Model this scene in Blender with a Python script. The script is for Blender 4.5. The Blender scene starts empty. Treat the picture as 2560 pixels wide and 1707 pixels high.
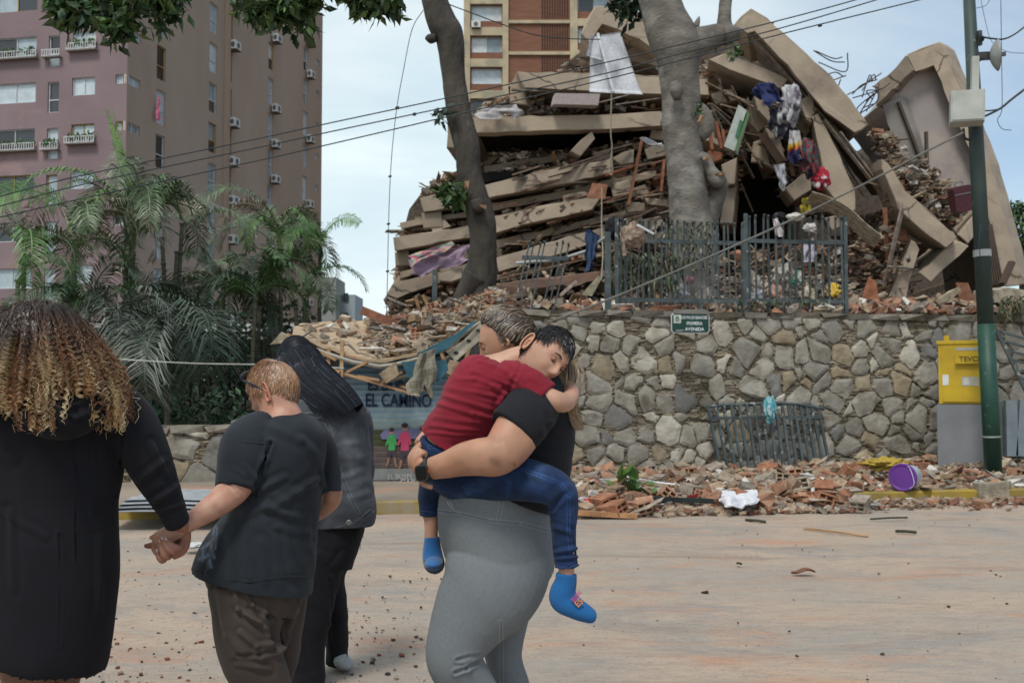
import bpy, math, random
import numpy as np
from mathutils import Vector, Matrix
random.seed(7); RNG = np.random.default_rng(11)
R = math.radians
SC = bpy.context.scene; COLL = SC.collection
# ---------------------------------------------------------------- camera
F = 2489.0; PITCH = R(2.45); CAM = np.array([0.0, 0.0, 1.4])
cd = bpy.data.cameras.new('camera'); cam = bpy.data.objects.new('camera', cd); COLL.objects.link(cam)
cd.sensor_width = 36; cd.lens = F / 2560 * 36; cd.clip_start = 0.05; cd.clip_end = 3000
cam.location = CAM; cam.rotation_euler = (R(90) + PITCH, 0, 0); SC.camera = cam
cd.dof.use_dof = True; cd.dof.focus_distance = 3.6; cd.dof.aperture_fstop = 7.0
# ---------------------------------------------------------------- sky and sun
SUN_EL, SUN_AZ = R(58), R(200)
w = bpy.data.worlds.new('World'); SC.world = w; w.use_nodes = True
nt = w.node_tree; nt.nodes.clear(); N = nt.nodes.new; L = nt.links.new
out = N('ShaderNodeOutputWorld'); mix = N('ShaderNodeMixShader'); b1 = N('ShaderNodeBackground'); b2 = N('ShaderNodeBackground')
sky = N('ShaderNodeTexSky'); sky.sky_type = 'NISHITA'; sky.sun_disc = False; sky.sun_elevation = SUN_EL; sky.sun_rotation = SUN_AZ
L(sky.outputs[0], b1.inputs[0]); b1.inputs[1].default_value = 0.10
tc = N('ShaderNodeTexCoord'); mp = N('ShaderNodeMapping'); mp.inputs['Scale'].default_value = (1.6, 1.6, 5.0); mp.inputs['Location'].default_value = (0.35, 0.1, 0.2)
no = N('ShaderNodeTexNoise'); no.inputs['Scale'].default_value = 1.3; no.inputs['Detail'].default_value = 7; no.inputs['Roughness'].default_value = 0.55; no.inputs['Distortion'].default_value = 0.6
L(tc.outputs['Generated'], mp.inputs[0]); L(mp.outputs[0], no.inputs[0])
cr = N('ShaderNodeValToRGB'); cr.color_ramp.elements[0].position = 0.36; cr.color_ramp.elements[0].color = (0.66,)*3 + (1,)
cr.color_ramp.elements[1].position = 0.60; cr.color_ramp.elements[1].color = (0.97,)*3 + (1,)
L(no.outputs[0], cr.inputs[0])
sp = N('ShaderNodeSeparateXYZ'); L(tc.outputs['Generated'], sp.inputs[0])      # clouds thin out to the right of the view
mr = N('ShaderNodeMapRange'); mr.inputs[1].default_value = 0.05; mr.inputs[2].default_value = 0.55; mr.inputs[3].default_value = 0.0; mr.inputs[4].default_value = 0.62
L(sp.outputs['X'], mr.inputs[0])
sb = N('ShaderNodeMath'); sb.operation = 'SUBTRACT'; sb.use_clamp = True; L(cr.outputs[0], sb.inputs[0]); L(mr.outputs[0], sb.inputs[1])
n2 = N('ShaderNodeTexNoise'); n2.inputs['Scale'].default_value = 2.2; n2.inputs['Detail'].default_value = 5; L(mp.outputs[0], n2.inputs[0])
c2 = N('ShaderNodeValToRGB'); c2.color_ramp.elements[0].color = (0.62, 0.75, 0.79, 1); c2.color_ramp.elements[1].color = (0.80, 0.88, 0.88, 1)
c2.color_ramp.elements[0].position = .35; c2.color_ramp.elements[1].position = .62
L(n2.outputs[0], c2.inputs[0]); L(c2.outputs[0], b2.inputs[0]); b2.inputs[1].default_value = 0.86
L(sb.outputs[0], mix.inputs[0]); L(b1.outputs[0], mix.inputs[1]); L(b2.outputs[0], mix.inputs[2]); L(mix.outputs[0], out.inputs[0])
sl = bpy.data.lights.new('sun', 'SUN'); sl.energy = 1.7; sl.angle = R(14); sl.color = (1, 0.95, 0.88)
so = bpy.data.objects.new('sun', sl); COLL.objects.link(so)
_d = Vector((math.sin(SUN_AZ) * math.cos(SUN_EL), math.cos(SUN_AZ) * math.cos(SUN_EL), math.sin(SUN_EL)))
so.rotation_euler = _d.to_track_quat('Z', 'Y').to_euler()
SC.view_settings.view_transform = 'Standard'; SC.view_settings.look = 'None'; SC.view_settings.gamma = 1; SC.view_settings.exposure = 0.50
SC.view_settings.use_curve_mapping = False
SC.cycles.max_bounces = 6; SC.cycles.diffuse_bounces = 3; SC.cycles.transparent_max_bounces = 8
# ---------------------------------------------------------------- helpers
def P(u, v, Y):
    x = (u - 1280) / F; y = (853.5 - v) / F; c, s = math.cos(PITCH), math.sin(PITCH)
    d = np.array([x, c - y * s, s + y * c]); return CAM + d * (Y / d[1])
def UV(p):
    q = np.asarray(p) - CAM; c, s = math.cos(PITCH), math.sin(PITCH)
    zc = q[..., 1] * c + q[..., 2] * s; yc = -q[..., 1] * s + q[..., 2] * c
    return np.stack([1280 + F * q[..., 0] / zc, 853.5 - F * yc / zc], -1)
def PZ(u, v, z=0.0):                     # the point of the level z seen at a pixel
    x = (u - 1280) / F; y = (853.5 - v) / F; c, s = math.cos(PITCH), math.sin(PITCH)
    d = np.array([x, c - y * s, s + y * c]); return CAM + d * ((z - CAM[2]) / d[2])
def nrm(a): a = np.asarray(a, float); return a / (np.linalg.norm(a) + 1e-12)
def _h(i, j, k):
    n = (i * 374761393 + j * 668265263 + k * 2147483647) & 0xffffffff
    n = ((n ^ (n >> 13)) * 1274126177) & 0xffffffff
    return ((n ^ (n >> 16)) & 0xffff) / 65535.0
def vn(p):                               # vectorised value noise, -1..1
    p = np.asarray(p, float); i = np.floor(p).astype(np.int64); f = p - i; f = f * f * (3 - 2 * f); r = 0
    for a in (0, 1):
        for b in (0, 1):
            for c in (0, 1):
                wgt = (f[..., 0] if a else 1 - f[..., 0]) * (f[..., 1] if b else 1 - f[..., 1]) * (f[..., 2] if c else 1 - f[..., 2])
                r = r + wgt * _h(i[..., 0] + a, i[..., 1] + b, i[..., 2] + c)
    return r * 2 - 1
def fbm(p, o=4):
    r = 0; a = 1; p = np.asarray(p, float)
    for k in range(o): r = r + a * vn(p * 2 ** k + 17.3 * k); a *= .5
    return r
ORG = {}
class MB:
    def __init__(s): s.V = []; s.F = []; s.C = []; s.n = 0; s.any = False; s.FF = []
    def add(s, V, Fs, col=None):
        V = np.asarray(V, float).reshape(-1, 3); s.V.append(V)
        if isinstance(Fs, np.ndarray): s.F.append(Fs + s.n); s.FF.append([Fs])
        else:
            by = {}
            for f in Fs: by.setdefault(len(f), []).append(f)
            for k in by: s.F.append(np.array(by[k], int) + s.n)
            s.FF.append([np.array(by[k], int) for k in by])
        if col is None: c = np.ones((len(V), 3))
        else:
            c = np.asarray(col, float); c = np.broadcast_to(c, (len(V), 3)); s.any = True
        s.C.append(c); s.n += len(V); return s
    def empty(s): return s.n == 0
BOXF = np.array([[0, 1, 3, 2], [4, 6, 7, 5], [0, 4, 5, 1], [2, 3, 7, 6], [0, 2, 6, 4], [1, 5, 7, 3]])
BOXV = np.array([[x, y, z] for x in (-.5, .5) for y in (-.5, .5) for z in (-.5, .5)])
def rotm(rx=0, ry=0, rz=0):
    return np.array((Matrix.Rotation(rz, 3, 'Z') @ Matrix.Rotation(ry, 3, 'Y') @ Matrix.Rotation(rx, 3, 'X')))
def box(mb, c, size, rot=None, col=None, jit=0):
    V = BOXV * np.asarray(size)
    if jit: V = V + RNG.normal(0, jit, V.shape) * np.asarray(size)
    if rot is not None: V = V @ rot.T
    mb.add(V + np.asarray(c), BOXF, col)
def bar(mb, a, b, w, h=None, col=None, up=(0, 0, 1)):
    a = np.asarray(a, float); b = np.asarray(b, float); t = nrm(b - a); s = np.cross(t, up)
    if np.linalg.norm(s) < 1e-3: s = np.cross(t, (0, 1, 0))
    s = nrm(s); q = np.cross(s, t); h = h or w; V = BOXV * (w, np.linalg.norm(b - a), h)
    V = V @ np.array([s, t, q]); mb.add(V + (a + b) / 2, BOXF, col)
def boxes(mb, C, S, Rm, col, jit=0.0):
    n = len(C); V = BOXV[None] * S[:, None, :]
    if jit: V = V + RNG.normal(0, jit, V.shape) * S[:, None, :]
    V = np.einsum('nij,nkj->nki', Rm, V) + C[:, None, :]
    Fs = (BOXF[None] + 8 * np.arange(n)[:, None, None]).reshape(-1, 4)
    mb.add(V.reshape(-1, 3), Fs, np.repeat(col, 8, 0))
def rand_rot(n, tilt=3.14, az=3.14):
    a = RNG.uniform(-az, az, n); b = RNG.normal(0, tilt, n); c = RNG.normal(0, tilt, n)
    ca, sa, cb, sb_, cc, sc = np.cos(a), np.sin(a), np.cos(b), np.sin(b), np.cos(c), np.sin(c)
    Z = np.zeros((n, 3, 3)); Z[:, 0, 0] = ca; Z[:, 0, 1] = -sa; Z[:, 1, 0] = sa; Z[:, 1, 1] = ca; Z[:, 2, 2] = 1
    Xm = np.zeros((n, 3, 3)); Xm[:, 0, 0] = 1; Xm[:, 1, 1] = cb; Xm[:, 1, 2] = -sb_; Xm[:, 2, 1] = sb_; Xm[:, 2, 2] = cb
    Ym = np.zeros((n, 3, 3)); Ym[:, 1, 1] = 1; Ym[:, 0, 0] = cc; Ym[:, 0, 2] = sc; Ym[:, 2, 0] = -sc; Ym[:, 2, 2] = cc
    return Ym @ Xm @ Z
def crom(pts, m):
    p = np.asarray(pts, float); n = len(p)
    if n == 2: return p[0] + (p[1] - p[0]) * np.linspace(0, 1, m + 1)[:, None]
    q = np.vstack([2 * p[0] - p[1], p, 2 * p[-1] - p[-2]]); o = []
    for i in range(n - 1):
        a, b, c, d = q[i:i + 4]
        for t in np.linspace(0, 1, m, endpoint=False):
            o.append(.5 * (2 * b + (c - a) * t + (2 * a - 5 * b + 4 * c - d) * t * t + (3 * b - a - 3 * c + d) * t ** 3))
    o.append(p[-1]); return np.array(o)
def ringloft(mb, rings, col=None, cap=True):
    rings = np.asarray(rings); m, n, _ = rings.shape; V = rings.reshape(-1, 3)
    i = np.arange(m - 1)[:, None] * n; j = np.arange(n)[None]; k = (np.arange(n)[None] + 1) % n
    Fs = np.stack([i + j, i + k, i + n + k, i + n + j], -1).reshape(-1, 4)
    if not cap: mb.add(V, Fs, col); return
    c0, c1 = rings[0].mean(0), rings[-1].mean(0); V = np.vstack([V, c0, c1])
    t = [(k_ + 1 if k_ + 1 < n else 0, k_, m * n) for k_ in range(n)] + [((m - 1) * n + k_, (m - 1) * n + (k_ + 1) % n, m * n + 1) for k_ in range(n)]
    if col is not None and np.ndim(col) == 2: col = np.vstack([col, col[:1], col[-1:]])
    mb.add(V, [tuple(f) for f in Fs.tolist()] + t, col)
def tube(mb, pts, r, n=8, m=0, col=None):
    pts = np.asarray(pts, float)
    if m: 
        rr = np.broadcast_to(np.asarray(r, float), (len(pts),)); q = crom(np.column_stack([pts, rr]), m); pts, r = q[:, :3], q[:, 3]
    r = np.broadcast_to(np.asarray(r, float), (len(pts),)); T = np.gradient(pts, axis=0); a = np.linspace(0, 2 * np.pi, n, endpoint=False)
    up = np.array([0, 0, 1.0]) if abs(nrm(T[0])[2]) < .9 else np.array([0, 1.0, 0]); rings = []
    for p, t, q in zip(pts, T, r):
        t = nrm(t); s = nrm(np.cross(t, up)); u2 = np.cross(s, t); up = u2
        rings.append(p + q * (np.cos(a)[:, None] * s + np.sin(a)[:, None] * u2))
    ringloft(mb, rings, col)
def prism(mb, front, vec, col=None, inset=0.0):
    A = np.asarray(front, float); n = len(A); vec = np.asarray(vec, float)
    if inset:
        c = A.mean(0); d = c - A; d = d / (np.linalg.norm(d, axis=1)[:, None] + 1e-9); A0 = A + d * inset; A1 = A + nrm(vec) * inset
        V = np.vstack([A0, A1, A + vec]); k = 3
    else: V = np.vstack([A, A + vec]); k = 2
    Fs = [tuple(range(n))[::-1], tuple(range((k - 1) * n, k * n))]
    for q in range(k - 1):
        for i in range(n): j = (i + 1) % n; Fs.append((q * n + i, q * n + j, (q + 1) * n + j, (q + 1) * n + i))
    mb.add(V, Fs, col)
def sheet(mb, G, th=0.01, col=None):
    G = np.asarray(G); a, b, _ = G.shape; du = np.gradient(G, axis=0); dv = np.gradient(G, axis=1); nn = np.cross(du, dv); nn /= np.linalg.norm(nn, axis=-1)[..., None] + 1e-9
    V = np.vstack([G.reshape(-1, 3), (G + nn * th).reshape(-1, 3)]); i = np.arange(a - 1)[:, None] * b; j = np.arange(b - 1)[None]
    q = np.stack([i + j, i + j + 1, i + b + j + 1, i + b + j], -1).reshape(-1, 4); o = a * b
    e = list(range(b)) + [x * b + b - 1 for x in range(1, a)] + [(a - 1) * b + x for x in range(b - 2, -1, -1)] + [x * b for x in range(a - 2, 0, -1)]
    s = [(e[k], e[(k + 1) % len(e)], e[(k + 1) % len(e)] + o, e[k] + o) for k in range(len(e))]
    if col is not None and np.ndim(col) == 3: col = np.vstack([col.reshape(-1, 3)] * 2)
    mb.add(V, np.vstack([q, q[:, ::-1] + o, np.array(s)]), col)
def tag(o, label=None, cat=None, group=None, kind=None):
    if label: o['label'] = label
    if cat: o['category'] = cat
    if group: o['group'] = group
    if kind: o['kind'] = kind
    return o
def emit(name, mb, m, parent=None, smooth=False, org=None):
    V = np.vstack(mb.V)
    if parent is not None: o_ = ORG[parent.name]
    else: o_ = np.array(org) if org is not None else np.array([(V[:, 0].min() + V[:, 0].max()) / 2, (V[:, 1].min() + V[:, 1].max()) / 2, V[:, 2].min()])
    me = bpy.data.meshes.new(name); me.vertices.add(len(V)); me.vertices.foreach_set('co', (V - o_).ravel())
    tot = np.concatenate([np.full(len(f), f.shape[1]) for f in mb.F]); idx = np.concatenate([f.ravel() for f in mb.F])
    me.loops.add(len(idx)); me.loops.foreach_set('vertex_index', idx.astype(np.int32)); me.polygons.add(len(tot))
    st = np.concatenate([[0], np.cumsum(tot)[:-1]]); me.polygons.foreach_set('loop_start', st.astype(np.int32)); me.polygons.foreach_set('loop_total', tot.astype(np.int32))
    me.update(calc_edges=True); me.validate()
    if mb.any:
        ca = me.color_attributes.new('Col', 'FLOAT_COLOR', 'POINT'); c = np.ones((len(V), 4)); c[:, :3] = np.vstack(mb.C); ca.data.foreach_set('color', c.ravel())
    me.polygons.foreach_set('use_smooth', np.full(len(me.polygons), bool(smooth)))
    if m: me.materials.append(m)
    ob = bpy.data.objects.new(name, me); COLL.objects.link(ob)
    if parent is not None: ob.parent = parent
    else: ob.location = o_
    ORG[ob.name] = o_; return ob
def emit_each(name, mb, m, parent=None, smooth=False):      # one object for every shape collected
    for V, Fs, c, k in zip(mb.V, mb.FF, mb.C, range(len(mb.V))):
        q = MB(); q.V = [V]; q.F = Fs; q.C = [c]; q.n = len(V); q.any = mb.any; o = emit(name, q, m, parent, smooth)
    return o
def thing(name, label, cat, loc, group=None):
    o = bpy.data.objects.new(name, None); COLL.objects.link(o); o.location = loc; o.empty_display_size = .2
    ORG[o.name] = np.array(loc, float); return tag(o, label, cat, group)
MATS = {}
def mat(name, c1, c2=None, rough=.85, sc=4., bump=.15, bs=40., vcol=False, metal=0., detail=6, c3=None, sc3=.8, f3=(.5, .62), bd=.01, stretch=(1, 1, 1), sheen=0, sss=0, spec=.35, split=(.35, .65), crack=0):
    if name in MATS: return MATS[name]
    m = bpy.data.materials.new(name); m.use_nodes = True; t = m.node_tree; t.nodes.clear(); N = t.nodes.new; L = t.links.new
    o = N('ShaderNodeOutputMaterial'); b = N('ShaderNodeBsdfPrincipled'); L(b.outputs[0], o.inputs[0])
    tc = N('ShaderNodeTexCoord'); mp = N('ShaderNodeMapping'); mp.inputs['Scale'].default_value = stretch; L(tc.outputs['Object'], mp.inputs[0])
    c2 = c2 or tuple(x * .72 for x in c1)
    n = N('ShaderNodeTexNoise'); n.inputs['Scale'].default_value = sc; n.inputs['Detail'].default_value = detail; L(mp.outputs[0], n.inputs[0])
    r = N('ShaderNodeValToRGB'); r.color_ramp.elements[0].color = (*c2, 1); r.color_ramp.elements[1].color = (*c1, 1); r.color_ramp.elements[0].position = split[0]; r.color_ramp.elements[1].position = split[1]
    L(n.outputs[0], r.inputs[0]); col = r.outputs[0]
    if c3:
        n3 = N('ShaderNodeTexNoise'); n3.inputs['Scale'].default_value = sc3; n3.inputs['Detail'].default_value = 8; n3.inputs['Roughness'].default_value = .6; L(mp.outputs[0], n3.inputs[0])
        q = N('ShaderNodeMapRange'); q.inputs[1].default_value, q.inputs[2].default_value = f3; L(n3.outputs[0], q.inputs[0])
        mx = N('ShaderNodeMix'); mx.data_type = 'RGBA'; L(q.outputs[0], mx.inputs[0]); L(col, mx.inputs[6]); mx.inputs[7].default_value = (*c3, 1); col = mx.outputs[2]
    if crack:
        w_ = N('ShaderNodeTexNoise'); w_.inputs['Scale'].default_value = 2.5; w_.inputs['Detail'].default_value = 6; L(mp.outputs[0], w_.inputs[0]); ad = N('ShaderNodeMix'); ad.data_type = 'VECTOR'; ad.inputs[0].default_value = .25; L(mp.outputs[0], ad.inputs[4]); L(w_.outputs['Color'], ad.inputs[5])
        vo = N('ShaderNodeTexVoronoi'); vo.feature = 'DISTANCE_TO_EDGE'; vo.inputs['Scale'].default_value = crack; L(ad.outputs[1], vo.inputs['Vector']); q = N('ShaderNodeMapRange'); q.inputs[1].default_value = .004; q.inputs[2].default_value = .022; q.inputs[3].default_value = .85; q.inputs[4].default_value = 0; L(vo.outputs['Distance'], q.inputs[0])
        gm = N('ShaderNodeTexNoise'); gm.inputs['Scale'].default_value = .7; L(mp.outputs[0], gm.inputs[0]); qg = N('ShaderNodeMapRange'); qg.inputs[1].default_value = .48; qg.inputs[2].default_value = .56; L(gm.outputs[0], qg.inputs[0]); mm = N('ShaderNodeMath'); mm.operation = 'MULTIPLY'; L(q.outputs[0], mm.inputs[0]); L(qg.outputs[0], mm.inputs[1])
        mx = N('ShaderNodeMix'); mx.data_type = 'RGBA'; L(mm.outputs[0], mx.inputs[0]); L(col, mx.inputs[6]); mx.inputs[7].default_value = (.06, .045, .035, 1); col = mx.outputs[2]
    if vcol:
        a = N('ShaderNodeAttribute'); a.attribute_name = 'Col'; mx = N('ShaderNodeMix'); mx.data_type = 'RGBA'; mx.blend_type = 'MULTIPLY'; mx.inputs[0].default_value = 1
        L(col, mx.inputs[6]); L(a.outputs['Color'], mx.inputs[7]); col = mx.outputs[2]
    L(col, b.inputs['Base Color']); b.inputs['Roughness'].default_value = rough; b.inputs['Metallic'].default_value = metal; b.inputs['Specular IOR Level'].default_value = spec
    if sheen: b.inputs['Sheen Weight'].default_value = sheen; b.inputs['Sheen Roughness'].default_value = .6
    if sss: b.inputs['Subsurface Weight'].default_value = sss; b.inputs['Subsurface Radius'].default_value = (.012, .004, .002); b.inputs['Subsurface Scale'].default_value = 1
    if bump:
        nb = N('ShaderNodeTexNoise'); nb.inputs['Scale'].default_value = bs; nb.inputs['Detail'].default_value = 5; L(mp.outputs[0], nb.inputs[0])
        bb = N('ShaderNodeBump'); bb.inputs['Strength'].default_value = min(1, bump * 2); bb.inputs['Distance'].default_value = bd; L(nb.outputs[0], bb.inputs['Height']); L(bb.outputs[0], b.inputs['Normal'])
    MATS[name] = m; return m
W1 = (1, 1, 1); W8 = (.8, .8, .8)
def text_mesh(mb, txt, origin, xdir, updir, size, depth=.004, sx=1.0, align='CENTER', bold=0.0):
    cu = bpy.data.curves.new('t', 'FONT'); cu.body = txt; cu.size = 1; cu.align_x = align; cu.extrude = depth / size; cu.offset = bold
    ob = bpy.data.objects.new('t', cu); COLL.objects.link(ob); dg = bpy.context.evaluated_depsgraph_get(); me = bpy.data.meshes.new_from_object(ob.evaluated_get(dg))
    V = np.array([v.co[:] for v in me.vertices]); Fs = [tuple(p.vertices) for p in me.polygons]
    bpy.data.objects.remove(ob); bpy.data.curves.remove(cu); bpy.data.meshes.remove(me)
    x = nrm(xdir); up = nrm(updir); nz = np.cross(x, up)
    mb.add(np.asarray(origin) + size * (V[:, :1] * x * sx + V[:, 1:2] * up + V[:, 2:3] * nz), Fs)
# ================================================================ SETTING
M_conc = mat('ruin concrete', (.405, .325, .245), (.31, .25, .19), sc=1.2, bump=.3, bs=18, c3=(.2, .16, .125), sc3=1.1, f3=(.50, .74), bd=.012, vcol=True, crack=.9)
M_ceil = mat('painted ceiling', (.62, .63, .57), (.42, .42, .38), sc=2, c3=(.3, .22, .15), sc3=1.5, vcol=True)
M_rub = mat('rubble mix', W1, (.55, .52, .5), sc=9, bump=.3, bs=45, vcol=True, bd=.02)
M_metal = mat('painted blue grey iron', (.065, .085, .088), (.035, .045, .047), sc=6, rough=.45, c3=(.3, .3, .28), sc3=9, f3=(.6, .66), bump=.05, spec=.5)
M_wire = mat('cable black', (.02, .03, .035), rough=.6, bump=0)
M_plain = mat('plain vcol', W1, (.78, .78, .78), sc=7, vcol=True, rough=.75, bump=.1)
M_glass = mat('window glass', W1, (.8, .8, .8), sc=2, vcol=True, rough=.12, bump=0, spec=.8)
M_white = mat('white paint', (.75, .77, .78), (.5, .52, .54), sc=8, rough=.5, bump=.03)
M_cloth = mat('cloth mix', W1, (.8, .8, .8), sc=20, vcol=True, rough=.95, bump=.2, bs=90)
M_wood = mat('raw timber', (.42, .26, .14), (.26, .15, .08), sc=3, stretch=(1, 1, 8), bump=.15)
M_leaf = mat('leaves', W1, (.6, .6, .6), sc=3, vcol=True, rough=.55, bump=0, spec=.4)
# ---- ground
def kerbY(x): return 10.95 + .166 * x
def wallY(x): return 14.45 + .17 * x
g = MB(); xs = np.array([-900, -200, -60, -20, *np.arange(-8, 12.1, .25), 20, 60, 200, 900.]); t = np.array([*np.linspace(0, 1, 60)])
rows = []
for s_ in t: rows.append(np.column_stack([xs, -6 + s_ * (kerbY(xs) + 6.02), np.zeros_like(xs)]))
rows = [np.column_stack([xs, np.full_like(xs, -300.), np.zeros_like(xs)])] + rows
G = np.array(rows); G[..., 2] = .012 * fbm(G * [.9, .9, 1], 3) * (np.abs(G[..., 0]) < 15)
a, b_, _ = G.shape; i = np.arange(a - 1)[:, None] * b_; j = np.arange(b_ - 1)[None]
g.add(G.reshape(-1, 3), np.stack([i + j, i + j + 1, i + b_ + j + 1, i + b_ + j], -1).reshape(-1, 4))
def road_mat():
    m = bpy.data.materials.new('dusty road'); m.use_nodes = True; t = m.node_tree; N = t.nodes.new; L = t.links.new; b = t.nodes['Principled BSDF']
    tc = N('ShaderNodeTexCoord')
    def noise(sc, st, det=8, ro=.6, dist=0, loc=(0, 0, 0)):
        mp = N('ShaderNodeMapping'); mp.inputs['Scale'].default_value = st; mp.inputs['Location'].default_value = loc; L(tc.outputs['Object'], mp.inputs[0])
        n = N('ShaderNodeTexNoise'); n.inputs['Scale'].default_value = sc; n.inputs['Detail'].default_value = det; n.inputs['Roughness'].default_value = ro; n.inputs['Distortion'].default_value = dist; L(mp.outputs[0], n.inputs[0]); return n.outputs[0]
    def ramp(src, p0, p1):
        r = N('ShaderNodeMapRange'); r.inputs[1].default_value = p0; r.inputs[2].default_value = p1; L(src, r.inputs[0]); return r.outputs[0]
    def mx(f, a, c, k=1.0):
        m_ = N('ShaderNodeMix'); m_.data_type = 'RGBA'
        q = N('ShaderNodeMath'); q.operation = 'MULTIPLY'; L(f, q.inputs[0]); q.inputs[1].default_value = k; L(q.outputs[0], m_.inputs[0])
        if isinstance(a, tuple): m_.inputs[6].default_value = (*a, 1)
        else: L(a, m_.inputs[6])
        m_.inputs[7].default_value = (*c, 1); return m_.outputs[2]
    c = mx(ramp(noise(.55, (1, 1.4, 1)), .40, .60), (.43, .33, .25), (.34, .295, .25))
    c = mx(ramp(noise(.8, (.8, 1.5, 1), 12, .72, 1.0, (3, 1, 0)), .50, .62), c, (.25, .24, .225), .8)
    c = mx(ramp(noise(1.0, (.6, 1.7, 1), 12, .74, .9, (9, 4, 0)), .53, .66), c, (.47, .23, .135), .75)
    c = mx(ramp(noise(5, (.35, 2.2, 1), 8, .7, .3), .56, .74), c, (.41, .36, .31), .5)
    c = mx(ramp(noise(.9, (.5, 2.6, 1), 10, .72, .6, (2, 8, 0)), .55, .68), c, (.16, .10, .07), .45)
    c = mx(ramp(noise(3.2, (.7, 1.5, 1), 12, .75, .8, (7, 2, 3)), .50, .66), c, (.25, .20, .16), .4)
    c = mx(ramp(noise(14, (.5, 1.5, 1), 6, .7, .4, (1, 2, 3)), .5, .62), c, (.23, .185, .15), .35)
    c = mx(ramp(noise(38, (1, 1, 1), 4, .6), .60, .70), c, (.12, .085, .065), .55)
    c = mx(ramp(noise(150, (1, 1, 1), 3, .7, 0, (2, 5, 1)), .45, .62), c, (.20, .165, .14), .38)
    c = mx(ramp(noise(70, (1, 1, 1), 3, .6, 0, (5, 5, 5)), .63, .70), c, (.50, .43, .36), .5)
    L(c, b.inputs['Base Color']); b.inputs['Roughness'].default_value = .9; b.inputs['Specular IOR Level'].default_value = .25
    bm = N('ShaderNodeBump'); bm.inputs['Strength'].default_value = .6; bm.inputs['Distance'].default_value = .02; L(noise(11, (.6, 1.6, 1), 10, .7), bm.inputs['Height']); L(bm.outputs[0], b.inputs['Normal'])
    return m
M_road = road_mat()
tag(emit('road', g, M_road, org=(0, 0, 0)), kind='structure')
g = MB(); k = np.array([-900, *np.arange(-14, 14.1, .3), 900]); rr = [np.column_stack([k, kerbY(k) + .16, np.full_like(k, .135)]), np.column_stack([k, wallY(k) + .6, np.full_like(k, .16)])]
g.add(np.vstack(rr), np.array([[i, i + 1, len(k) + i + 1, len(k) + i] for i in range(len(k) - 1)]))
M_pave = mat('pavement', (.30, .24, .185), (.22, .185, .15), sc=1.5, c3=(.38, .2, .13), sc3=1.3, f3=(.5, .65), bump=.3, bs=20)
tag(emit('pavement', g, M_pave, org=(0, 0, 0)), kind='structure')
g = MB()
prof = np.array([[0, -.05], [.015, .13], [.03, .145], [.15, .145], [.16, .13], [.17, 0]]); kx = np.arange(-20, 20.1, .25)
rings = [np.array([[x, kerbY(x) + p[0] + .012 * vn([x * 2, 1, 0]), p[1] + .006 * vn([x * 3, 0, 2])] for p in prof]) for x in kx]
ringloft(g, rings); M_kerb = mat('worn yellow kerb paint', (.34, .23, .035), (.20, .15, .05), sc=2.5, c3=(.27, .23, .18), sc3=1.6, f3=(.56, .68), bump=.3, bs=25)
tag(emit('kerb', g, M_kerb, org=(0, 0, 0)), kind='structure')
# back ground (street level) and terrace
g = MB(); V = [(-1500, wallY(-1500) * 0 + 14, .1), (-1500, 2500, .1), (1500, 2500, .1), (1500, 16, .1)]; V = np.array([[-1500, 13, .1], [1500, 13, .1], [1500, 2500, .1], [-1500, 2500, .1]], float)
g.add(V, np.array([[0, 1, 2, 3]])); M_soil = mat('soil', (.12, .09, .06), (.07, .055, .04), sc=1.5, bump=.4, bs=12, c3=(.24, .18, .12), sc3=2)
tag(emit('ground', g, M_soil, org=(0, 0, 0)), kind='structure')
g = MB(); TZ = 2.42
xs = np.concatenate([np.arange(-9, 4, .25), np.arange(4, 40, .8)]); ys = np.linspace(0, 1, 70); G = np.zeros((len(ys), len(xs), 3))
for a, s_ in enumerate(ys):
    Y = wallY(xs) + .28 + s_ * 32
    edge = -.4 - .33 * np.clip(Y - 15, 0, 12)              # left slope of the terrace widens backwards
    h = np.clip((xs - edge + 1.6) / 1.8, 0, 1); h = h * h * (3 - 2 * h)
    Z = .02 + (TZ - .08) * h + .7 * np.clip((Y - 19) / 6, 0, 1) * h
    G[a] = np.column_stack([xs, Y, Z])
G[..., 2] += .12 * fbm(G * .8, 3) * np.clip((G[..., 1] - wallY(G[..., 0]) - .5) / 1, 0, 1)
sheet(g, G, .02); tag(emit('terrain', g, M_soil, smooth=True, org=(0, 0, 0)), kind='structure')
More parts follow.
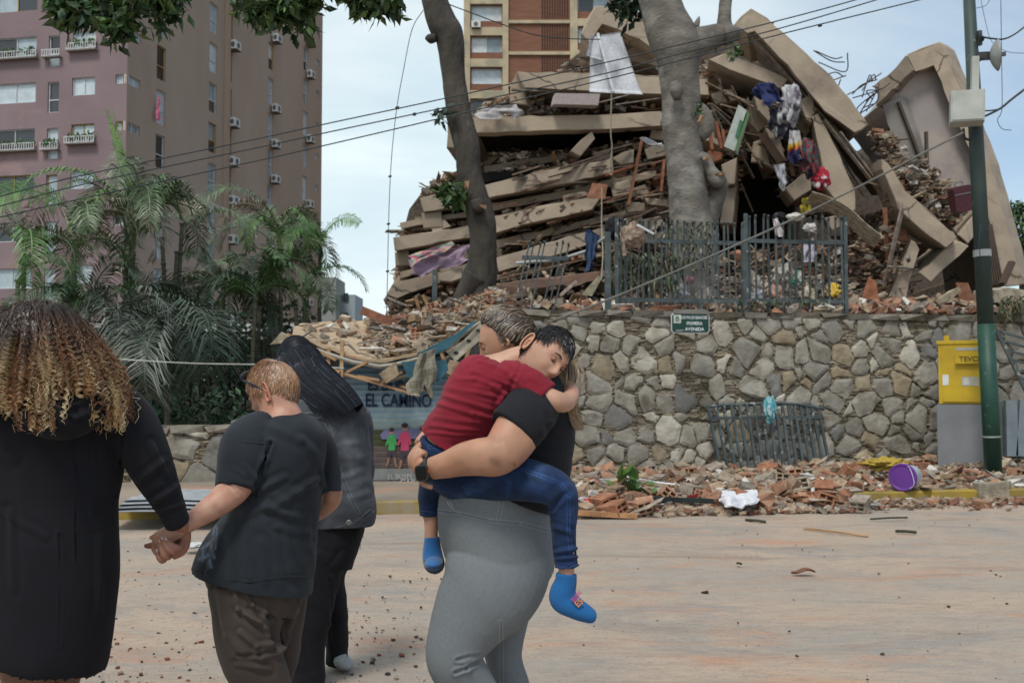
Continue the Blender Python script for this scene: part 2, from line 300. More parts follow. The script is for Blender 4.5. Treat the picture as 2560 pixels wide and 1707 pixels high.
# ---- stone retaining walls
M_stone = mat('field stone', W1, (.68, .66, .62), sc=5, vcol=True, bump=.35, bs=16, bd=.02, c3=(.42, .38, .3), sc3=3, f3=(.56, .7))
def clip(poly, p, n):
    o = []
    for i in range(len(poly)):
        a, b = poly[i], poly[(i + 1) % len(poly)]; da, db = np.dot(a - p, n), np.dot(b - p, n)
        if da <= 0: o.append(a)
        if da * db < 0: o.append(a + (b - a) * da / (da - db))
    return o
def stone_wall(name, label, x0, x1, h, yf, seed, th=.45, cell=.30, base=0.0, topjag=.0):
    rg = np.random.default_rng(seed); mb = MB(); L_ = x1 - x0; pts = []
    nx, nz = int(L_ / cell), int(h / (cell * .82))
    for i in range(-1, nx + 2):
        for j in range(-1, nz + 2): pts.append([(i + .5 * (j % 2) + rg.uniform(-.42, .42)) * cell, (j + .5 + rg.uniform(-.42, .42)) * cell * .85])
    pts = np.array(pts); shr = .022
    def put(poly, dep, col):
        c = np.mean(poly, 0); A = []
        for i in range(len(poly)):                       # soften the corners and break up the edges
            a, b = poly[i], poly[(i + 1) % len(poly)]
            for f in (.09, .5, .91): A.append(a + (b - a) * f + rg.normal(0, .008, 2))
        A = np.array(A); n = len(A); R0 = A; R1 = c + (A - c) * .955; R2 = c + (A - c) * .62
        def w3(Q, d): 
            X = x0 + Q[:, 0]; return np.column_stack([X, yf(X) - d, base + Q[:, 1]])
        tx, tz = rg.normal(0, .05, 2)
        V = np.vstack([w3(R0, -.05), w3(R0, dep * .45), w3(R1, dep), w3(R2, dep + .012) + np.column_stack([np.zeros(n), -(R2 - c) @ [tx, tz], np.zeros(n)]), w3(c[None], dep + .016)])
        Fs = []
        for q in range(3):
            for i in range(n): j = (i + 1) % n; Fs.append((q * n + i, q * n + j, (q + 1) * n + j, (q + 1) * n + i))
        Fs += [(3 * n + i, 3 * n + (i + 1) % n, 4 * n) for i in range(n)]
        mb.add(V, Fs, col)
    wt = rg.uniform(-.055, .055, len(pts))
    for ip, c in enumerate(pts):
        if rg.random() < .07: continue
        poly = [np.array(q, float) for q in ((c[0] - .5, c[1] - .5), (c[0] + .5, c[1] - .5), (c[0] + .5, c[1] + .5), (c[0] - .5, c[1] + .5))]
        for jp, o in enumerate(pts):
            if np.abs(o - c).max() > 1.1: continue
            if (o == c).all(): continue
            d = nrm(o - c); poly = clip(poly, (o + c) / 2 - d * shr * rg.choice([.15, .3, .5, .8, 2.0]) + d * (wt[ip] - wt[jp]), d)
            if len(poly) < 3: break
        for p_, n_ in (((0, 0), (-1, 0)), ((L_, 0), (1, 0)), ((0, 0), (0, -1)), ((0, h - .02), (0, 1))):
            if len(poly) >= 3: poly = clip(poly, np.array(p_, float), np.array(n_, float))
        if len(poly) < 3: continue
        ar = abs(sum(poly[i][0] * poly[(i + 1) % len(poly)][1] - poly[(i + 1) % len(poly)][0] * poly[i][1] for i in range(len(poly)))) / 2
        if ar < .012: continue
        k_ = rg.random(); tone = rg.uniform(.75, 1.15)
        col = np.array([.32, .30, .26] if k_ < .55 else ([.47, .44, .375] if k_ < .82 else ([.36, .30, .21] if k_ < .90 else [.23, .225, .215]))) * tone
        put(poly, rg.uniform(.022, .05), col)
    C, S, Cc = [], [], []                                 # thin slates packed in the joints
    z = .015
    while z < h:
        x = rg.uniform(-.1, 0)
        hh = rg.uniform(.018, .042)
        while x < L_:
            l = rg.uniform(.06, .22); X = x0 + x + l / 2
            if x0 < X < x1: C.append([X, yf(X) + rg.uniform(.0, .03), base + z + hh / 2]); S.append([l * .96, .06, hh * .86]); Cc.append(np.array([.25, .215, .165]) * rg.uniform(.5, 1.4) + rg.uniform(0, .03) * np.array([1, .6, .2]))
            x += l
        z += hh
    n = len(C); Rm = rand_rot(n, .06, .12); Rm = np.einsum('ij,njk->nik', rotm(0, 0, math.atan(.17)), Rm); boxes(mb, np.array(C), np.array(S), Rm, np.array(Cc), .04)
    xs = np.linspace(x0, x1, 24); G = np.zeros((24, 2, 3))
    core = MB(); A = [[x, yf(x) + .04, base - .1] for x in (x0, x1)]; B = [[x, yf(x) + th, base - .1] for x in (x1, x0)]
    prism(mb, np.array(A + B), (0, 0, h + .08), (.2, .17, .13))
    for x in np.arange(x0 + .2, x1 - .1, .42):            # rough coping
        box(mb, [x, yf(x) + .15, base + h + .02], [.4, .42, .09], rotm(0, rg.normal(0, .03), .17), np.array([.2, .18, .15]) * rg.uniform(.7, 1.3), .07)
    o = emit(name, mb, M_stone, org=((x0 + x1) / 2, yf((x0 + x1) / 2), base)); tag(o, label, 'stone wall'); return o
stone_wall('stone_wall', 'tall stone retaining wall carrying the street sign below the collapsed building', -.75, 9.5, 2.42, wallY, 3)
stone_wall('stone_wall', 'low stone garden wall in front of the palms behind the people', -9, -1.9, .72, lambda x: 13.25 + .1 * x, 5, cell=.36, base=.08)
# ---- facade with real openings
def facade(mb, O, d, n, L_, H, rects, dep=.22, col=None, rcol=None):
    O, d, n = map(lambda a: np.array(a, float), (O, d, n)); up = np.array([0, 0, 1.])
    ss = sorted({0, L_, *[r[0] for r in rects], *[r[1] for r in rects]}); zz = sorted({0, H, *[r[2] for r in rects], *[r[3] for r in rects]})
    ss = [s for s in ss if 0 <= s <= L_]; zz = [z for z in zz if 0 <= z <= H]; ra = np.array(rects)
    V, Fq = [], []
    def q(a, b, c, e): k = len(V); V.extend([a, b, c, e]); Fq.append([k, k + 1, k + 2, k + 3])
    for a, b in zip(ss[:-1], ss[1:]):
        ms = (a + b) / 2; col_r = [r for r in rects if r[0] < ms < r[1]]; run = None
        for c, e in zip(zz[:-1], zz[1:]):
            mz = (c + e) / 2; hole = any(r[2] < mz < r[3] for r in col_r)
            if hole:
                if run is not None: q(O + d * a + up * run, O + d * b + up * run, O + d * b + up * c, O + d * a + up * c); run = None
            elif run is None: run = c
        if run is not None: q(O + d * a + up * run, O + d * b + up * run, O + d * b + up * H, O + d * a + up * H)
    for s0, s1, z0, z1 in rects:
        s0, s1, z0, z1 = max(s0, 0), min(s1, L_), max(z0, 0), min(z1, H); c = [O + d * s0 + up * z0, O + d * s1 + up * z0, O + d * s1 + up * z1, O + d * s0 + up * z1]
        for i in range(4): q(c[i], c[(i + 1) % 4], c[(i + 1) % 4] - n * dep, c[i] - n * dep)
    mb.add(np.array(V), np.array(Fq), col)
def window(par, O, d, n, r, dep=.14, fc='white', rg=random, panes=2, kind=None):
    O, d, n = map(lambda a: np.array(a, float), (O, d, n)); s0, s1, z0, z1 = r; up = np.array([0, 0, 1.]); fw = .05
    B = O - n * dep; f = MB(); c = {'white': (.62, .64, .66), 'gold': (.42, .26, .08), 'cream': (.5, .42, .3), 'dark': (.1, .08, .07)}[fc]
    tall = (z1 - z0) > 1.4 * (s1 - s0)
    for a, b in (((s0, z0), (s1, z0)), ((s0, z1), (s1, z1))): bar(f, B + d * a[0] + up * (a[1] + (fw / 2 if a[1] == z0 else -fw / 2)), B + d * b[0] + up * (b[1] + (fw / 2 if a[1] == z0 else -fw / 2)), .09, fw, c)
    for s in (s0 + fw / 2, s1 - fw / 2): bar(f, B + d * s + up * z0, B + d * s + up * z1, .07, fw, c, up=n)
    if tall: zm = z0 + (z1 - z0) * .42; bar(f, B + d * s0 + up * zm, B + d * s1 + up * zm, .06, .06, c)
    else: sm = (s0 + s1) / 2; bar(f, B + d * sm + up * z0, B + d * sm + up * z1, .05, .05, c, up=n)
    fr = emit('window', f, M_plain, par); p = MB(); Q = B - n * .03
    pal = [(.38, .46, .50), (.52, .60, .64), (.03, .035, .04), (.24, .30, .33), (.6, .64, .65), (.02, .02, .02)]  # curtains, sky reflection and dark open halves painted as opaque pane colours
    cuts = ([(s0, s1, z0, z0 + (z1 - z0) * .42), (s0, s1, z0 + (z1 - z0) * .42, z1)] if tall else [(s0, (s0 + s1) / 2, z0, z1), ((s0 + s1) / 2, s1, z0, z1)])
    base = rg.choice(pal[:2] + pal[:4])
    for a, b, e, g_ in cuts:
        cc = base if rg.random() < .6 else rg.choice(pal)
        p.add([Q + d * a + up * e, Q + d * b + up * e, Q + d * b + up * g_, Q + d * a + up * g_], np.array([[0, 1, 2, 3]]), cc)
    emit('pane', p, M_glass, fr); return fr
def ac_unit(par, O, d, n, s, z, k=1.0):
    O, d, n = map(lambda a: np.array(a, float), (O, d, n)); m = MB(); up = np.array([0, 0, 1.]); c = O + d * s + n * .38 + up * z; RM = np.array([d, n, up]).T
    box(m, c, [.85 * k, .4, .62], RM, (.62, .62, .6)); q = c + n * .215
    a = np.linspace(0, 2 * np.pi, 14, endpoint=False); ring = np.array([q + d * .2 * math.cos(t) + up * .2 * math.sin(t) for t in a]); prism(m, ring, n * .015, (.12, .12, .13))
    box(m, c - up * .33 - n * .05, [.8 * k, .6, .05], RM, (.15, .12, .1)); q2 = c - d * .44
    ring = np.array([q2 + n * .14 * math.cos(t) + up * .19 * math.sin(t) for t in a]); prism(m, ring, -d * .015, (.1, .1, .11))
    emit('air_conditioner', m, M_plain, par)
# ---- the tall mauve and brown apartment tower
CR = np.array([-22.7, 58.0]); dL = nrm([-30, 5.7, 0]); dR = nrm([5.7, 30, 0]); nL = nrm([-5.7, -30, 0]); nR = nrm([30, -5.7, 0]); HT = 34.0
O0 = np.array([CR[0], CR[1], 0.])
def s_of(u, d):                                          # distance along a face seen at a pixel column
    k = (u - 1280) / F; return (k * O0[1] * .9991 - O0[0]) / (d[0] - k * d[1])
def z_of(u, v, d): s = s_of(u, d); return P(u, v, O0[1] + s * d[1])[2]
tw = thing('apartment_tower', 'tall apartment tower with a mauve front and a brown side behind the palms', 'apartment building', (O0[0] - 10, O0[1] + 15, 0))
M_mauve = mat('mauve plaster', (.24, .175, .185), (.205, .148, .158), sc=.35, c3=(.29, .20, .195), sc3=.22, f3=(.56, .62), bump=.1, bs=3, rough=.9)
M_brown = mat('brown plaster', (.39, .295, .225), (.335, .25, .19), sc=.25, c3=(.40, .32, .275), sc3=.12, f3=(.5, .8), bump=.1, bs=3, rough=.9, stretch=(1, 1, .35))
rr_ = random.Random(4); RL, RRt = [], []
def col_rects(u0, u1, vt, vb, d, lst, n=9, up=4):
    a, b = sorted((s_of(u0, d), s_of(u1, d))); um = (u0 + u1) / 2; zt, zb = z_of(um, vt, d), z_of(um, vb, d)
    for k_ in range(-up, n):
        r = (a, b, zb - 2.8 * k_, zt - 2.8 * k_)
        if r[2] > .6 and r[3] < HT - .3: lst.append((r, k_))
left_cols = [(-30, 74, 95, 144, 'w'), (105, 133, 90, 166, 't'), (166, 224, 78, 122, 'w'), (-130, -80, 95, 144, 'w'), (-235, -190, 95, 144, 'w'), (-300, -270, 90, 166, 't')]
for u0, u1, a, b, k in left_cols: l = []; col_rects(u0, u1, a, b, dL, l); RL += [(r, kk, k) for r, kk in l]
l = []; a_ = s_of(276, dL); zt, zb = z_of(295, 186, dL), z_of(295, 209, dL)
CL = [((0.0, a_, zb - 2.8 * k, zt - 2.8 * k), k, 'c') for k in range(-4, 7) if zb - 2.8 * k > 1]; RL += CL
right_cols = [(380, 403, 117, 201), (513, 533, 209, 282), (553, 571, 220, 297), (663, 676, 109, 175), (752, 763, 118, 178), (784, 792, 150, 165)]
for ci, (u0, u1, a, b) in enumerate(right_cols): l = []; col_rects(u0, u1, a, b, dR, l, 12); RRt += [(r, kk, ci) for r, kk in l]
a_ = s_of(339, dR); RRt += [((0.0, a_, r[2], r[3]), k, 'c') for r, k, _ in CL]
m = MB(); facade(m, O0, dL, nL, 22, HT, [r[0] for r in RL]); emit('front_wall', m, M_mauve, tw)
m = MB(); facade(m, O0, dR, nR, 30.6, HT, [r[0] for r in RRt])
s1_ = s_of(540, dR); box(m, O0 + dR * (s1_ + .9) + nR * .12 + np.array([0, 0, HT / 2]), [.5, .24, HT], np.array([dR, nR, [0, 0, 1]]).T)
emit('side_wall', m, M_brown, tw)
m = MB(); E = O0 + dR * 30.6; E2 = E + dL * 22; E3 = O0 + dL * 22; prism(m, np.array([O0, E, E2, E3]) + [0, 0, HT], (0, 0, .4)); 
for A_, B_ in ((E, E2), (E2, E3)): m.add([A_, B_, B_ + [0, 0, HT], A_ + [0, 0, HT]], np.array([[0, 1, 2, 3]]))
emit('roof', m, M_brown, tw)
# no rooms behind the panes: their darkness is only colour on opaque panes
for r, k, c in RL:
    if c == 'c' : fc = 'gold' if k in (1, 2, 4, 5) else 'white'
    else: fc = 'gold' if (k + len(str(r[0]))) % 4 == 0 else 'white'
    window(tw, O0, dL, nL, r, fc=fc, rg=rr_)
    if c != 'c' and k in (0, 2):
        m = MB(); s0, s1 = r[0] - .2, r[1] + .25; zz = r[2] + (.25 if c == 'w' else .9)
        for q in (0, .35): bar(m, O0 + dL * s0 + nL * .35 + np.array([0, 0, zz - q]), O0 + dL * s1 + nL * .35 + np.array([0, 0, zz - q]), .04, .05, (.55, .55, .55))
        for s in np.arange(s0, s1, .16): bar(m, O0 + dL * s + nL * .36 + np.array([0, 0, zz - .38]), O0 + dL * s + nL * .36 + np.array([0, 0, zz + .03]), .045, .03, (.6, .6, .6), up=nL)
        box(m, O0 + dL * ((s0 + s1) / 2) + nL * .18 + np.array([0, 0, zz - .42]), [s1 - s0, .36, .05], np.array([dL, nL, [0, 0, 1]]).T, (.25, .22, .2))
        bx_ = emit('planter_box', m, M_plain, tw)
        if k == 2 or c == 'w':
            m = MB(); n_ = 110; Cn = np.array([O0 + dL * rr_.uniform(s0 + .1, s1 - .1) + nL * rr_.uniform(.08, .36) + np.array([0, 0, zz + rr_.uniform(-.3, .3) * rr_.random()]) for _ in range(n_)])
            boxes(m, Cn, RNG.uniform(.04, .16, (n_, 3)) * [1, .5, 1], rand_rot(n_), np.array([[.05, .12, .03]]) * RNG.uniform(.5, 1.8, (n_, 1))); emit('plant', m, M_leaf, bx_)
for r, k, c in RRt:
    window(tw, O0, dR, nR, r, fc='gold' if rr_.random() < .08 else 'white', rg=rr_)
    if c in (1, 2, 3, 4) and rr_.random() < (.45, .8, .92, .7)[c - 1]: ac_unit(tw, O0, dR, nR, (r[0] + r[1]) / 2 + .3, r[2] - .25)
m = MB(); G = np.zeros((8, 5, 3)); s = s_of(380, dR); z = z_of(385, 245, dR)
for i in range(8):
    for j in range(5): G[i, j] = O0 + dR * (s - .1 - .12 * i / 7 * 3 + .1 * j * i / 7) + nR * (.25 + .1 * math.sin(j * 2 + i)) + np.array([0, 0, z - 1.55 * i / 7 * 1.0])
sheet(m, G, .02); tag(emit('towel', m, mat('pink cloth', (.75, .2, .32), bump=.1)), 'pink towel hanging from a window on the brown side of the tower', 'towel')
# ---- brick and cream tower block behind the ruin
bb = thing('apartment_block', 'brick apartment block with cream frames rising behind the collapsed building', 'apartment building', (2, 98, 0)); Yb = 92.0
M_cream = mat('cream concrete', (.50, .41, .27), (.38, .32, .22), sc=.6, c3=(.3, .27, .2), sc3=.5, bump=.1, bs=4)
M_brick = mat('red brick face', (.215, .10, .06), (.17, .075, .048), sc=.8, bump=.1, bs=10, stretch=(1, 1, 6))
def XB(u): return (u - 1280) / F * Yb * 1.0
def ZB(v): return P(1280, v, Yb)[2]
Ob = np.array([XB(1160), Yb, 0]); dB = np.array([1., 0, 0]); nB = np.array([0, -1., 0]); LB = XB(1560) - XB(1160); HB = ZB(-60); rb = []
for k in range(-1, 9):
    zt = ZB(14) - 2.98 * k + 0; rb.append((XB(1177) - Ob[0], XB(1254) - Ob[0], zt - 1.5, zt)); rb.append((XB(1448) - Ob[0], XB(1528) - Ob[0], zt + .9 - 1.5, zt + .9))
m = MB(); facade(m, Ob, dB, nB, LB, HB, rb, .4); m.add([Ob, Ob + [0, 20, 0], Ob + [0, 20, HB], Ob + [0, 0, HB]], np.array([[0, 1, 2, 3]])); m.add([Ob + [LB, 0, 0], Ob + [LB, 20, 0], Ob + [LB, 20, HB], Ob + [LB, 0, HB]], np.array([[0, 1, 2, 3]]))
prism(m, np.array([Ob, Ob + [LB, 0, 0], Ob + [LB, 20, 0], Ob + [0, 20, 0]]) + [0, 0, HB], (0, 0, .3)); emit('brick_wall', m, M_brick, bb)
m = MB()
for u0, u1, pr in ((1158, 1174, .35), (1256, 1271, .3), (1427, 1446, .3), (1531, 1545, .3)): box(m, [(XB(u0) + XB(u1)) / 2, Yb - pr / 2, HB / 2], [XB(u1) - XB(u0), pr, HB])
for k in range(-1, 9):
    zt = ZB(14) - 2.98 * k; box(m, [XB(1215), Yb - .13, zt + .38 + .05], [XB(1256) - XB(1174) - .004, .26, .76]); box(m, [XB(1349), Yb - .1, zt - 1.62], [XB(1427) - XB(1271) - .004, .2, .3])
    box(m, [XB(1488), Yb - .13, zt + .38 + .9], [XB(1531) - XB(1446) - .004, .26, .7])
emit('concrete_frame', m, M_cream, bb)
m = MB()
for k in range(-1, 6):
    zt = ZB(14) - 2.98 * k - 1.8
    for a in range(11):
        for b in range(12): box(m, [XB(1357) + a * .235, Yb - .03, zt - .15 - b * .2], [.12, .06, .11], None, (.05, .028, .02))  # dark blocks paint the shaded openings of the perforated brick
emit('lattice_hole_shade', m, M_plain, bb)
for r in rb: window(bb, Ob, dB, nB, r, dep=.3, fc='white', rg=rr_)
ac_unit(bb, Ob, dB, nB, XB(1189) - Ob[0], ZB(66))
# ---- far low building
fb = thing('distant_building', 'small pale building far off between the tower and the ruin', 'building', (XB(835), 150, 0)); m = MB(); k = 150 / 92.
for u0, u1, v0, dz, c in ((770, 845, 713, 0, (.33, .33, .31)), (845, 884, 735, 3, (.36, .42, .45)), (800, 850, 700, -2, (.28, .28, .27))):
    z = P(1280, v0, 150)[2]; box(m, [XB((u0 + u1) / 2) * k, 152 + dz, z / 2], [(XB(u1) - XB(u0)) * k, 8, z], None, c)
emit('wall', m, M_plain, fb); m = MB()
for a in range(6):
    for b in range(4): box(m, [XB(776 + 17 * a) * k, 147.9 if a < 4 else 150.8, P(1280, 725, 150)[2] - 3 * b - 1], [.8, .1, 1.2], None, (.05, .06, .07))
emit('window', m, M_glass, fb)
# ================================================================ THE COLLAPSED BUILDING
PAL = np.array([[.30, .145, .09], [.25, .125, .085], [.34, .25, .175], [.42, .34, .25], [.24, .21, .18], [.13, .095, .07], [.6, .57, .52], [.40, .28, .17], [.17, .13, .10], [.25, .17, .12]])
PALW = dict(mix=[.14, .1, .2, .16, .12, .1, .05, .05, .05, .03], dark=[.05, .06, .1, .05, .2, .25, .02, .05, .15, .07], brick=[.27, .15, .15, .18, .05, .03, .07, .05, .02, .03], pale=[.05, .03, .2, .3, .2, .03, .1, .05, .02, .02])
def in_poly(p, poly):
    x, y = p[:, 0], p[:, 1]; r = np.zeros(len(p), bool); n = len(poly)
    for i in range(n):
        (x1, y1), (x2, y2) = poly[i], poly[(i + 1) % n]
        with np.errstate(divide='ignore', invalid='ignore'): c = ((y1 > y) != (y2 > y)) & (x < (x2 - x1) * (y - y1) / (y2 - y1) + x1)
        r ^= c
    return r
def P_arr(u, v, Y):
    x = (u - 1280) / F; y = (853.5 - v) / F; c, s = math.cos(PITCH), math.sin(PITCH)
    d = np.stack([x, c - y * s, s + y * c], -1); return CAM + d * (Y / d[:, 1])[:, None]
def frags(mb, poly, Y0, Y1, n, size=(.06, .30), pal='mix', long=.3, tilt=.35, slope=0.):
    poly = np.array(poly, float); lo, hi = poly.min(0), poly.max(0); q = RNG.uniform(lo, hi, (n * 6, 2)); q = q[in_poly(q, poly)][:n]; n = len(q)
    C = P_arr(q[:, 0], q[:, 1], RNG.uniform(Y0, Y1, n)); b = RNG.uniform(size[0], size[1], n) * RNG.uniform(.5, 1, n)
    S = np.column_stack([b, b * RNG.uniform(.4, 1, n), b * RNG.uniform(.12, .6, n)]); lg = RNG.random(n) < long
    S[lg] = np.column_stack([b[lg] * RNG.uniform(1.6, 3.6, lg.sum()), b[lg] * RNG.uniform(.15, .4, lg.sum()), b[lg] * RNG.uniform(.06, .2, lg.sum())])
    Rm = rand_rot(n, tilt); 
    if slope: Rm = np.einsum('ij,njk->nik', rotm(0, slope, 0), Rm)
    ci = RNG.choice(10, n, p=PALW[pal]); boxes(mb, C, S, Rm, PAL[ci] * RNG.uniform(.65, 1.25, (n, 1)), .09)
def poly3(pts, Y, seed=0, step=.22, jit=.02, wob=1.0):
    rg = np.random.default_rng(seed); A = [np.append(P(*p[:2], p[2] if len(p) > 2 else Y), 0)[:3] for p in pts]; o = []
    for i in range(len(A)):
        a, b = A[i], A[(i + 1) % len(A)]; n = max(1, int(np.linalg.norm(b - a) / step))
        for k in range(n): o.append(a + (b - a) * k / n + (rg.normal(0, jit * wob, 3) * [1, .5, 1] if k else rg.normal(0, .008, 3)))
    return np.array(o)
YR = 23.0
ruin = thing('collapsed_building', 'collapsed apartment building of pancaked tan concrete floors behind the stone wall', 'collapsed building', P(1600, 700, 24) * [1, 1, 0] + [0, 0, 2.8])
def slab(name, pts, Y=YR, dep=(0, 5, 0), par=ruin, seed=1, tone=1.0, ceil=None, jit=.009, m_=None):
    mb = MB(); A = poly3(pts, Y, seed, jit=jit); prism(mb, A, dep, np.array([1, 1, 1]) * tone, inset=.025)
    return emit(name, mb, m_ or M_conc, par)
# stacked floors on the left, every front edge at its own depth
slab('roof_slab', [(1488, 15), (1540, 20), (1600, 42), (1640, 60), (1640, 128), (1602, 100), (1503, 58), (1474, 108), (1452, 86), (1466, 52)], 22.6, (.2, 4.5, .3), seed=2)
slab('roof_slab', [(1506, 66), (1602, 106), (1650, 132), (1650, 168), (1560, 150), (1520, 160)], 23.4, (.2, 4, .3), seed=3, tone=.75)
slab('floor_slab', [(1292, 180), (1480, 182), (1640, 190), (1770, 196), (1772, 238), (1640, 235), (1475, 228), (1312, 219), (1300, 200)], 22.6, (0, 5, .2), seed=4)
slab('wall_panel', [(1290, 183), (1310, 214), (1317, 262), (1274, 259), (1277, 214)], 22.9, (.2, .6, 0), seed=5, tone=.85)
slab('floor_slab', [(1184, 291), (1350, 290), (1540, 286), (1660, 278), (1662, 314), (1545, 322), (1340, 327), (1190, 331)], 22.3, (0, .35, 0), seed=6)
m = MB(); prism(m, poly3([(1188, 305), (1655, 292), (1660, 312), (1190, 328)], 22.66, 5), (0, 1.9, -.05)); emit('ceiling_slab', m, M_ceil, ruin)
slab('wall_panel', [(1120, 305), (1190, 292), (1190, 332), (1142, 336), (1142, 373), (1117, 370)], 22.5, (.3, 3, 0), seed=8, tone=.7)
slab('floor_slab', [(1205, 463), (1290, 443), (1380, 423), (1450, 410), (1528, 397), (1536, 430), (1416, 459), (1300, 480), (1208, 496)], 22.2, (.2, 6, .4), seed=9)
m = MB(); prism(m, poly3([(1195, 432), (1300, 425), (1390, 418), (1210, 458)], 22.9, 3), (.3, 4, .2)); emit('ceiling_slab', m, M_ceil, ruin)
slab('floor_slab', [(1050, 495), (1095, 484), (1172, 470), (1174, 512), (1110, 524), (1058, 530)], 22.4, (0, 4.5, .3), seed=10, tone=.85)
slab('wall_panel', [(1053, 533), (1102, 527), (1110, 567), (1058, 571)], 22.5, (0, 3, 0), seed=11, tone=.7)
slab('floor_slab', [(1224, 542), (1350, 516), (1478, 491), (1500, 498), (1482, 523), (1360, 551), (1236, 581)], 22.0, (.2, 5, .4), seed=12)
slab('floor_slab', [(981, 595), (1030, 585), (1078, 579), (1180, 563), (1182, 592), (1100, 606), (1027, 620), (986, 626)], 22.3, (.2, 5, .3), seed=13, tone=.9)
slab('wall_panel', [(986, 629), (1022, 625), (1030, 664), (989, 664)], 22.6, (0, 3, 0), seed=14, tone=.7)
slab('floor_slab', [(1238, 646), (1310, 624), (1386, 602), (1450, 583), (1512, 566), (1516, 590), (1416, 632), (1330, 656), (1246, 680)], 21.8, (.2, 5, .4), seed=15)
slab('floor_slab', [(965, 738), (982, 706), (1078, 685), (1180, 655), (1182, 688), (1105, 707), (1040, 728), (990, 746)], 22.1, (.2, 5, .3), seed=16, tone=.8)
slab('wall_panel', [(1095, 686), (1155, 668), (1158, 695), (1130, 706), (1098, 702)], 21.8, (0, 1, 0), seed=17)
slab('floor_slab', [(966, 755), (1000, 748), (1110, 722), (1180, 700), (1180, 790), (975, 800)], 22.8, (.2, 5, .3), seed=161, tone=.55, jit=.05)
slab('wall_panel', [(1235, 715), (1330, 700), (1420, 690), (1500, 680), (1500, 700), (1330, 722), (1238, 735)], 20.5, (0, .8, .1), seed=18, m_=mat('red brown board', (.20, .12, .085), (.14, .08, .06), sc=2))
slab('floor_slab', [(1525, 458), (1575, 449), (1582, 489), (1532, 493)], 22.4, (.2, .9, 0), seed=19)
slab('floor_slab', [(1560, 548), (1604, 536), (1608, 548), (1650, 540), (1664, 560), (1622, 575), (1560, 568)], 22.1, (.2, 2, 0), seed=20)
slab('floor_slab', [(1610, 492), (1665, 500), (1668, 516), (1622, 514)], 22.3, (0, 2, 0), seed=21)
slab('wall_panel', [(1530, 395), (1560, 378), (1585, 372), (1585, 408), (1548, 414)], 22.5, (0, 2, 0), seed=22, tone=.8)
for q_, Y_, t_ in (([(1215, 512), (1400, 478), (1520, 450), (1640, 425), (1642, 440), (1522, 468), (1400, 496), (1216, 530)], 22.6, .75), ([(1240, 600), (1400, 565), (1520, 535), (1650, 505), (1652, 522), (1520, 553), (1400, 583), (1242, 620)], 22.5, .8), ([(1250, 690), (1420, 645), (1540, 605), (1660, 575), (1662, 592), (1540, 624), (1420, 664), (1252, 708)], 22.2, .75), ([(1210, 415), (1400, 385), (1530, 362), (1650, 345), (1652, 358), (1530, 378), (1400, 402), (1212, 432)], 23.6, .8), ([(1000, 556), (1060, 544), (1170, 528), (1172, 542), (1062, 560), (1002, 572)], 22.7, .75), ([(1000, 680), (1170, 628), (1172, 642), (1002, 696)], 22.5, .7), ([(1240, 738), (1420, 700), (1530, 668), (1532, 684), (1420, 720), (1242, 756)], 21.6, .8)):
    slab('floor_slab', q_, Y_, (.2, 3, .3), seed=int(q_[0][1]), tone=t_, jit=.012)
# the buckled right half
slab('roof_slab', [(1876, 20), (1918, 47), (1998, 118), (2078, 189), (2125, 250), (2172, 311), (2155, 325), (2137, 333), (2100, 308), (2063, 279), (2012, 218), (1968, 164), (1925, 120), (1884, 75), (1866, 82), (1836, 60), (1850, 42)], 21.6, (1.2, 4.5, .8), seed=30)
slab('roof_slab', [(1884, 84), (1968, 172), (2062, 287), (2080, 300), (2170, 420), (2205, 470), (2190, 470), (2060, 310), (1960, 190), (1880, 100)], 22.3, (1, 3, .4), seed=31, tone=.6)
slab('floor_slab', [(1772, 149), (1814, 131), (1918, 174), (1971, 199), (1962, 212), (1953, 222), (1900, 203), (1849, 184)], 22.0, (.6, 4, .4), seed=32)
slab('floor_slab', [(1968, 220), (1993, 211), (2005, 231), (1993, 254), (1971, 240)], 21.9, (.6, 3, .4), seed=33)
slab('column', [(1998, 255), (2023, 236), (2034, 250), (2043, 279), (2030, 290), (2030, 308), (2014, 300)], 21.9, (.6, 2.5, .2), seed=34)
slab('column', [(2031, 292), (2044, 283), (2068, 323), (2098, 388), (2120, 440), (2138, 478), (2140, 528), (2100, 534), (2088, 505), (2065, 470), (2048, 378)], 21.8, (.6, 2.5, .2), seed=35)
slab('wall_panel', [(2062, 545), (2100, 536), (2143, 530), (2130, 560), (2080, 575)], 22.0, (.4, 1.5, .2), seed=36, tone=.9)
slab('beam', [(1884, 239), (1905, 246), (1943, 293), (1943, 313), (1925, 308), (1893, 275)], 22.2, (.4, 3, .2), seed=37, tone=.9)
slab('beam', [(1912, 318), (1948, 330), (1962, 400), (1950, 405)], 22.3, (.4, 3, .2), seed=371, tone=.8)
slab('wall_panel', [(1882, 356), (1912, 345), (1925, 408), (1878, 407)], 22.6, (.3, 1, .2), seed=38, tone=1.05)
slab('beam', [(1892, 336), (1912, 332), (1962, 405), (1946, 412)], 22.0, (.3, .8, .2), seed=39, m_=mat('brown timber', (.17, .10, .07), sc=3))
slab('beam', [(1963, 470), (2010, 430), (2032, 442), (2028, 475), (1985, 503)], 22.1, (.4, 2, .2), seed=40)
slab('column', [(1804, 412), (1842, 395), (1838, 462), (1806, 462)], 22.2, (.4, 1.5, 0), seed=41, tone=.85)
slab('column', [(1798, 560), (1812, 470), (1842, 466), (1832, 560)], 22.4, (.4, 1.5, 0), seed=42, tone=.7)
slab('beam', [(1776, 235), (1830, 222), (1845, 250), (1790, 262)], 22.6, (.4, 2, .2), seed=43, tone=.8)
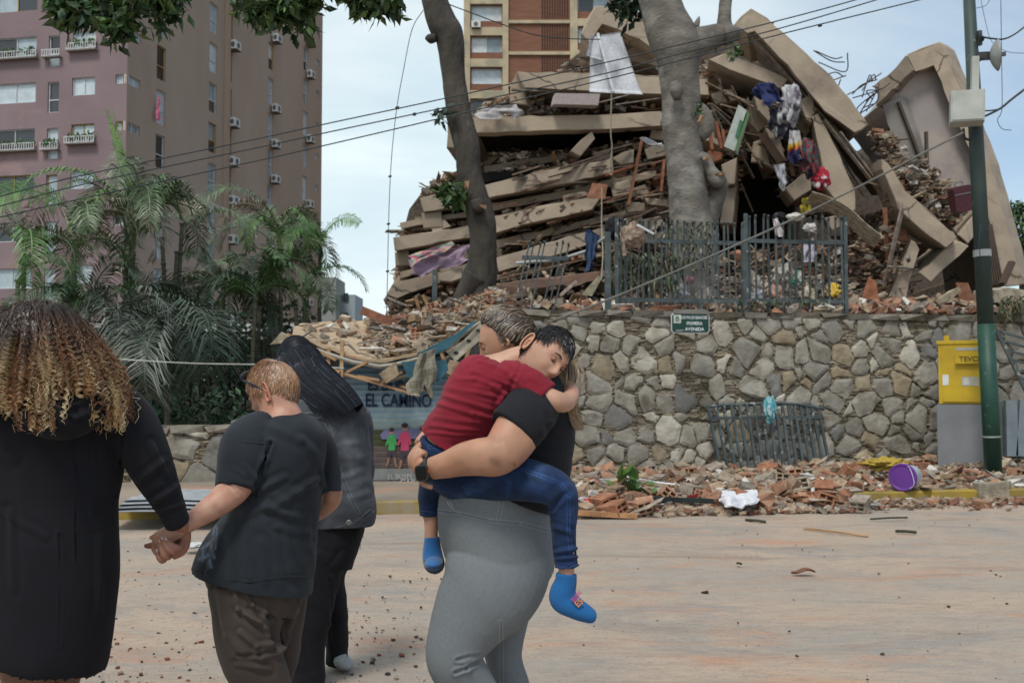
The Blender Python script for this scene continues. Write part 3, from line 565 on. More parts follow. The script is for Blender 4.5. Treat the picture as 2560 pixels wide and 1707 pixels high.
# leaning blocks at the far right
slab('beam', [(2204, 398), (2220, 406), (2262, 474), (2330, 532), (2393, 594), (2380, 606), (2367, 620), (2300, 572), (2246, 524), (2225, 470), (2205, 420)], 21.0, (.2, 1.3, .15), seed=50)
slab('beam', [(2298, 683), (2340, 645), (2385, 603), (2405, 606), (2421, 615), (2374, 662), (2326, 706)], 21.3, (.6, 1.6, .5), seed=51)
slab('beam', [(2396, 588), (2438, 532), (2448, 536), (2449, 575), (2420, 610)], 21.3, (.6, 1.6, .4), seed=52)
slab('column', [(2278, 600), (2290, 606), (2298, 624), (2275, 700), (2262, 768), (2212, 762), (2235, 712), (2260, 650)], 21.2, (.3, 1.2, 0), seed=53)
top = thing('toppled_building_section', 'big tan wall section standing tilted at the right end of the collapsed building', 'collapsed building', P(2450, 700, 24) * [1, 1, 0] + [0, 0, 3])
slab('broken_edge', [(2184, 214), (2200, 200), (2219, 189), (2240, 168), (2265, 138), (2274, 160), (2284, 174), (2262, 196), (2240, 222), (2230, 226), (2212, 246), (2189, 266), (2192, 240)], 22.9, (.4, .6, .1), top, seed=64, tone=.62, jit=.03)
slab('outer_frame', [(2267, 137), (2306, 120), (2347, 104), (2361, 116), (2380, 165), (2408, 230), (2433, 300), (2459, 367), (2475, 410), (2490, 459), (2520, 570), (2560, 712), (2512, 716), (2474, 561), (2439, 408), (2405, 330), (2377, 270), (2334, 160), (2287, 176)], 23.0, (.5, .6, .1), top, seed=60)
M_lil = mat('lilac grey plaster', (.30, .265, .255), (.24, .21, .2), sc=.7, c3=(.36, .31, .27), sc3=1)
slab('inner_wall', [(2213, 252), (2250, 215), (2286, 180), (2340, 150), (2390, 272), (2420, 335), (2452, 412), (2486, 562), (2400, 545), (2330, 440), (2270, 330)], 23.35, (.5, 4, .3), top, seed=61, m_=M_lil)
slab('pillar', [(2205, 262), (2250, 240), (2310, 420), (2275, 440), (2225, 330)], 23.2, (.3, .2, 0), top, seed=62, tone=.7, m_=mat('grey plaster', (.26, .24, .22), (.18, .165, .15), sc=1.2, bump=.3))
m = MB()
for u0, v0, u1, v1 in ((2246, 255, 2310, 420), (2315, 330, 2318, 420)): bar(m, P(u0, v0, 23.12), P(u1, v1, 23.12), .09, .06)
emit('conduit', m, mat('brown pipe', (.09, .07, .05)), top)
slab('side_wall', [(2440, 330), (2474, 562), (2512, 716), (2470, 716), (2455, 600)], 23.6, (.3, 3, 0), top, seed=63, tone=.6)
m = MB()
for k in range(5): bar(m, P(2462 + 4 * k, 560, 22.9), P(2483 + 6 * k, 712, 22.9), .035, .035)
bar(m, P(2530, 655, 22.5), P(2505, 710, 22.4), .14, .1); emit('hanging_lath', m, mat('brown lath', (.1, .07, .055)), top)
for k in range(29):                                    # loose tan lumps of slab between the floors
    rg = np.random.default_rng(300 + k)
    if k < 18: u, v = rg.uniform(1400, 1665), rg.uniform(340, 610); v = v - (u - 1500) * .1
    elif k < 24: u, v = rg.uniform(1060, 1190), rg.uniform(450, 700)
    else: u, v = rg.uniform(1770, 2020), rg.uniform(200, 470); v = max(v, (u - 1760) * .5 + 120)
    wd, hg = rg.uniform(28, 75), rg.uniform(14, 34); a = rg.normal(-.22, .25) if k < 24 else rg.normal(.6, .5); q = np.array([[-wd / 2, -hg / 2 + rg.normal(0, 4)], [rg.uniform(-8, 8), -hg / 2 + rg.normal(0, 3)], [wd / 2, -hg / 2 + rg.normal(0, 5)], [wd / 2 + rg.normal(0, 5), hg / 2 + rg.normal(0, 5)], [rg.uniform(-8, 8), hg / 2 + rg.normal(0, 3)], [-wd / 2 + rg.normal(0, 6), hg / 2]])
    q = q @ np.array([[math.cos(a), math.sin(a)], [-math.sin(a), math.cos(a)]]) + [u, v]; slab('concrete_chunk', [tuple(x) for x in q], rg.uniform(22.2, 22.9), (rg.normal(0, .2), rg.uniform(.5, 1.6), rg.normal(0, .2)), seed=400 + k, tone=rg.uniform(.6, 1.0), jit=.035)
# added backing blocks behind the slabs, coloured dark to stand for deep shade
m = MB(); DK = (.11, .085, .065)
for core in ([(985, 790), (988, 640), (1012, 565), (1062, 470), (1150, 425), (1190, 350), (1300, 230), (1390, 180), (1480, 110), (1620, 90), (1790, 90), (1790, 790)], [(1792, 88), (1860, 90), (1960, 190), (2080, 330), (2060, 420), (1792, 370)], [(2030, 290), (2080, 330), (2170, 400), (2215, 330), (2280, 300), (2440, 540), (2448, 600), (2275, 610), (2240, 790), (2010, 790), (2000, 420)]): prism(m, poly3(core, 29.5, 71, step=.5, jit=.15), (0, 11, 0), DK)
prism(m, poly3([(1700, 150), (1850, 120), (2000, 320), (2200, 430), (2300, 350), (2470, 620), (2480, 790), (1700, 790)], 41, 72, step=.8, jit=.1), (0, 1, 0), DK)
emit('shade_backing', m, M_rub, ruin)
m = MB()
Z = [([(1195, 352), (1400, 345), (1655, 330), (1655, 400), (1400, 400), (1205, 440)], 23.8, 26, 420, 'pale'), ([(1395, 175), (1500, 112), (1640, 135), (1690, 185), (1400, 183)], 23.2, 27, 260, 'mix'), ([(1300, 240), (1655, 240), (1660, 280), (1190, 290), (1200, 262)], 22.6, 26, 520, 'mix'),
     ([(1200, 440), (1300, 410), (1400, 392), (1530, 360), (1650, 330), (1665, 420), (1540, 400), (1380, 424), (1215, 458)], 22.5, 27, 700, 'mix'), ([(1215, 495), (1416, 461), (1530, 430), (1665, 400), (1665, 480), (1480, 492), (1230, 541)], 22.3, 26, 650, 'brick'),
     ([(1238, 582), (1480, 524), (1665, 470), (1668, 560), (1510, 566), (1243, 645)], 22.1, 26, 700, 'mix'), ([(1240, 681), (1420, 634), (1516, 592), (1670, 560), (1680, 770), (1230, 790)], 21.0, 25, 900, 'mix'),
     ([(1055, 480), (1090, 450), (1140, 432), (1175, 450), (1175, 470), (1050, 496)], 22.5, 25, 160, 'pale'), ([(990, 590), (1030, 558), (1062, 545), (1160, 535), (1182, 562), (1080, 578)], 22.5, 26, 300, 'pale'), ([(1000, 665), (1160, 610), (1182, 652), (1078, 680), (984, 704)], 22.4, 26, 320, 'mix'),
     ([(963, 745), (1000, 748), (1182, 690), (1230, 790), (975, 800)], 21.6, 24, 420, 'mix'),
     ([(1640, 150), (1772, 150), (1850, 190), (1950, 225), (2000, 300), (2040, 400), (2090, 540), (2040, 560), (1960, 480), (1860, 330), (1760, 330), (1650, 330)], 22.6, 28, 850, 'mix'), ([(1740, 240), (1880, 250), (1850, 480), (1760, 600), (1740, 480)], 22.4, 28, 350, 'mix'),
     ([(1780, 640), (2060, 600), (2260, 560), (2290, 770), (1780, 775)], 20.5, 25, 1100, 'mix'), ([(2170, 330), (2230, 330), (2400, 480), (2440, 540), (2395, 588), (2300, 510), (2210, 395)], 22.0, 25, 700, 'pale'), ([(2200, 520), (2290, 590), (2240, 700), (2150, 700), (2130, 560)], 22.4, 26, 420, 'mix'),
     ([(2225, 440), (2270, 500), (2250, 530), (2212, 470)], 21.1, 21.6, 140, 'brick'), ([(1900, 60), (1960, 110), (2045, 200), (2000, 190)], 24, 26, 60, 'mix')]
for z, a, b, n, p_ in Z: frags(m, z, a + .35, b + .3, int(n * 1.25), pal=p_, slope=-.12 if z[0][0] < 1400 else .0)
tag(emit('debris', m, M_rub, ruin), kind='stuff')
m = MB()                                               # layered slats and boards that stick out between floors
for (u0, v0, u1, v1, Y, wd, c) in [(1880, 92, 2210, 470, 21.9, .12, (.3, .24, .18)), (1900, 130, 2170, 440, 22.0, .08, (.2, .16, .13)), (1960, 210, 2160, 490, 22.0, .06, (.33, .28, .22)), (2060, 300, 2200, 480, 21.8, .09, (.4, .34, .27)), (2100, 330, 2240, 520, 21.7, .07, (.28, .23, .19)), (2080, 350, 2160, 490, 22.1, .05, (.15, .12, .1)),
                                   (1280, 225, 1420, 232, 22.5, .1, (.2, .17, .13)), (1230, 700, 1500, 640, 21.2, .08, (.22, .15, .1)), (1470, 640, 1560, 620, 21, .1, (.3, .2, .13)), (1540, 560, 1640, 520, 21.9, .08, (.2, .14, .1)), (2212, 520, 2222, 680, 21, .09, (.33, .15, .08)), (2256, 520, 2210, 715, 20.8, .1, (.32, .26, .22)),
                                   (1640, 520, 1560, 560, 21.8, .07, (.25, .2, .16)), (1600, 230, 1480, 262, 22.4, .05, (.35, .32, .3)), (1540, 262, 1650, 246, 22.3, .05, (.3, .26, .22)), (1310, 660, 1270, 700, 21.5, .06, (.4, .33, .22)), (1500, 425, 1640, 405, 22, .06, (.12, .1, .08))]:
    bar(m, P(u0, v0, Y), P(u1, v1, Y + .4), wd, wd * .4, c)
for k in range(60):
    u, v = RNG.uniform(1240, 1660), RNG.uniform(0, 1); v = 430 + 200 * v - (u - 1240) * .2; l = RNG.uniform(40, 120); a = RNG.normal(-.22, .12); bar(m, P(u, v, 22.0), P(u + l, v + l * a, 22.4), RNG.uniform(.03, .1), .03, PAL[RNG.choice([0, 2, 3, 5, 8])] * RNG.uniform(.6, 1.1))
for k in range(40):
    u = RNG.uniform(1760, 2050); v = RNG.uniform(190, 480) if u > 1850 else RNG.uniform(190, 340); l = RNG.uniform(30, 90); a = RNG.uniform(.2, 1.6); bar(m, P(u, v, 22.1), P(u + l * math.cos(a), v + l * math.sin(a), 22.3), RNG.uniform(.03, .09), .03, PAL[RNG.choice([2, 3, 4, 5, 8])] * RNG.uniform(.5, 1.1))
tag(emit('broken_boards', m, M_rub, ruin), kind='stuff')
m = MB(); rg = np.random.default_rng(5)                # bent reinforcing bars
for (u, v, du, dv, n) in ((2040, 140, 75, 10, 3), (2060, 180, 70, 15, 3), (2120, 240, 70, -40, 3), (2150, 300, 40, -60, 4), (2165, 260, 25, -30, 3), (2185, 200, -40, 40, 2), (1690, 470, -60, 10, 4)):
    for k in range(n):
        a = P(u + rg.normal(0, 8), v + rg.normal(0, 10), 22.3); b = P(u + du + rg.normal(0, 14), v + dv + rg.normal(0, 14), 22.3 + rg.normal(0, .3)); c = (a + b) / 2 + rg.normal(0, .18, 3); tube(m, [a, c, b], .014, 5, 5)
emit('reinforcing_bars', m, mat('rusty rebar', (.06, .045, .04), rough=.7, bump=0), ruin)
# hanging clothes heap inside the right half, one heap
def cloth(name, label, cat, quad, Y, c, th=.012, fold=.06, nu=16, nv=18, drop=None, pal=None, seed=0, freq=9, par=None, group=None, Y2=None, m_=None, edge=.0):
    """a draped cloth through four pixel corners (top left, top right, bottom right, bottom left)"""
    rg = np.random.default_rng(seed); G = np.zeros((nv, nu, 3)); Y2 = Y2 or Y; tl, tr, br, bl = [np.array(q, float) for q in quad]
    for i in range(nv):
        for j in range(nu):
            a, b = i / (nv - 1), j / (nu - 1); q = (tl * (1 - b) + tr * b) * (1 - a) + (bl * (1 - b) + br * b) * a
            q = q + edge * np.array([vn([b * 3, a * 5, seed]), vn([b * 5, a * 3, seed + 5])]) * (a if drop is None else 1)
            G[i, j] = P(q[0], q[1], (Y * (1 - a) + Y2 * a) + fold * (math.sin(b * freq + seed + 1.3 * vn([b * 3, a * 2, seed])) * (.35 + a * .65) + .6 * vn([b * 5, a * 4, seed + 3])))
    m = MB(); col = np.broadcast_to(np.array(c), G.shape).copy()
    if pal is not None: col = pal(G, nv, nu)
    sheet(m, G, th, col); o = emit(name, m, m_ or M_cloth, par, smooth=True)
    if par is None: tag(o, label, cat, group)
    return o
# ================================================================ TREES, PALMS, PLANTS
M_bark = mat('grey bark', (.175, .157, .135), (.085, .076, .065), sc=3.5, stretch=(1, 1, 1.6), bump=.3, bs=13, bd=.03, c3=(.25, .235, .21), sc3=1.5, f3=(.5, .65), split=(.3, .7))
M_bark2 = mat('dark bark', (.066, .056, .046), (.03, .026, .021), sc=3, stretch=(1, 1, .5), bump=.5, bs=10, bd=.04, c3=(.13, .12, .10), sc3=2, f3=(.58, .7))
def trunk(mb, st, Y, n=26, m=6, amp=.035, seed=0):
    pts = np.array([[*P(u, v, Y), w_ / 2 * Y / F] for u, v, w_ in st]); q = crom(pts, m); T = np.gradient(q[:, :3], axis=0); a = np.linspace(0, 2 * np.pi, n, endpoint=False); rings = []; up = np.array([0, 1., 0])
    for p, t in zip(q, T):
        t = nrm(t); s = nrm(np.cross(t, up)); u2 = np.cross(s, t); d = np.cos(a)[:, None] * s + np.sin(a)[:, None] * u2; c = p[:3] + p[3] * d
        rings.append(c + d * (amp * fbm(c * [3.2, 3.2, 1.6] + seed, 3))[:, None])
    ringloft(mb, rings)
def leaf_cloud(mb, C, rad, n, size, col, droop=.3, seed=0, shell=.0):
    rg = np.random.default_rng(seed); d = rg.normal(0, 1, (n, 3)); d /= np.linalg.norm(d, axis=1)[:, None]; r = (shell + (1 - shell) * rg.random(n)) ** (1 / 2.2)
    c = np.asarray(C) + d * np.asarray(rad) * r[:, None]; t = rg.normal(0, 1, (n, 3)) + [0, 0, -droop]; t /= np.linalg.norm(t, axis=1)[:, None]
    s = np.cross(t, rg.normal(0, 1, (n, 3))); s /= np.linalg.norm(s, axis=1)[:, None]; L_ = (size * rg.uniform(.6, 1.3, n))[:, None]; wv = s * L_ * .22; nn = np.cross(t, s) * L_ * .06
    V = np.stack([c, c + t * L_ * .45 + wv + nn, c + t * L_ + 0 * nn, c + t * L_ * .45 - wv + nn], 1).reshape(-1, 3); Fq = np.arange(4 * n).reshape(-1, 4)
    cc = np.asarray(col)[rg.integers(0, len(col), n)] * rg.uniform(.6, 1.5, (n, 1)); mb.add(V, Fq, np.repeat(cc, 4, 0))
GR = np.array([[.04, .09, .025], [.06, .12, .03], [.03, .07, .03], [.09, .15, .04]]); GD = np.array([[.02, .045, .022], [.03, .06, .03], [.035, .055, .035]])
t1 = thing('street_tree', 'dark slender tree trunk leaning left in front of the collapsed floors', 'tree', P(1190, 795, 17.5))
m = MB(); trunk(m, [(1082, -60, 58), (1088, 0, 62), (1106, 60, 68), (1124, 100, 66), (1133, 200, 56), (1153, 300, 60), (1171, 400, 58), (1180, 455, 60), (1190, 500, 66), (1201, 550, 68), (1210, 600, 68), (1209, 650, 76), (1200, 695, 92), (1184, 750, 104), (1180, 800, 130)], 17.5, seed=2)
trunk(m, [(1090, 95, 20), (1076, 98, 26), (1070, 104, 20)], 17.4, m=4, amp=.01); trunk(m, [(1190, 690, 60), (1160, 735, 50), (1135, 790, 50)], 17.3, seed=5)
trunk(m, [(1190, 500, 30), (1198, 520, 34), (1208, 516, 22)], 17.2, m=4, amp=.02)
emit('trunk', m, M_bark2, t1, smooth=True)
m = MB(); box(m, P(1210, 516, 17.1), [.09, .04, .08], rotm(.3, .2, .4), None, .2); box(m, P(1167, 463, 17.15), [.06, .04, .10], None, None, .2); emit_each('pruning_scar', m, mat('raw cut wood', (.36, .22, .13), (.25, .14, .08), sc=20), t1)
m = MB(); leaf_cloud(m, P(1130, 480, 17.3), (.28, .2, .25), 150, .2, GR, .8, 1); leaf_cloud(m, P(1103, 285, 17.2), (.14, .1, .2), 22, .22, GD, .6, 2); tube(m, [P(1128, 288, 17.4), P(1110, 282, 17.2)], .01, 5); tube(m, [P(1165, 500, 17.4), P(1130, 470, 17.2)], .012, 5)
emit('leaves', m, M_leaf, t1)
t2 = thing('street_tree', 'thick pale grey tree trunk that forks behind the iron fence', 'tree', P(1730, 760, 17.0))
m = MB(); trunk(m, [(1625, -90, 110), (1640, -30, 100), (1655, 20, 104), (1672, 70, 118), (1692, 120, 128), (1698, 180, 104), (1703, 240, 96), (1701, 290, 93), (1706, 350, 95), (1712, 410, 96), (1718, 470, 98), (1724, 530, 106), (1733, 590, 116), (1736, 650, 118), (1740, 720, 130), (1740, 780, 150)], 17.0, amp=.03, seed=4)
trunk(m, [(1690, 150, 90), (1730, 118, 78), (1775, 95, 66), (1808, 82, 56), (1812, 50, 40), (1813, 10, 36), (1822, -60, 34)], 17.05, seed=7); trunk(m, [(1808, 90, 50), (1835, 86, 42), (1852, 92, 22)], 17.0, m=4)
trunk(m, [(1735, 395, 40), (1760, 395, 26), (1775, 425, 30), (1792, 450, 44), (1805, 440, 34)], 16.85, m=6, amp=.02); trunk(m, [(1800, 455, 50), (1790, 500, 46), (1768, 560, 44), (1750, 620, 50)], 17.1, seed=9)
trunk(m, [(1728, 260, 30), (1750, 285, 46), (1762, 320, 40), (1745, 345, 24)], 16.9, m=5, amp=.03, seed=3); trunk(m, [(1685, 205, 20), (1690, 228, 36), (1693, 250, 20)], 16.55, m=4, amp=.03)
trunk(m, [(1738, 70, 22), (1745, 52, 12), (1748, 42, 4)], 17, m=3, amp=.005)
emit('trunk', m, M_bark, t2, smooth=True)
m = MB(); box(m, P(1752, 300, 16.55), [.08, .04, .10], rotm(.3, .2, .4), None, .2); box(m, P(1762, 396, 16.7), [.1, .05, .05], None, None, .2); box(m, P(1803, 436, 16.7), [.12, .06, .03], None, None, .2); emit_each('pruning_scar', m, mat('raw cut wood', (.5, .3, .18)), t2)
m = MB(); leaf_cloud(m, P(1838, 128, 16.8), (.12, .1, .15), 40, .14, GR, .5, 4); leaf_cloud(m, P(1568, 12, 17.6), (.3, .2, .35), 160, .25, GD, .5, 5); leaf_cloud(m, P(1745, 272, 16.6), (.1, .1, .08), 14, .12, GR, .5, 4); tube(m, [P(1620, -20, 17.3), P(1568, 10, 17.6)], .02, 5); emit('leaves', m, M_leaf, t2)
# overhanging branches of a tree outside the picture
tb = thing('overhanging_branches', 'leafy green branches hanging into the picture along the top left', 'tree', P(400, -200, 8))
m = MB(); l = MB(); rg = np.random.default_rng(9)
br_ = [([(420, -260), (330, -80), (260, -10), (195, 30), (165, 40)], 8.2), ([(420, -200), (350, -30), (300, 40), (290, 70)], 8), ([(500, -200), (460, -60), (420, 5), (395, 12)], 8.4), ([(700, -260), (720, -60), (700, 0), (655, 10), (640, 5)], 8.3), ([(700, -240), (740, -60), (745, 10), (732, 40)], 8.5), ([(900, -260), (920, -80), (950, -12), (975, 0)], 8.2), ([(860, -250), (890, -70), (900, -8), (895, 5)], 8.4), ([(800, -250), (800, -60), (780, -12)], 8.6)]
for pts, Y in br_:
    A = crom([P(u, v, Y) for u, v in pts], 6); tube(m, A, np.linspace(.03, .006, len(A)), 6)
    for p in A[len(A) // 3:]:
        n = 24; d = rg.normal(0, 1, (n, 3)) * [1, .8, .8]
        for q in range(2): leaf_cloud(l, p + rg.normal(0, .06, 3), (.12, .12, .09), 16, .125, GR * .9, .4, int(rg.integers(1e6)))
emit('branch', m, M_bark2, tb); emit('crown', l, M_leaf, tb)
# areca palms
M_palm = mat('palm leaflets', W1, (.7, .7, .7), sc=2, vcol=True, rough=.45, bump=0, spec=.5)
M_stem = mat('palm stem', (.16, .16, .11), (.08, .075, .05), sc=6, stretch=(1, 1, 6), bump=.2)
def frond(mb, base, az, el, L_, droop, col, rg, ll=.42, n=46, tilt=0, w0=.022):
    h = np.array([math.cos(az), math.sin(az), 0]); p = np.array(base, float); pts = []; e = el; m_ = 26
    for k in range(m_ + 1): pts.append(p.copy()); p = p + (h * math.cos(e) + np.array([0, 0, math.sin(e)])) * L_ / m_; e -= droop / m_ * (1 + k / m_ * 1.2)
    pts = np.array(pts); tube(mb, pts, np.linspace(.016, .004, len(pts)), 5, col=np.array(col) * 1.25); T = np.gradient(pts, axis=0); T /= np.linalg.norm(T, axis=1)[:, None]
    V, Fq, C = [], [], []
    for i in range(n):
        f = .16 + .84 * i / n; x = f * m_; k = min(int(x), m_ - 1); q = pts[k] + (pts[k + 1] - pts[k]) * (x - k); t = T[k]; s = nrm(np.cross(t, [0, 0, 1]) + 1e-6); s = s * math.cos(tilt) + np.cross(t, s) * math.sin(tilt); u = np.cross(s, t)
        l_ = ll * (math.sin(math.pi * min(1, f * .93 + .05)) ** .55) * rg.uniform(.85, 1.12)
        for sg in (-1, 1):
            d = nrm(t * rg.uniform(.55, .9) + s * sg + u * rg.uniform(.2, .5)); w_ = nrm(np.cross(d, u)) * w0 / 2 * rg.uniform(.8, 1.2); a = q; b = q + d * l_ * .45 - np.array([0, 0, .05 * l_]); c = q + d * l_ * .82 - np.array([0, 0, rg.uniform(.2, .5) * l_])
            k0 = len(V); V += [a - w_ * .4, a + w_ * .4, b + w_, b - w_, c + w_ * .3, c - w_ * .3]; Fq += [[k0, k0 + 1, k0 + 2, k0 + 3], [k0 + 3, k0 + 2, k0 + 4, k0 + 5]]; C += [np.array(col) * rg.uniform(.6, 1.35)] * 6
    mb.add(np.array(V), np.array(Fq), np.array(C))
PG = [(.09, .15, .06), (.12, .17, .085), (.16, .18, .11), (.07, .13, .05), (.20, .20, .13), (.09, .20, .04), (.20, .16, .10)]
def palm(u, v, Y, nf, L_, seed, label, ub=None, stems=3, cols=PG, ll=.42, el=(.5, 1.35), dr=1.5, spear=False, azr=None, vb=None):
    rg = np.random.default_rng(seed); b = P(u, v, Y); g0 = P(ub or u, v, Y) * [1, 1, 0] + [0, 0, .1]; th_ = thing('palm_tree', label, 'palm', g0, 'palms behind the low stone wall'); m = MB()
    for k in range(stems):
        o = rg.normal(0, .16, 3) * [1, 1, 0] * (k > 0); A = crom([g0 + o * 1.5, (g0 + b) / 2 + o * 1.2 + rg.normal(0, .05, 3), b + o - [0, 0, .25 * k]], 8); tube(m, A, np.linspace(.05, .035, len(A)), 8)
        for q in A[::2]: tube(m, [q - [0, 0, .012], q + [0, 0, .012]], .052, 8)
    emit('trunk', m, M_stem, th_); m = MB()
    for k in range(nf):
        az = rg.uniform(0, 6.28) if azr is None else rg.uniform(*azr); frond(m, b + rg.normal(0, .08, 3) * [1, 1, 1.5], az, rg.uniform(*el), L_ * rg.uniform(.75, 1.15), dr * rg.uniform(.75, 1.3), cols[rg.integers(len(cols))], rg, ll, tilt=rg.normal(0, .4))
    if spear:
        for k in range(3): frond(m, b, rg.uniform(0, 6), 1.45 - .08 * k, L_ * .85, .12, (.12, .27, .03), rg, .22, 40)
    emit('crown', m, M_palm, th_); return th_
palm(335, 565, 16.5, 13, 2.3, 1, 'tallest palm with one upright bright green spear in front of the tower corner', stems=4, spear=True, dr=1.9, el=(.7, 1.4), ub=345)
palm(185, 600, 15.5, 10, 2.0, 2, 'dusty palm leaning over the curly haired person', stems=3, dr=2.0, ub=215)
palm(455, 560, 17.0, 9, 1.9, 3, 'grey green palm directly right of the tallest palm', stems=3, dr=2.1, ub=445)
palm(60, 660, 15.0, 7, 1.9, 4, 'palm at the left edge with long fronds hanging low', stems=2, dr=2.0)
palm(700, 620, 18.5, 11, 2.2, 5, 'palm in front of the far right end of the tower', stems=4, dr=2.1, el=(.7, 1.4))
palm(800, 625, 19.5, 9, 1.5, 6, 'thin feathery palm standing against the open sky', stems=1, dr=1.4, ll=.3, el=(.8, 1.4))
palm(640, 730, 17.5, 12, 1.8, 7, 'brighter green palm below the palm at the right end of the tower', stems=2, dr=1.7, cols=[(.05, .12, .03), (.04, .08, .04), (.07, .14, .04)])
palm(560, 720, 18.5, 9, 1.5, 8, 'small palm halfway along the railing', stems=2, dr=1.5)
palm(300, 830, 14.6, 13, 2.1, 9, 'broad low palm whose fronds arch out beside the curly hair', stems=2, dr=2.1, ll=.6, cols=[(.05, .08, .05), (.08, .10, .075), (.11, .125, .1), (.04, .07, .035)])
palm(420, 860, 14.3, 9, 2.2, 10, 'big old palm with a long frond drooping down over the low wall', stems=1, dr=3.0, ll=.65, el=(.6, 1.1), azr=(-2.6, -.2), cols=[(.08, .10, .075), (.11, .125, .1), (.05, .08, .05)])
palm(215, 800, 15.2, 10, 1.7, 11, 'bushy green palm low down by the left wall', stems=2, dr=1.6, cols=[(.05, .13, .03), (.04, .08, .03)])
palm(760, 740, 19.0, 9, 1.5, 12, 'dark palm just left of the sagging roof', stems=2, dr=1.6)
for i, (u, v, Y, rx, rz, n, lb) in enumerate([(300, 990, 16.5, 1.1, .7, 2600, 'dark hedge mass behind the drooping palm frond'), (560, 900, 18, 1.2, .9, 2600, 'dark shrub behind the railing left of the black haired person'), (120, 900, 17, 1.4, 1.1, 2600, 'dark shrub behind the curly haired person'), (420, 820, 19, 1.3, .9, 2200, 'dark shrub behind the broad low palm'), (700, 830, 19.5, 1.0, .7, 1800, 'dark shrub under the small palms near the sagging roof'), (520, 1030, 16.2, 1.0, .45, 1600, 'low dark shrub on top of the low stone wall')]):
    c = P(u, v, Y); th_ = thing('shrub', lb, 'shrub', (c[0], c[1], .1), 'shrubs behind the low stone wall'); m = MB()
    for k in range(6): tube(m, [c * [1, 1, 0] + RNG.normal(0, .15, 3) * [1, 1, 0] + [0, 0, .1], c + RNG.normal(0, .4, 3)], .02, 5)
    emit('stems', m, M_stem, th_); m = MB(); leaf_cloud(m, c - [0, 0, .2], (rx, .7, rz + .2), n // 2, .16, GD * 2.2, .2, 40 + i); emit('crown', m, M_leaf, th_)
c = P(2562, 620, 40.); th_ = thing('broadleaf_tree', 'green tree at the right edge behind the toppled wall section', 'tree', (c[0], c[1], 0)); m = MB(); tube(m, [(c[0], c[1], 0), c], .25, 8); emit('trunk', m, M_bark2, th_)
m = MB(); leaf_cloud(m, c, (.75, 1.5, 1.3), 1600, .25, GR, .2, 3); leaf_cloud(m, P(2535, 530, 40), (.5, .6, .5), 300, .22, GR, .2, 4); emit('crown', m, M_leaf, th_)
for u0, u1, v0, v1, n, lb in ((1530, 1700, 640, 770, 420, 'drooping dusty shrub pushing through the fence left of the street sign'), (1660, 1790, 560, 740, 170, 'thin green creeper around the foot of the pale tree trunk'), (2500, 2580, 750, 830, 200, 'dry brown grass tuft hanging over the wall at the right edge'), (1850, 2080, 752, 775, 120, 'trailing weeds on the wall top under the fence')):
    m = MB(); Y = 15.3; n3 = RNG.uniform(0, 1, (n, 2)); Cx = P_arr(u0 + (u1 - u0) * n3[:, 0], v0 + (v1 - v0) * n3[:, 1] * .7, RNG.uniform(14.7, 16.2, n) + (.2 if u0 < 1800 else .2))
    dr_ = 'brown' in lb; cols = np.array([[.16, .14, .08], [.10, .09, .05], [.07, .09, .03]]) if dr_ else np.array([[.07, .10, .035], [.11, .12, .06], [.05, .08, .03], [.16, .14, .09]])
    for p in Cx:
        a = RNG.uniform(0, 6.28); d = np.array([math.cos(a) * .6, math.sin(a) * .6, .5]); l_ = RNG.uniform(.18, .42) * (.6 if v1 - v0 < 40 else 1); w_ = np.array([-math.sin(a), math.cos(a), 0]) * .016; b = p + d * l_ * .4; c_ = b + (d * .4 - [0, 0, 1.0]) * l_ * .7
        cc = cols[RNG.integers(len(cols))] * RNG.uniform(.6, 1.3); m.add([p - w_, p + w_, b + w_, b - w_, c_], [(0, 1, 2, 3), (3, 2, 4)], cc)
    tag(emit('hanging_plant', m, M_leaf), lb, 'plant')
# ================================================================ FENCES AND RAILINGS
def fence_panel(name, label, A, B, h, nb, mtl, group=None, lean=(0, 0, 0), posts=True, pw=.055, rails=(.12, .8), tips=True, skip=(), bw=.032, top=None, rg=np.random.default_rng(3)):
    A, B = np.array(A, float), np.array(B, float); f = thing(name, label, 'fence', (A + B) / 2, group); ln = np.array(lean, float); up = np.array([0, 0, 1.]) + ln; m = MB()
    for r in rails: bar(m, A + up * h * r, B + up * h * r, .035, .06)
    emit('rail', m, mtl, f); d = B - A
    for k in range(nb):
        if k in skip: continue
        p = A + d * (k + .5) / nb; m = MB(); j = rg.normal(0, .012, 3); bar(m, p, p + up * h + j, bw, bw * .7)
        q = p + up * h + j; box(m, q + [0, -.015, .02], [bw, .03, .06], rotm(.5, 0, 0), None); emit('bar', m, mtl, f)
    if posts:
        for p in (A, B): m = MB(); bar(m, p - up * .1, p + up * (h + .06), pw, pw); emit('post', m, mtl, f)
    return f
def WT(u, off=.12): # a point on the wall top seen in column u
    k = (u - 1280) / F; Y = (14.45) / (1 - .17 * k) ; return np.array([k * (Y), Y + off, TZ + .05])
H1 = 1.38
fence_panel('iron_fence', 'bent iron fence section on the wall top in front of the pale grey tree trunk', WT(1545), WT(1868), H1 - .03, 22, M_metal, rails=(.14, .80))
fence_panel('iron_fence', 'upright iron fence section on the wall top nearest the street lamp pole', WT(1872), WT(2124), H1 + .1, 15, M_metal, rails=(.14, .76))
fence_panel('iron_fence', 'leaning iron fence section with widely spread bars left of the jeans', WT(1276, .1), WT(1392, .1), .98, 8, M_metal, lean=(.22, 0, 0), posts=False, rails=(.8,), skip=(4,))
f = thing('fence_post', 'dark iron post with a bent top rail beside the hanging jeans', 'fence post', WT(1522)); m = MB(); bar(m, WT(1522), WT(1522) + [0, 0, 1.2], .09, .09); emit('post', m, M_metal, f)
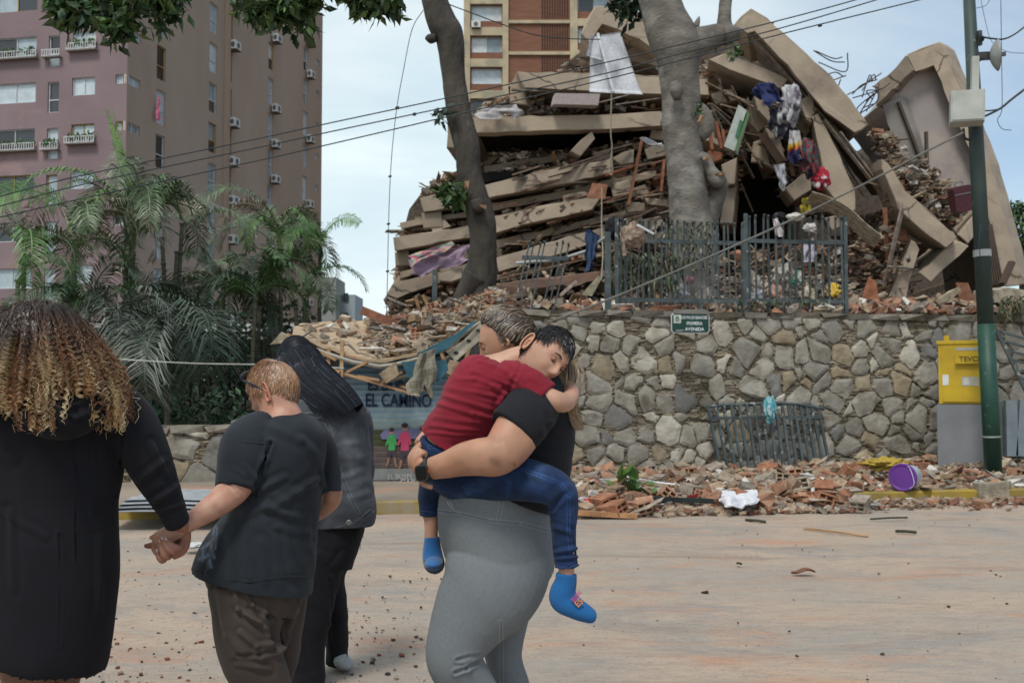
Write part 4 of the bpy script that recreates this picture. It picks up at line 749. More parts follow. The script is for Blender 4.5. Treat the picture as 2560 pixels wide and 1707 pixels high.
m = MB(); a = P(1290, 658, 14.9); tube(m, [a, P(1395, 650, 14.9), P(1465, 628, 14.9), P(1518, 590, 14.8)], .025, 6); emit('rail', m, mat('bare grey rail', (.35, .36, .35), rough=.5), f)
m = MB(); bar(m, P(1088, 675, 16.5), P(1086, 782, 16.5), .11, .08); tag(emit('iron_post', m, M_metal), 'single dark iron post standing left of the leaning tree trunk', 'post')
# the panel that fell against the wall
f = thing('fallen_fence_panel', 'bent iron fence panel leaning against the stone wall over the rubble', 'fence', P(1930, 1200, 14.3)); A, B = P(1795, 1195, 14.35), P(2095, 1190, 14.7)
tl, tr = P(1770, 1016, 14.7), P(2060, 1022, 15.05); m = MB(); tm = P(1930, 1008, 14.85); tube(m, [tl, P(1850, 1011, 14.8), tm, P(2000, 1012, 14.95), tr], .028, 6, 4); bar(m, P(1772, 1046, 14.6), P(2050, 1042, 14.95), .03, .05); bar(m, P(1795, 1175, 14.38), P(2080, 1175, 14.72), .03, .05); emit('rail', m, M_metal, f)
for k in range(17):
    t = (k + .3) / 17; q = crom([tl, tm, tr], 17)[int(t * 34)]; b = A + (B - A) * (t * .97 + .02) + [0, 0, RNG.normal(0, .03)]; m = MB(); bar(m, q, b, .04, .03); emit('bar', m, M_metal, f)
# second bent panel at the right edge
f = thing('bent_fence_panel', 'dark bent railing hanging over the wall at the right edge', 'fence', P(2560, 950, 14.6)); m = MB(); bar(m, P(2492, 826, 14.5), P(2590, 1030, 14.4), .05, .05); emit('frame', m, M_metal, f)
for k in range(9):
    t = k / 8.6; a = P(2492 + 98 * t, 826 + 204 * t, 14.5 - .1 * t); m = MB(); bar(m, a, a + P(2600, 870, 14.4) - P(2500, 840, 14.4) + [0, 0, -.12 * t * 0], .045, .03); emit('bar', m, M_metal, f)
# railing behind the palms
M_dark = mat('black iron', (.02, .022, .022), rough=.6, bump=0)
f = thing('iron_railing', 'long black railing behind the palms and shrubs', 'fence', (-5, 17.3, .1)); m = MB()
for z in (.35, 1.85, 2.3): bar(m, [-9, 17.5, z], [-2.2, 17.5, z], .04, .05)
for x in np.arange(-9, -2.1, .16): bar(m, [x, 17.5, .1], [x, 17.5, 2.4], .025, .025)
emit('rail', m, M_dark, f)
f = thing('garden_building', 'low dark brown garage wall behind the palms and the railing', 'building', (-6.5, 21.5, .1)); m = MB(); box(m, [-7.5, 22, 1.2], [12, 1.5, 2.3], None, (.05, .045, .035)); emit('wall', m, M_plain, f)
m = MB(); prism(m, [[-13.6, 21, 2.35], [-1.4, 21, 2.35], [-1.4, 23, 2.7], [-13.6, 23, 2.7]], (0, 0, .1), (.28, .27, .25)); emit('roof', m, M_plain, f)
m = MB()
for x in (-6.4, -5.2, -4.2, -3.2): box(m, [x, 21.23, 1.75], [.55, .03, .6], None, (.45, .47, .47))
emit('window', m, M_plain, f)
# ================================================================ POLE, CABINET, SIGN, KIOSK
M_pole = mat('green pole paint', (.018, .065, .045), (.012, .045, .033), sc=3, rough=.5, c3=(.10, .12, .10), sc3=14, f3=(.64, .70), bump=.08)
M_pole2 = mat('grey pole paint', (.042, .068, .062), (.03, .048, .045), sc=2, rough=.55, c3=(.15, .15, .14), sc3=9, f3=(.62, .7), bump=.08)
pl = thing('utility_pole', 'tall utility pole painted green below and grey above in front of the wall', 'pole', P(2482, 1190, 13.6)); Yp = 13.6
def pt(v): return P(2423 + (v) * (2484 - 2423) / 1190, v, Yp)
m = MB(); tube(m, [pt(1192), pt(810)], [.112, .112], 18); emit('lower_pole', m, M_pole, pl, smooth=True)
m = MB(); tube(m, [pt(810), pt(300), pt(-60)], [.108, .095, .075], 18); emit('upper_pole', m, M_pole2, pl, smooth=True)
m = MB(); tube(m, [pt(1093), pt(1089)], [.118, .118], 18); tube(m, [pt(642), pt(625)], [.118, .118], 18); emit_each('pole_band', m, mat('galvanised band', (.3, .32, .32), rough=.5), pl)
m = MB(); box(m, P(2417, 272, 13.35), [.42, .34, .42], rotm(0, .03, -.35), None); bx = emit('meter_box', m, mat('cream box enamel', (.45, .46, .42), (.36, .37, .34), sc=4, rough=.5), pl)
m = MB(); box(m, P(2417, 272, 13.35) + rotm(0, .03, -.35) @ np.array([0, -.175, 0]), [.38, .02, .38], rotm(0, .03, -.35)); emit('box_door', m, MATS['cream box enamel'], bx)
m = MB(); box(m, P(2437, 185, 13.42), [.09, .1, .46], rotm(0, .03, -.2)); emit('bracket', m, MATS['cream box enamel'], pl)
m = MB(); tube(m, [P(2408, 322, 13.4), P(2412, 345, 13.4), P(2428, 348, 13.4), P(2440, 325, 13.5)], .02, 6, 4); tube(m, [P(2452, 560, 13.3), P(2448, 620, 13.25), P(2462, 690, 13.3)], .006, 5, 4); emit('loose_cable', m, M_wire, pl)
m = MB(); C0 = P(2474, 140, 13.3); ax = nrm([.97, -.25, .05]); s = nrm(np.cross(ax, [0, 0, 1])); u_ = np.cross(s, ax); rings = []
for k in range(7): r = .215 * (k / 6) + .002; rings.append([C0 + ax * (.10 * (r / .215) ** 2) + r * (math.cos(t) * s + math.sin(t) * u_) for t in np.linspace(0, 2 * np.pi, 24, endpoint=False)])
ringloft(m, rings[::1]); emit('dish_antenna', m, mat('dish enamel', (.3, .31, .3), rough=.4), pl, smooth=True)
m = MB(); bar(m, P(2440, 142, 13.6), C0, .09, .11); bar(m, C0 + ax * .1, C0 + ax * .2, .05, .05); tube(m, [P(2428, 150, 13.5), P(2450, 148, 13.5)], .04, 8); box(m, P(2449, 96, 13.5), [.05, .06, .2]); emit('antenna_mount', m, mat('dark steel', (.1, .1, .1), rough=.5, metal=.5), pl)
cb = thing('utility_cabinet', 'yellow metal utility cabinet on a grey concrete plinth beside the pole', 'cabinet', P(2400, 1150, 14.1) * [1, 1, 0] + [0, 0, .14]); RC = rotm(0, 0, -.42)
M_yel = mat('yellow cabinet paint', (.56, .38, .02), (.42, .28, .02), sc=3, rough=.5, c3=(.22, .16, .05), sc3=5, f3=(.63, .72), bump=.04)
c0 = P(2412, 1080, 14.45); box_c = np.array([c0[0], c0[1], 0])
m = MB(); box(m, box_c + [0, 0, .62], [.72, .55, .98], rotm(0, 0, -.42)); emit('plinth', m, mat('grey plinth', (.22, .225, .24), (.17, .175, .185), sc=2, bump=.1), cb)
m = MB(); box(m, box_c + [0, 0, 1.55], [.66, .5, .86], RC); box(m, box_c + [0, 0, 2.0], [.7, .54, .05], RC); box(m, box_c + [0, 0, 0] + RC @ np.array([-.22, .05, 2.06]), [.07, .07, .1], RC); bd_ = emit('cabinet_body', m, M_yel, cb)
m = MB(); box(m, box_c + RC @ np.array([0.02, -.262, 1.55]), [.6, .025, .8], RC); dr = emit('door', m, M_yel, cb)
m = MB(); box(m, box_c + RC @ np.array([.06, -.3, 1.76]), [.34, .06, .14], RC); emit('door_plate', m, M_yel, dr)
m = MB(); text_mesh(m, 'TEVCM', box_c + RC @ np.array([.1, -.333, 1.725]), RC @ np.array([1, 0, 0]), [0, 0, 1], .10, .003, bold=.01); emit('lettering', m, mat('black print', (.12, .09, .02)), dr)
m = MB(); box(m, box_c + RC @ np.array([.06, -.277, 1.9]), [.32, .004, .04], RC, (.35, .36, .36)); box(m, box_c + RC @ np.array([.08, -.277, 1.44]), [.22, .004, .13], RC, (.45, .44, .36)); box(m, box_c + RC @ np.array([.03, -.28, 1.44]), [.07, .004, .09], RC, (.6, .6, .55))
box(m, box_c + RC @ np.array([-.24, -.277, 1.46]), [.08, .004, .15], RC, (.7, .72, .72)); box(m, box_c + RC @ np.array([-.333, -.02, 1.5]), [.004, .2, .16], rotm(0, 0, -.42), (.55, .58, .6)); box(m, box_c + RC @ np.array([-.334, -.03, 1.6]), [.004, .12, .3], rotm(.3, 0, -.42), (.68, .7, .72), .12); box(m, box_c + RC @ np.array([-.334, .0, 1.3]), [.004, .18, .13], RC, (.28, .27, .2)); emit_each('sticker', m, M_plain, cb)
m = MB(); box(m, P(2530, 1085, 14.6), [.55, .3, .95], None, (.12, .15, .15)); box(m, P(2527, 1070, 14.35), [.16, .08, .8], None, (.2, .24, .27)); box(m, P(2556, 1070, 14.35), [.16, .08, .8], rotm(0, .1, 0), (.2, .24, .27)); tag(emit('metal_locker', m, M_plain), 'grey metal locker with ribbed doors right of the pole', 'cabinet')
sg = thing('street_sign', 'green street name sign with white lettering fixed on the stone wall', 'street sign', P(1726, 806, 14.05)); Ys = 14.35; c0 = P(1726, 808, Ys); tilt = rotm(0, -.02, .17)
m = MB(); w_, h_ = .575, .285; cr_ = .03; pts = [(-w_ / 2 + cr_, -h_ / 2), (w_ / 2 - cr_, -h_ / 2), (w_ / 2, -h_ / 2 + cr_), (w_ / 2, h_ / 2 - cr_), (w_ / 2 - cr_, h_ / 2), (-w_ / 2 + cr_, h_ / 2), (-w_ / 2, h_ / 2 - cr_), (-w_ / 2, -h_ / 2 + cr_)]
tilt = rotm(0, -.005, .17)
def S3(x, z, d=0): return c0 + tilt @ np.array([x, -d, z])
prism(m, [S3(x, z) for x, z in pts], tilt @ np.array([0, .02, 0])); emit('sign_border', m, M_white, sg); m = MB(); prism(m, [S3(x * .965, z * .94, .004) for x, z in pts], tilt @ np.array([0, .008, 0])); emit('sign_plate', m, mat('sign green enamel', (.012, .06, .045), rough=.35, bump=0), sg)
m = MB(); X_ = tilt @ np.array([1, 0, 0]); text_mesh(m, 'LOS PALOS GRANDES', S3(.055, .062, .007), X_, [0, 0, 1], .062, .002, sx=.66, bold=.012); text_mesh(m, 'PRIMERA', S3(.06, -.025, .007), X_, [0, 0, 1], .068, .002, sx=.9, bold=.015); text_mesh(m, 'AVENIDA', S3(.06, -.108, .007), X_, [0, 0, 1], .068, .002, sx=1.0, bold=.015); emit('lettering', m, M_white, sg)
m = MB(); 
for x, z, a, b, c in ((-.2, .06, .11, .12, (.6, .62, .55)), (-.2, .06, .05, .08, (.12, .22, .2)), (-.2, .05, .08, .03, (.35, .4, .3)), (-.16, -.1, .12, .012, (.3, .34, .33)), (-.18, -.118, .1, .01, (.3, .34, .33))): box(m, S3(x, z, .008 + .002 * (c[0] < .5)), [a, .003, b], tilt, c)
emit('emblem', m, M_plain, sg); m = MB(); box(m, S3(.0, .165, .0), [.5, .03, .06], tilt, None, .05); emit('mount_board', m, mat('weathered board', (.2, .19, .17)), sg)
# ---- painted roller gate with the collapsed roof above it
YG = 13.0
kg = thing('painted_kiosk', 'kiosk with a blue painted slatted front showing three runners under the sagging roof', 'kiosk', P(980, 1215, YG)); 
def KP(u, v, d=0): return P(u, v, YG - d)
m = MB(); nz = 20
for k in range(nz):
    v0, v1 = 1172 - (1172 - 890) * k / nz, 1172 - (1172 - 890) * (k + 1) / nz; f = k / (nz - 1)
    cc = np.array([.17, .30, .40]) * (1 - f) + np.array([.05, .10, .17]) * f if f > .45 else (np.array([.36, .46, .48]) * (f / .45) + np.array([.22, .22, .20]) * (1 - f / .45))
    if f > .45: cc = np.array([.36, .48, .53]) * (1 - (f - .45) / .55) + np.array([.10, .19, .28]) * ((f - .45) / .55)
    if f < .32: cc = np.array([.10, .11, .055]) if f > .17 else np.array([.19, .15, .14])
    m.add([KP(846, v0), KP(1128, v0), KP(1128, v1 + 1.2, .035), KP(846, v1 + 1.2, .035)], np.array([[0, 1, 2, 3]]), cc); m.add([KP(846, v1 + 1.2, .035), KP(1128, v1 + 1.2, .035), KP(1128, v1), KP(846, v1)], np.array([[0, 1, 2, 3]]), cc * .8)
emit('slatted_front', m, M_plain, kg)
m = MB(); prism(m, [KP(1132, 1220), KP(1250, 1220), KP(1250, 900), KP(1132, 900)], (0, 2.2, 0), (.05, .08, .1)); prism(m, [KP(846, 1172, -.05), KP(1132, 1172, -.05), KP(1132, 880, -.05), KP(846, 880, -.05)], (0, 2.2, 0), (.04, .06, .08)); emit('wall', m, M_plain, kg)
m = MB(); prism(m, [KP(842, 1172, .06), KP(1132, 1172, .06), KP(1132, 1200, .06), KP(842, 1200, .06)], (0, .5, 0), (.20, .205, .2)); prism(m, [KP(842, 1200, .08), KP(1132, 1200, .08), KP(1132, 1213, .08), KP(842, 1213, .08)], (0, .5, 0), (.05, .05, .05)); prism(m, [KP(842, 1213, .12), KP(1132, 1213, .12), KP(1132, 1222, .12), KP(842, 1222, .12)], (0, .5, 0), (.26, .24, .2)); emit('base_ledge', m, M_plain, kg)
m = MB(); text_mesh(m, 'EL CAMINO', KP(996, 1016, .05), [1, 0, -.012], [0, 0, 1], .235, .003, sx=.70, bold=.02); text_mesh(m, 'ES DURO', KP(976, 976, .05), [1, 0, -.012], [0, 0, 1], .2, .003, sx=.72, bold=.02); text_mesh(m, 'RA', KP(1058, 980, .05), [1, 0, -.012], [0, 0, 1], .17, .003, sx=.72, bold=.02); emit('painted_lettering', m, mat('navy lettering', (.012, .022, .07)), kg)
m = MB(); text_mesh(m, 'CARTE', KP(1030, 1211, .125), [1, 0, 0], [0, 0, 1], .1, .003, sx=1.0, bold=.01); text_mesh(m, 'EL BUSES', KP(1000, 1197, .085), [1, 0, 0], [0, 0, 1], .09, .003, sx=.9, bold=.01); emit('ledge_lettering', m, mat('grey lettering', (.38, .38, .37)), kg)
def runner(u, v, s, shirt, hair=(.03, .02, .02)):
    m = MB()
    def pg(pts, c, d): prism(m, [KP(u + x * s, v + y * s, d) for x, y in pts], (0, .004, 0), c)
    pg([(-8, 2), (8, 0), (13, 12), (16, 30), (11, 34), (9, 20), (10, 46), (-10, 46), (-9, 24), (-15, 34), (-19, 31), (-12, 10)], shirt, .05); pg([(-10, 46), (10, 46), (13, 66), (4, 68), (0, 55), (-5, 70), (-13, 66)], (.05, .04, .05), .051)
    pg([(5, 66), (12, 66), (14, 84), (18, 96), (13, 97), (8, 84)], (.25, .13, .09), .05); pg([(-12, 66), (-5, 68), (-8, 82), (-14, 94), (-18, 92), (-13, 80)], (.25, .13, .09), .05)
    a = np.linspace(0, 6.28, 12, endpoint=False); pg([(7 * math.cos(t), -9 + 9 * math.sin(t)) for t in a], (.3, .17, .12), .05); pg([(8 * math.cos(t), -14 + 6.5 * math.sin(t)) for t in a], hair, .052); emit('painted_runner', m, M_plain, kg)
runner(979, 1086, .85, (.05, .28, .08)); runner(1012, 1078, 1.05, (.45, .05, .12)); runner(1056, 1084, .9, (.62, .2, .05))
m = MB(); prism(m, [KP(950, 1086, .045), KP(960, 1075, .045), KP(1080, 1070, .045), KP(1100, 1080, .045), KP(1100, 1095, .045), KP(955, 1098, .045)], (0, .003, 0), (.14, .13, .25)); emit('painted_hill', m, M_plain, kg)
# sagging roof
rf = thing('sagging_roof', 'sagging sheet roof loaded with broken bricks above the blue painted kiosk', 'roof', P(980, 960, 13.2))
def roof_pt(s, t):                                       # s 0..1 left to right, t 0 front .. 1 back
    fr = np.array([[730, 838], [800, 868], [880, 895], [960, 908], [1040, 890], [1110, 860], [1180, 810], [1250, 770]], float); bk = np.array([[735, 822], [800, 812], [880, 806], [960, 815], [1040, 800], [1110, 785], [1180, 775], [1260, 755]], float)
    x = s * 6.999; i = int(x); f_ = x - i; a = fr[i] * (1 - f_) + fr[i + 1] * f_; b = bk[i] * (1 - f_) + bk[i + 1] * f_; q = a * (1 - t) + b * t; return P(q[0], q[1], 12.7 + 2.6 * t)
G = np.array([[roof_pt(s, t) + [0, 0, .02 * vn([s * 20, t * 6, 0])] for s in np.linspace(0, 1, 40)] for t in np.linspace(0, 1, 12)])
m = MB(); sheet(m, G, -.035); emit('roof_sheet', m, mat('dusty tan sheet', (.46, .34, .22), (.36, .27, .18), sc=2, bump=.3, bs=25, c3=(.38, .2, .12), sc3=3, f3=(.55, .7)), rf)
m = MB(); tube(m, [roof_pt(s, 0) + [0, -.03, -.05] for s in np.linspace(0, 1, 18)], .032, 6); tube(m, [roof_pt(s, 0) + [0, .1, -.28 + .1 * s] for s in np.linspace(.05, .75, 12)], .024, 6); emit('front_bar', m, mat('pale steel tube', (.30, .27, .22), rough=.6), rf)
m = MB(); ln = [(835, 926, 1030, 984), (800, 905, 850, 930), (868, 930, 918, 905), (950, 960, 1005, 930), (895, 940, 950, 950), (718, 835, 840, 900), (1000, 965, 1040, 975), (856, 850, 852, 990), (822, 870, 820, 930), (1100, 870, 1130, 960), (1180, 840, 1150, 960), (1010, 980, 1060, 975)]
for a, b, c, d in ln: bar(m, P(a, b, 12.7), P(c, d, 12.62), .045, .03)
emit('broken_laths', m, M_wood, rf)
m = MB()
for q, c, d in (([(1136, 905), (1118, 880), (1160, 852), (1205, 800), (1225, 806), (1200, 850)], (.46, .42, .33), 12.4), ([(945, 935), (990, 905), (1000, 935), (960, 958)], (.40, .31, .21), 12.55), ([(1035, 975), (1015, 960), (1022, 985), (1045, 990)], (.5, .42, .3), 12.4), ([(1060, 965), (1078, 960), (1085, 990), (1070, 994)], (.5, .42, .28), 12.4), ([(700, 832), (722, 840), (736, 854), (690, 858), (675, 860)], (.5, .43, .32), 12.6), ([(702, 834), (738, 850), (760, 862), (715, 868)], (.46, .36, .25), 12.5), ([(1110, 930), (1124, 900), (1150, 905), (1140, 950)], (.4, .3, .2), 12.6)): prism(m, poly3(q, d, 3), (0, .06, .01), c)
m2 = MB()
for x, y in ((1196, 826), (1172, 852), (1140, 882)): a = np.linspace(0, 6.28, 12, endpoint=False); prism(m2, [P(x + 6 * math.cos(t), y + 4 * math.sin(t), 12.38) for t in a], (0, .03, 0), (.03, .03, .03))
tp_ = emit('torn_panel', m, M_rub, rf); emit('hole', m2, M_plain, tp_)
m = MB(); n = 0; rg = np.random.default_rng(21)
fr_ = []
for k in range(900):
    s, t = (rg.uniform(.3, 1) ** .8 if k % 14 else rg.uniform(.05, .5)), rg.uniform(0, 1); p = roof_pt(s, t); fr_.append(p + [0, 0, .04 + abs(rg.normal(0, .07)) * (.4 + s)])
fr_ = np.array(fr_); n = len(fr_); b = rg.uniform(.04, .16, n); S = np.column_stack([b, b * rg.uniform(.4, 1, n), b * rg.uniform(.2, .6, n)]); lg = rg.random(n) < .25; S[lg] = np.column_stack([b[lg] * 3, b[lg] * .3, b[lg] * .15]); boxes(m, fr_, S, rand_rot(n, .35), PAL[rg.choice(10, n, p=PALW['pale'])] * rg.uniform(.7, 1.2, (n, 1)), .09)
tag(emit('fine_rubble', m, M_rub, rf), kind='stuff')
m = MB(); prism(m, poly3([(1000, 905), (1120, 898), (1115, 925), (1095, 955), (1070, 935), (1050, 955), (1020, 945)], 12.35, 3, jit=.02), (0, .02, 0)); prism(m, poly3([(1040, 885), (1140, 835), (1180, 800), (1190, 806), (1120, 870), (1050, 905)], 12.3, 3), (0, .02, 0)); tag(emit('tarpaulin', m, mat('teal tarpaulin', (.035, .12, .16), (.02, .08, .11), sc=6, rough=.5)), 'torn teal tarpaulin hanging from the sagging roof edge', 'tarpaulin')
def plaid(G, nv, nu):
    c = np.zeros(G.shape)
    for i in range(nv):
        for j in range(nu): c[i, j] = np.array([.13, .12, .10]) * (1.0 + .5 * (i % 6 < 2)) * (1 + .5 * (j % 6 < 2)) + (np.array([.14, .12, .06]) if (i % 6 == 3 or j % 6 == 3) else 0)
    return c
cloth('plaid_cloth', 'grey plaid shirt hanging over the edge of the sagging roof', 'shirt', [(1050, 885), (1088, 870), (1085, 962), (1016, 980)], 12.2, None, nu=40, nv=54, pal=plaid, seed=4, fold=.05, edge=8)
# bricks on the roof and beam
def hollow_brick(mb, l=.29, w=.19, h=.14, col=(.40, .17, .09), broken=0.0, rg=np.random.default_rng(2)):
    V = []; 
    e = l * (1 - broken)
    t = .022
    box(mb, [e / 2 - l / 2, 0, h / 2 - t / 2], [e, w, t], None, col, .01); box(mb, [e / 2 - l / 2, 0, -h / 2 + t / 2], [e * rg.uniform(.85, 1), w, t], None, col, .01)
    for y in (-w / 2 + t / 2, 0, w / 2 - t / 2): box(mb, [e / 2 - l / 2, y, 0], [e * rg.uniform(.9, 1), t, h - 2 * t], None, col, .005)
    box(mb, [e / 2 - l / 2, 0, 0], [e * .96, w - t * 2.2, .016], None, np.array(col) * .9); box(mb, [-.02, 0, 0], [e * .5, w - t * 2.1, h - t * 2.1], None, np.array(col) * .5)
def chunk(mb, s, col, rg):
    n = 9; d = rg.normal(0, 1, (n, 3)); d /= np.linalg.norm(d, axis=1)[:, None]; V = d * s * rg.uniform(.75, 1.1, (n, 1))
    import bmesh
    bm = bmesh.new(); [bm.verts.new(v) for v in V]; r = bmesh.ops.convex_hull(bm, input=bm.verts); bm.verts.index_update(); bm.verts.ensure_lookup_table()
    Vv = np.array([v.co[:] for v in bm.verts]); Fs = [tuple(v.index for v in f.verts) for f in bm.faces]; bm.free(); mb.add(Vv, Fs, col)
VARS = []
for k in range(18):
    rg = np.random.default_rng(100 + k); m = MB(); c = np.array([[.36, .165, .095], [.40, .22, .14], [.38, .27, .185], [.42, .33, .24], [.34, .29, .235]][k % 5]) * rg.uniform(.85, 1.15)
    if k < 7: hollow_brick(m, col=c, broken=[0, .35, .5, .2, 0, .6, .1][k], rg=rg)
    elif k < 11: box(m, [0, 0, 0], [rg.uniform(.2, .34), rg.uniform(.09, .18), .03], None, c, .12)
    elif k < 16: chunk(m, np.array([.13, .1, .06]) * rg.uniform(.6, 1.1), c, rg)
    else: box(m, [0, 0, 0], [rg.uniform(.2, .3), .13, .09], None, c, .08)
    me_o = emit('brick', m, M_rub, org=(0, 0, 0)); VARS.append(me_o.data); bpy.data.objects.remove(me_o)
def place_brick(i, loc, rot, label, group, s=1.0, name='brick', cat='brick'):
    o = bpy.data.objects.new(name, VARS[i]); COLL.objects.link(o); o.location = loc; o.rotation_euler = rot; o.scale = (s, s, s); tag(o, label, cat, group)
def pile_h(x, y):                                       # height of the rubble spread on the pavement
    d = np.clip((wallY(x) - y) / 3.2, 0, 1.3); return (.14 + (.02 + .22 * np.clip((np.asarray(x) - 5.6) / 1.5, 0, 1)) * np.clip(1 - d * 1.15, 0, 1) + .05 * vn(np.stack([np.asarray(x) * .9, np.asarray(y) * .9, np.zeros_like(np.asarray(x, float))], -1)))
for k in range(58):
    rg = np.random.default_rng(700 + k); s, t = rg.uniform(.42, 1), rg.uniform(0, .9); p = roof_pt(s, t) + [0, 0, .09 + .1 * rg.random()]
    place_brick(int(rg.integers(0, 17)), p, (rg.normal(0, .4), rg.normal(0, .4), rg.uniform(0, 6.28)), 'broken clay brick lying in the heap on the sagging roof', 'bricks heaped on the sagging roof', rg.uniform(.6, 1.0))
KL = 'broken clay brick in the rubble along the kerb'; KG = 'bricks in the rubble along the kerb'
for k in range(175):
    rg = np.random.default_rng(900 + k); x = rg.uniform(.2, 8.6) if k < 110 else rg.uniform(.15, 3.9); y = kerbY(x) + .2 + 3.0 * rg.random() ** .9; z = float(pile_h(x, y)) + rg.uniform(.0, .06)
    if k >= 120: dd_ = .75 * rg.random(); y = kerbY(x) + .12 - dd_; z = .17 * (1 - dd_ / .9) + .05
    place_brick(int(rg.integers(0, 18)), (x, y, z), (rg.normal(0, .35), rg.normal(0, .35), rg.uniform(0, 6.28)), KL, KG, rg.uniform(.7, 1.1))
for k in range(30):
    rg = np.random.default_rng(1900 + k); x = rg.uniform(.2, 8.2); y = kerbY(x) + (.08 if k % 2 else -abs(rg.normal(0, .28)) - .06); s = rg.uniform(.35, .8); place_brick(int(rg.integers(0, 18)), (x, y, .045 + .15 * (k % 2)), (rg.normal(0, .1), rg.normal(0, .1), rg.uniform(0, 6.28)), 'broken clay brick lying on the road side of the kerb', 'bricks on the road at the kerb', s)
for k in range(40):
    rg = np.random.default_rng(2900 + k); u = rg.uniform(1250, 2540); p = WT(u, .25) + [0, rg.uniform(0, .8), .08 + .12 * rg.random()]; place_brick(int(rg.integers(0, 18)), p, (rg.normal(0, .4), rg.normal(0, .4), rg.uniform(0, 6.28)), 'broken clay brick lying on top of the stone wall', 'bricks on top of the stone wall', rg.uniform(.6, 1.1))
m = MB(); n = 5200; rg = np.random.default_rng(31); x = rg.uniform(.0, 9.4, n); y = kerbY(x) + .18 + rg.uniform(0, 3.1, n); z = pile_h(x, y) + rg.uniform(-.08, .05, n) ; b = rg.uniform(.03, .15, n)
S = np.column_stack([b, b * rg.uniform(.4, 1, n), b * rg.uniform(.15, .5, n)]); lg = rg.random(n) < .12; S[lg, 0] *= 2.5; boxes(m, np.column_stack([x, y, z]), S, rand_rot(n, .3), PAL[rg.choice(10, n, p=[.12, .06, .28, .28, .09, .02, .09, .02, .01, .03])] * rg.uniform(.75, 1.3, (n, 1)), .1)
xs = np.linspace(-.2, 9.8, 90); G = np.array([[[x_, kerbY(x_) + .15 + t * (wallY(x_) - kerbY(x_) - .05), float(pile_h(x_, kerbY(x_) + .15 + t * 3.3)) - .05 - .12 * (t < .02)] for x_ in xs] for t in np.linspace(0, 1, 30)]); sheet(m, G, .03, (.30, .22, .155))
tag(emit('rubble', m, M_rub, org=(0, 0, 0)), 'loose rubble of brick chips and plaster spread over the pavement below the stone wall', 'rubble', kind='stuff')
m = MB(); n = 1500; x = rg.uniform(-.3, 9, n); y = kerbY(x) - np.abs(rg.normal(0, .22, n)) - .02; b = rg.uniform(.015, .07, n); boxes(m, np.column_stack([x, y, b * .2 + .01]), np.column_stack([b, b * .7, b * .4]), rand_rot(n, .2), PAL[rg.choice(10, n, p=[.25, .12, .28, .2, .05, .02, .05, 0, 0, .03])] * rg.uniform(.8, 1.2, (n, 1)), .1)
n = 620; x = rg.uniform(-4.5, 8, n); y = rg.uniform(2.9, 10.8, n); x = x * y / 9; b = .004 + .014 * rg.random(n) ** 3; boxes(m, np.column_stack([x, y, b * .15 + .006]), np.column_stack([b, b * .7, b * .5]), rand_rot(n, .2), np.array([[.22, .09, .05], [.10, .07, .055], [.3, .2, .14], [.07, .065, .06]])[rg.integers(0, 4, n)], .12)
n = 900; x = rg.uniform(-2.4, -.1, n); y = rg.uniform(3.2, 6.5, n) + 1; x = x * y / 5; b = .004 + .02 * rg.random(n) ** 3; boxes(m, np.column_stack([x, y, b * .15 + .006]), np.column_stack([b, b * .7, b * .5]), rand_rot(n, .2), np.array([[.24, .09, .05], [.10, .07, .055], [.3, .2, .14], [.09, .085, .08]])[rg.integers(0, 4, n)], .12)
n = 2600; x = np.concatenate([rg.uniform(.0, 3.9, 2000), rg.uniform(3.9, 9, 600)]); dd_ = .8 * rg.random(n) ** 1.3 * np.where(x < 3.9, 1, .45); y = kerbY(x) + .16 - dd_; z = np.where(x < 3.9, .17, .05) * (1 - dd_ / .85) * rg.uniform(.4, 1.1, n) + .01; b = rg.uniform(.025, .13, n); boxes(m, np.column_stack([x, y, z]), np.column_stack([b, b * rg.uniform(.4, 1, n), b * rg.uniform(.15, .5, n)]), rand_rot(n, .3), PAL[rg.choice(10, n, p=[.15, .08, .28, .25, .08, .02, .08, .02, .02, .02])] * rg.uniform(.75, 1.3, (n, 1)), .1)
tag(emit('gravel', m, M_rub, org=(0, 0, 0)), 'fine brick grit scattered over the dusty road', 'grit', kind='stuff')
m = MB(); n = 2600; u = rg.uniform(1180, 2600, n); k_ = (u - 1280) / F; Y = 14.45 / (1 - .17 * k_) + rg.uniform(.1, 3.5, n); x = k_ * Y; b = rg.uniform(.04, .22, n); z = TZ + .05 + rg.uniform(0, .12, n) + .12 * np.clip(Y - 15.5, 0, 3)
S = np.column_stack([b, b * rg.uniform(.4, 1, n), b * rg.uniform(.2, .6, n)]); lg = rg.random(n) < .15; S[lg, 0] *= 2.5; boxes(m, np.column_stack([x, Y, z]), S, rand_rot(n, .4), PAL[rg.choice(10, n, p=[.2, .1, .22, .2, .08, .02, .08, .03, .02, .05])] * rg.uniform(.75, 1.3, (n, 1)), .1)
frags(m, [(930, 800), (1010, 790), (1200, 780), (1290, 790), (1290, 810), (1190, 815), (930, 830)], 14.5, 18, 500, size=(.06, .22), pal='brick'); frags(m, [(1780, 690), (2120, 690), (2150, 760), (1780, 765)], 16, 17.5, 420, size=(.06, .2), pal='pale')
tag(emit('rubble', m, M_rub, org=(0, 0, 0)), 'heap of rubble spilling over the top of the stone wall behind the iron fence', 'rubble', kind='stuff')
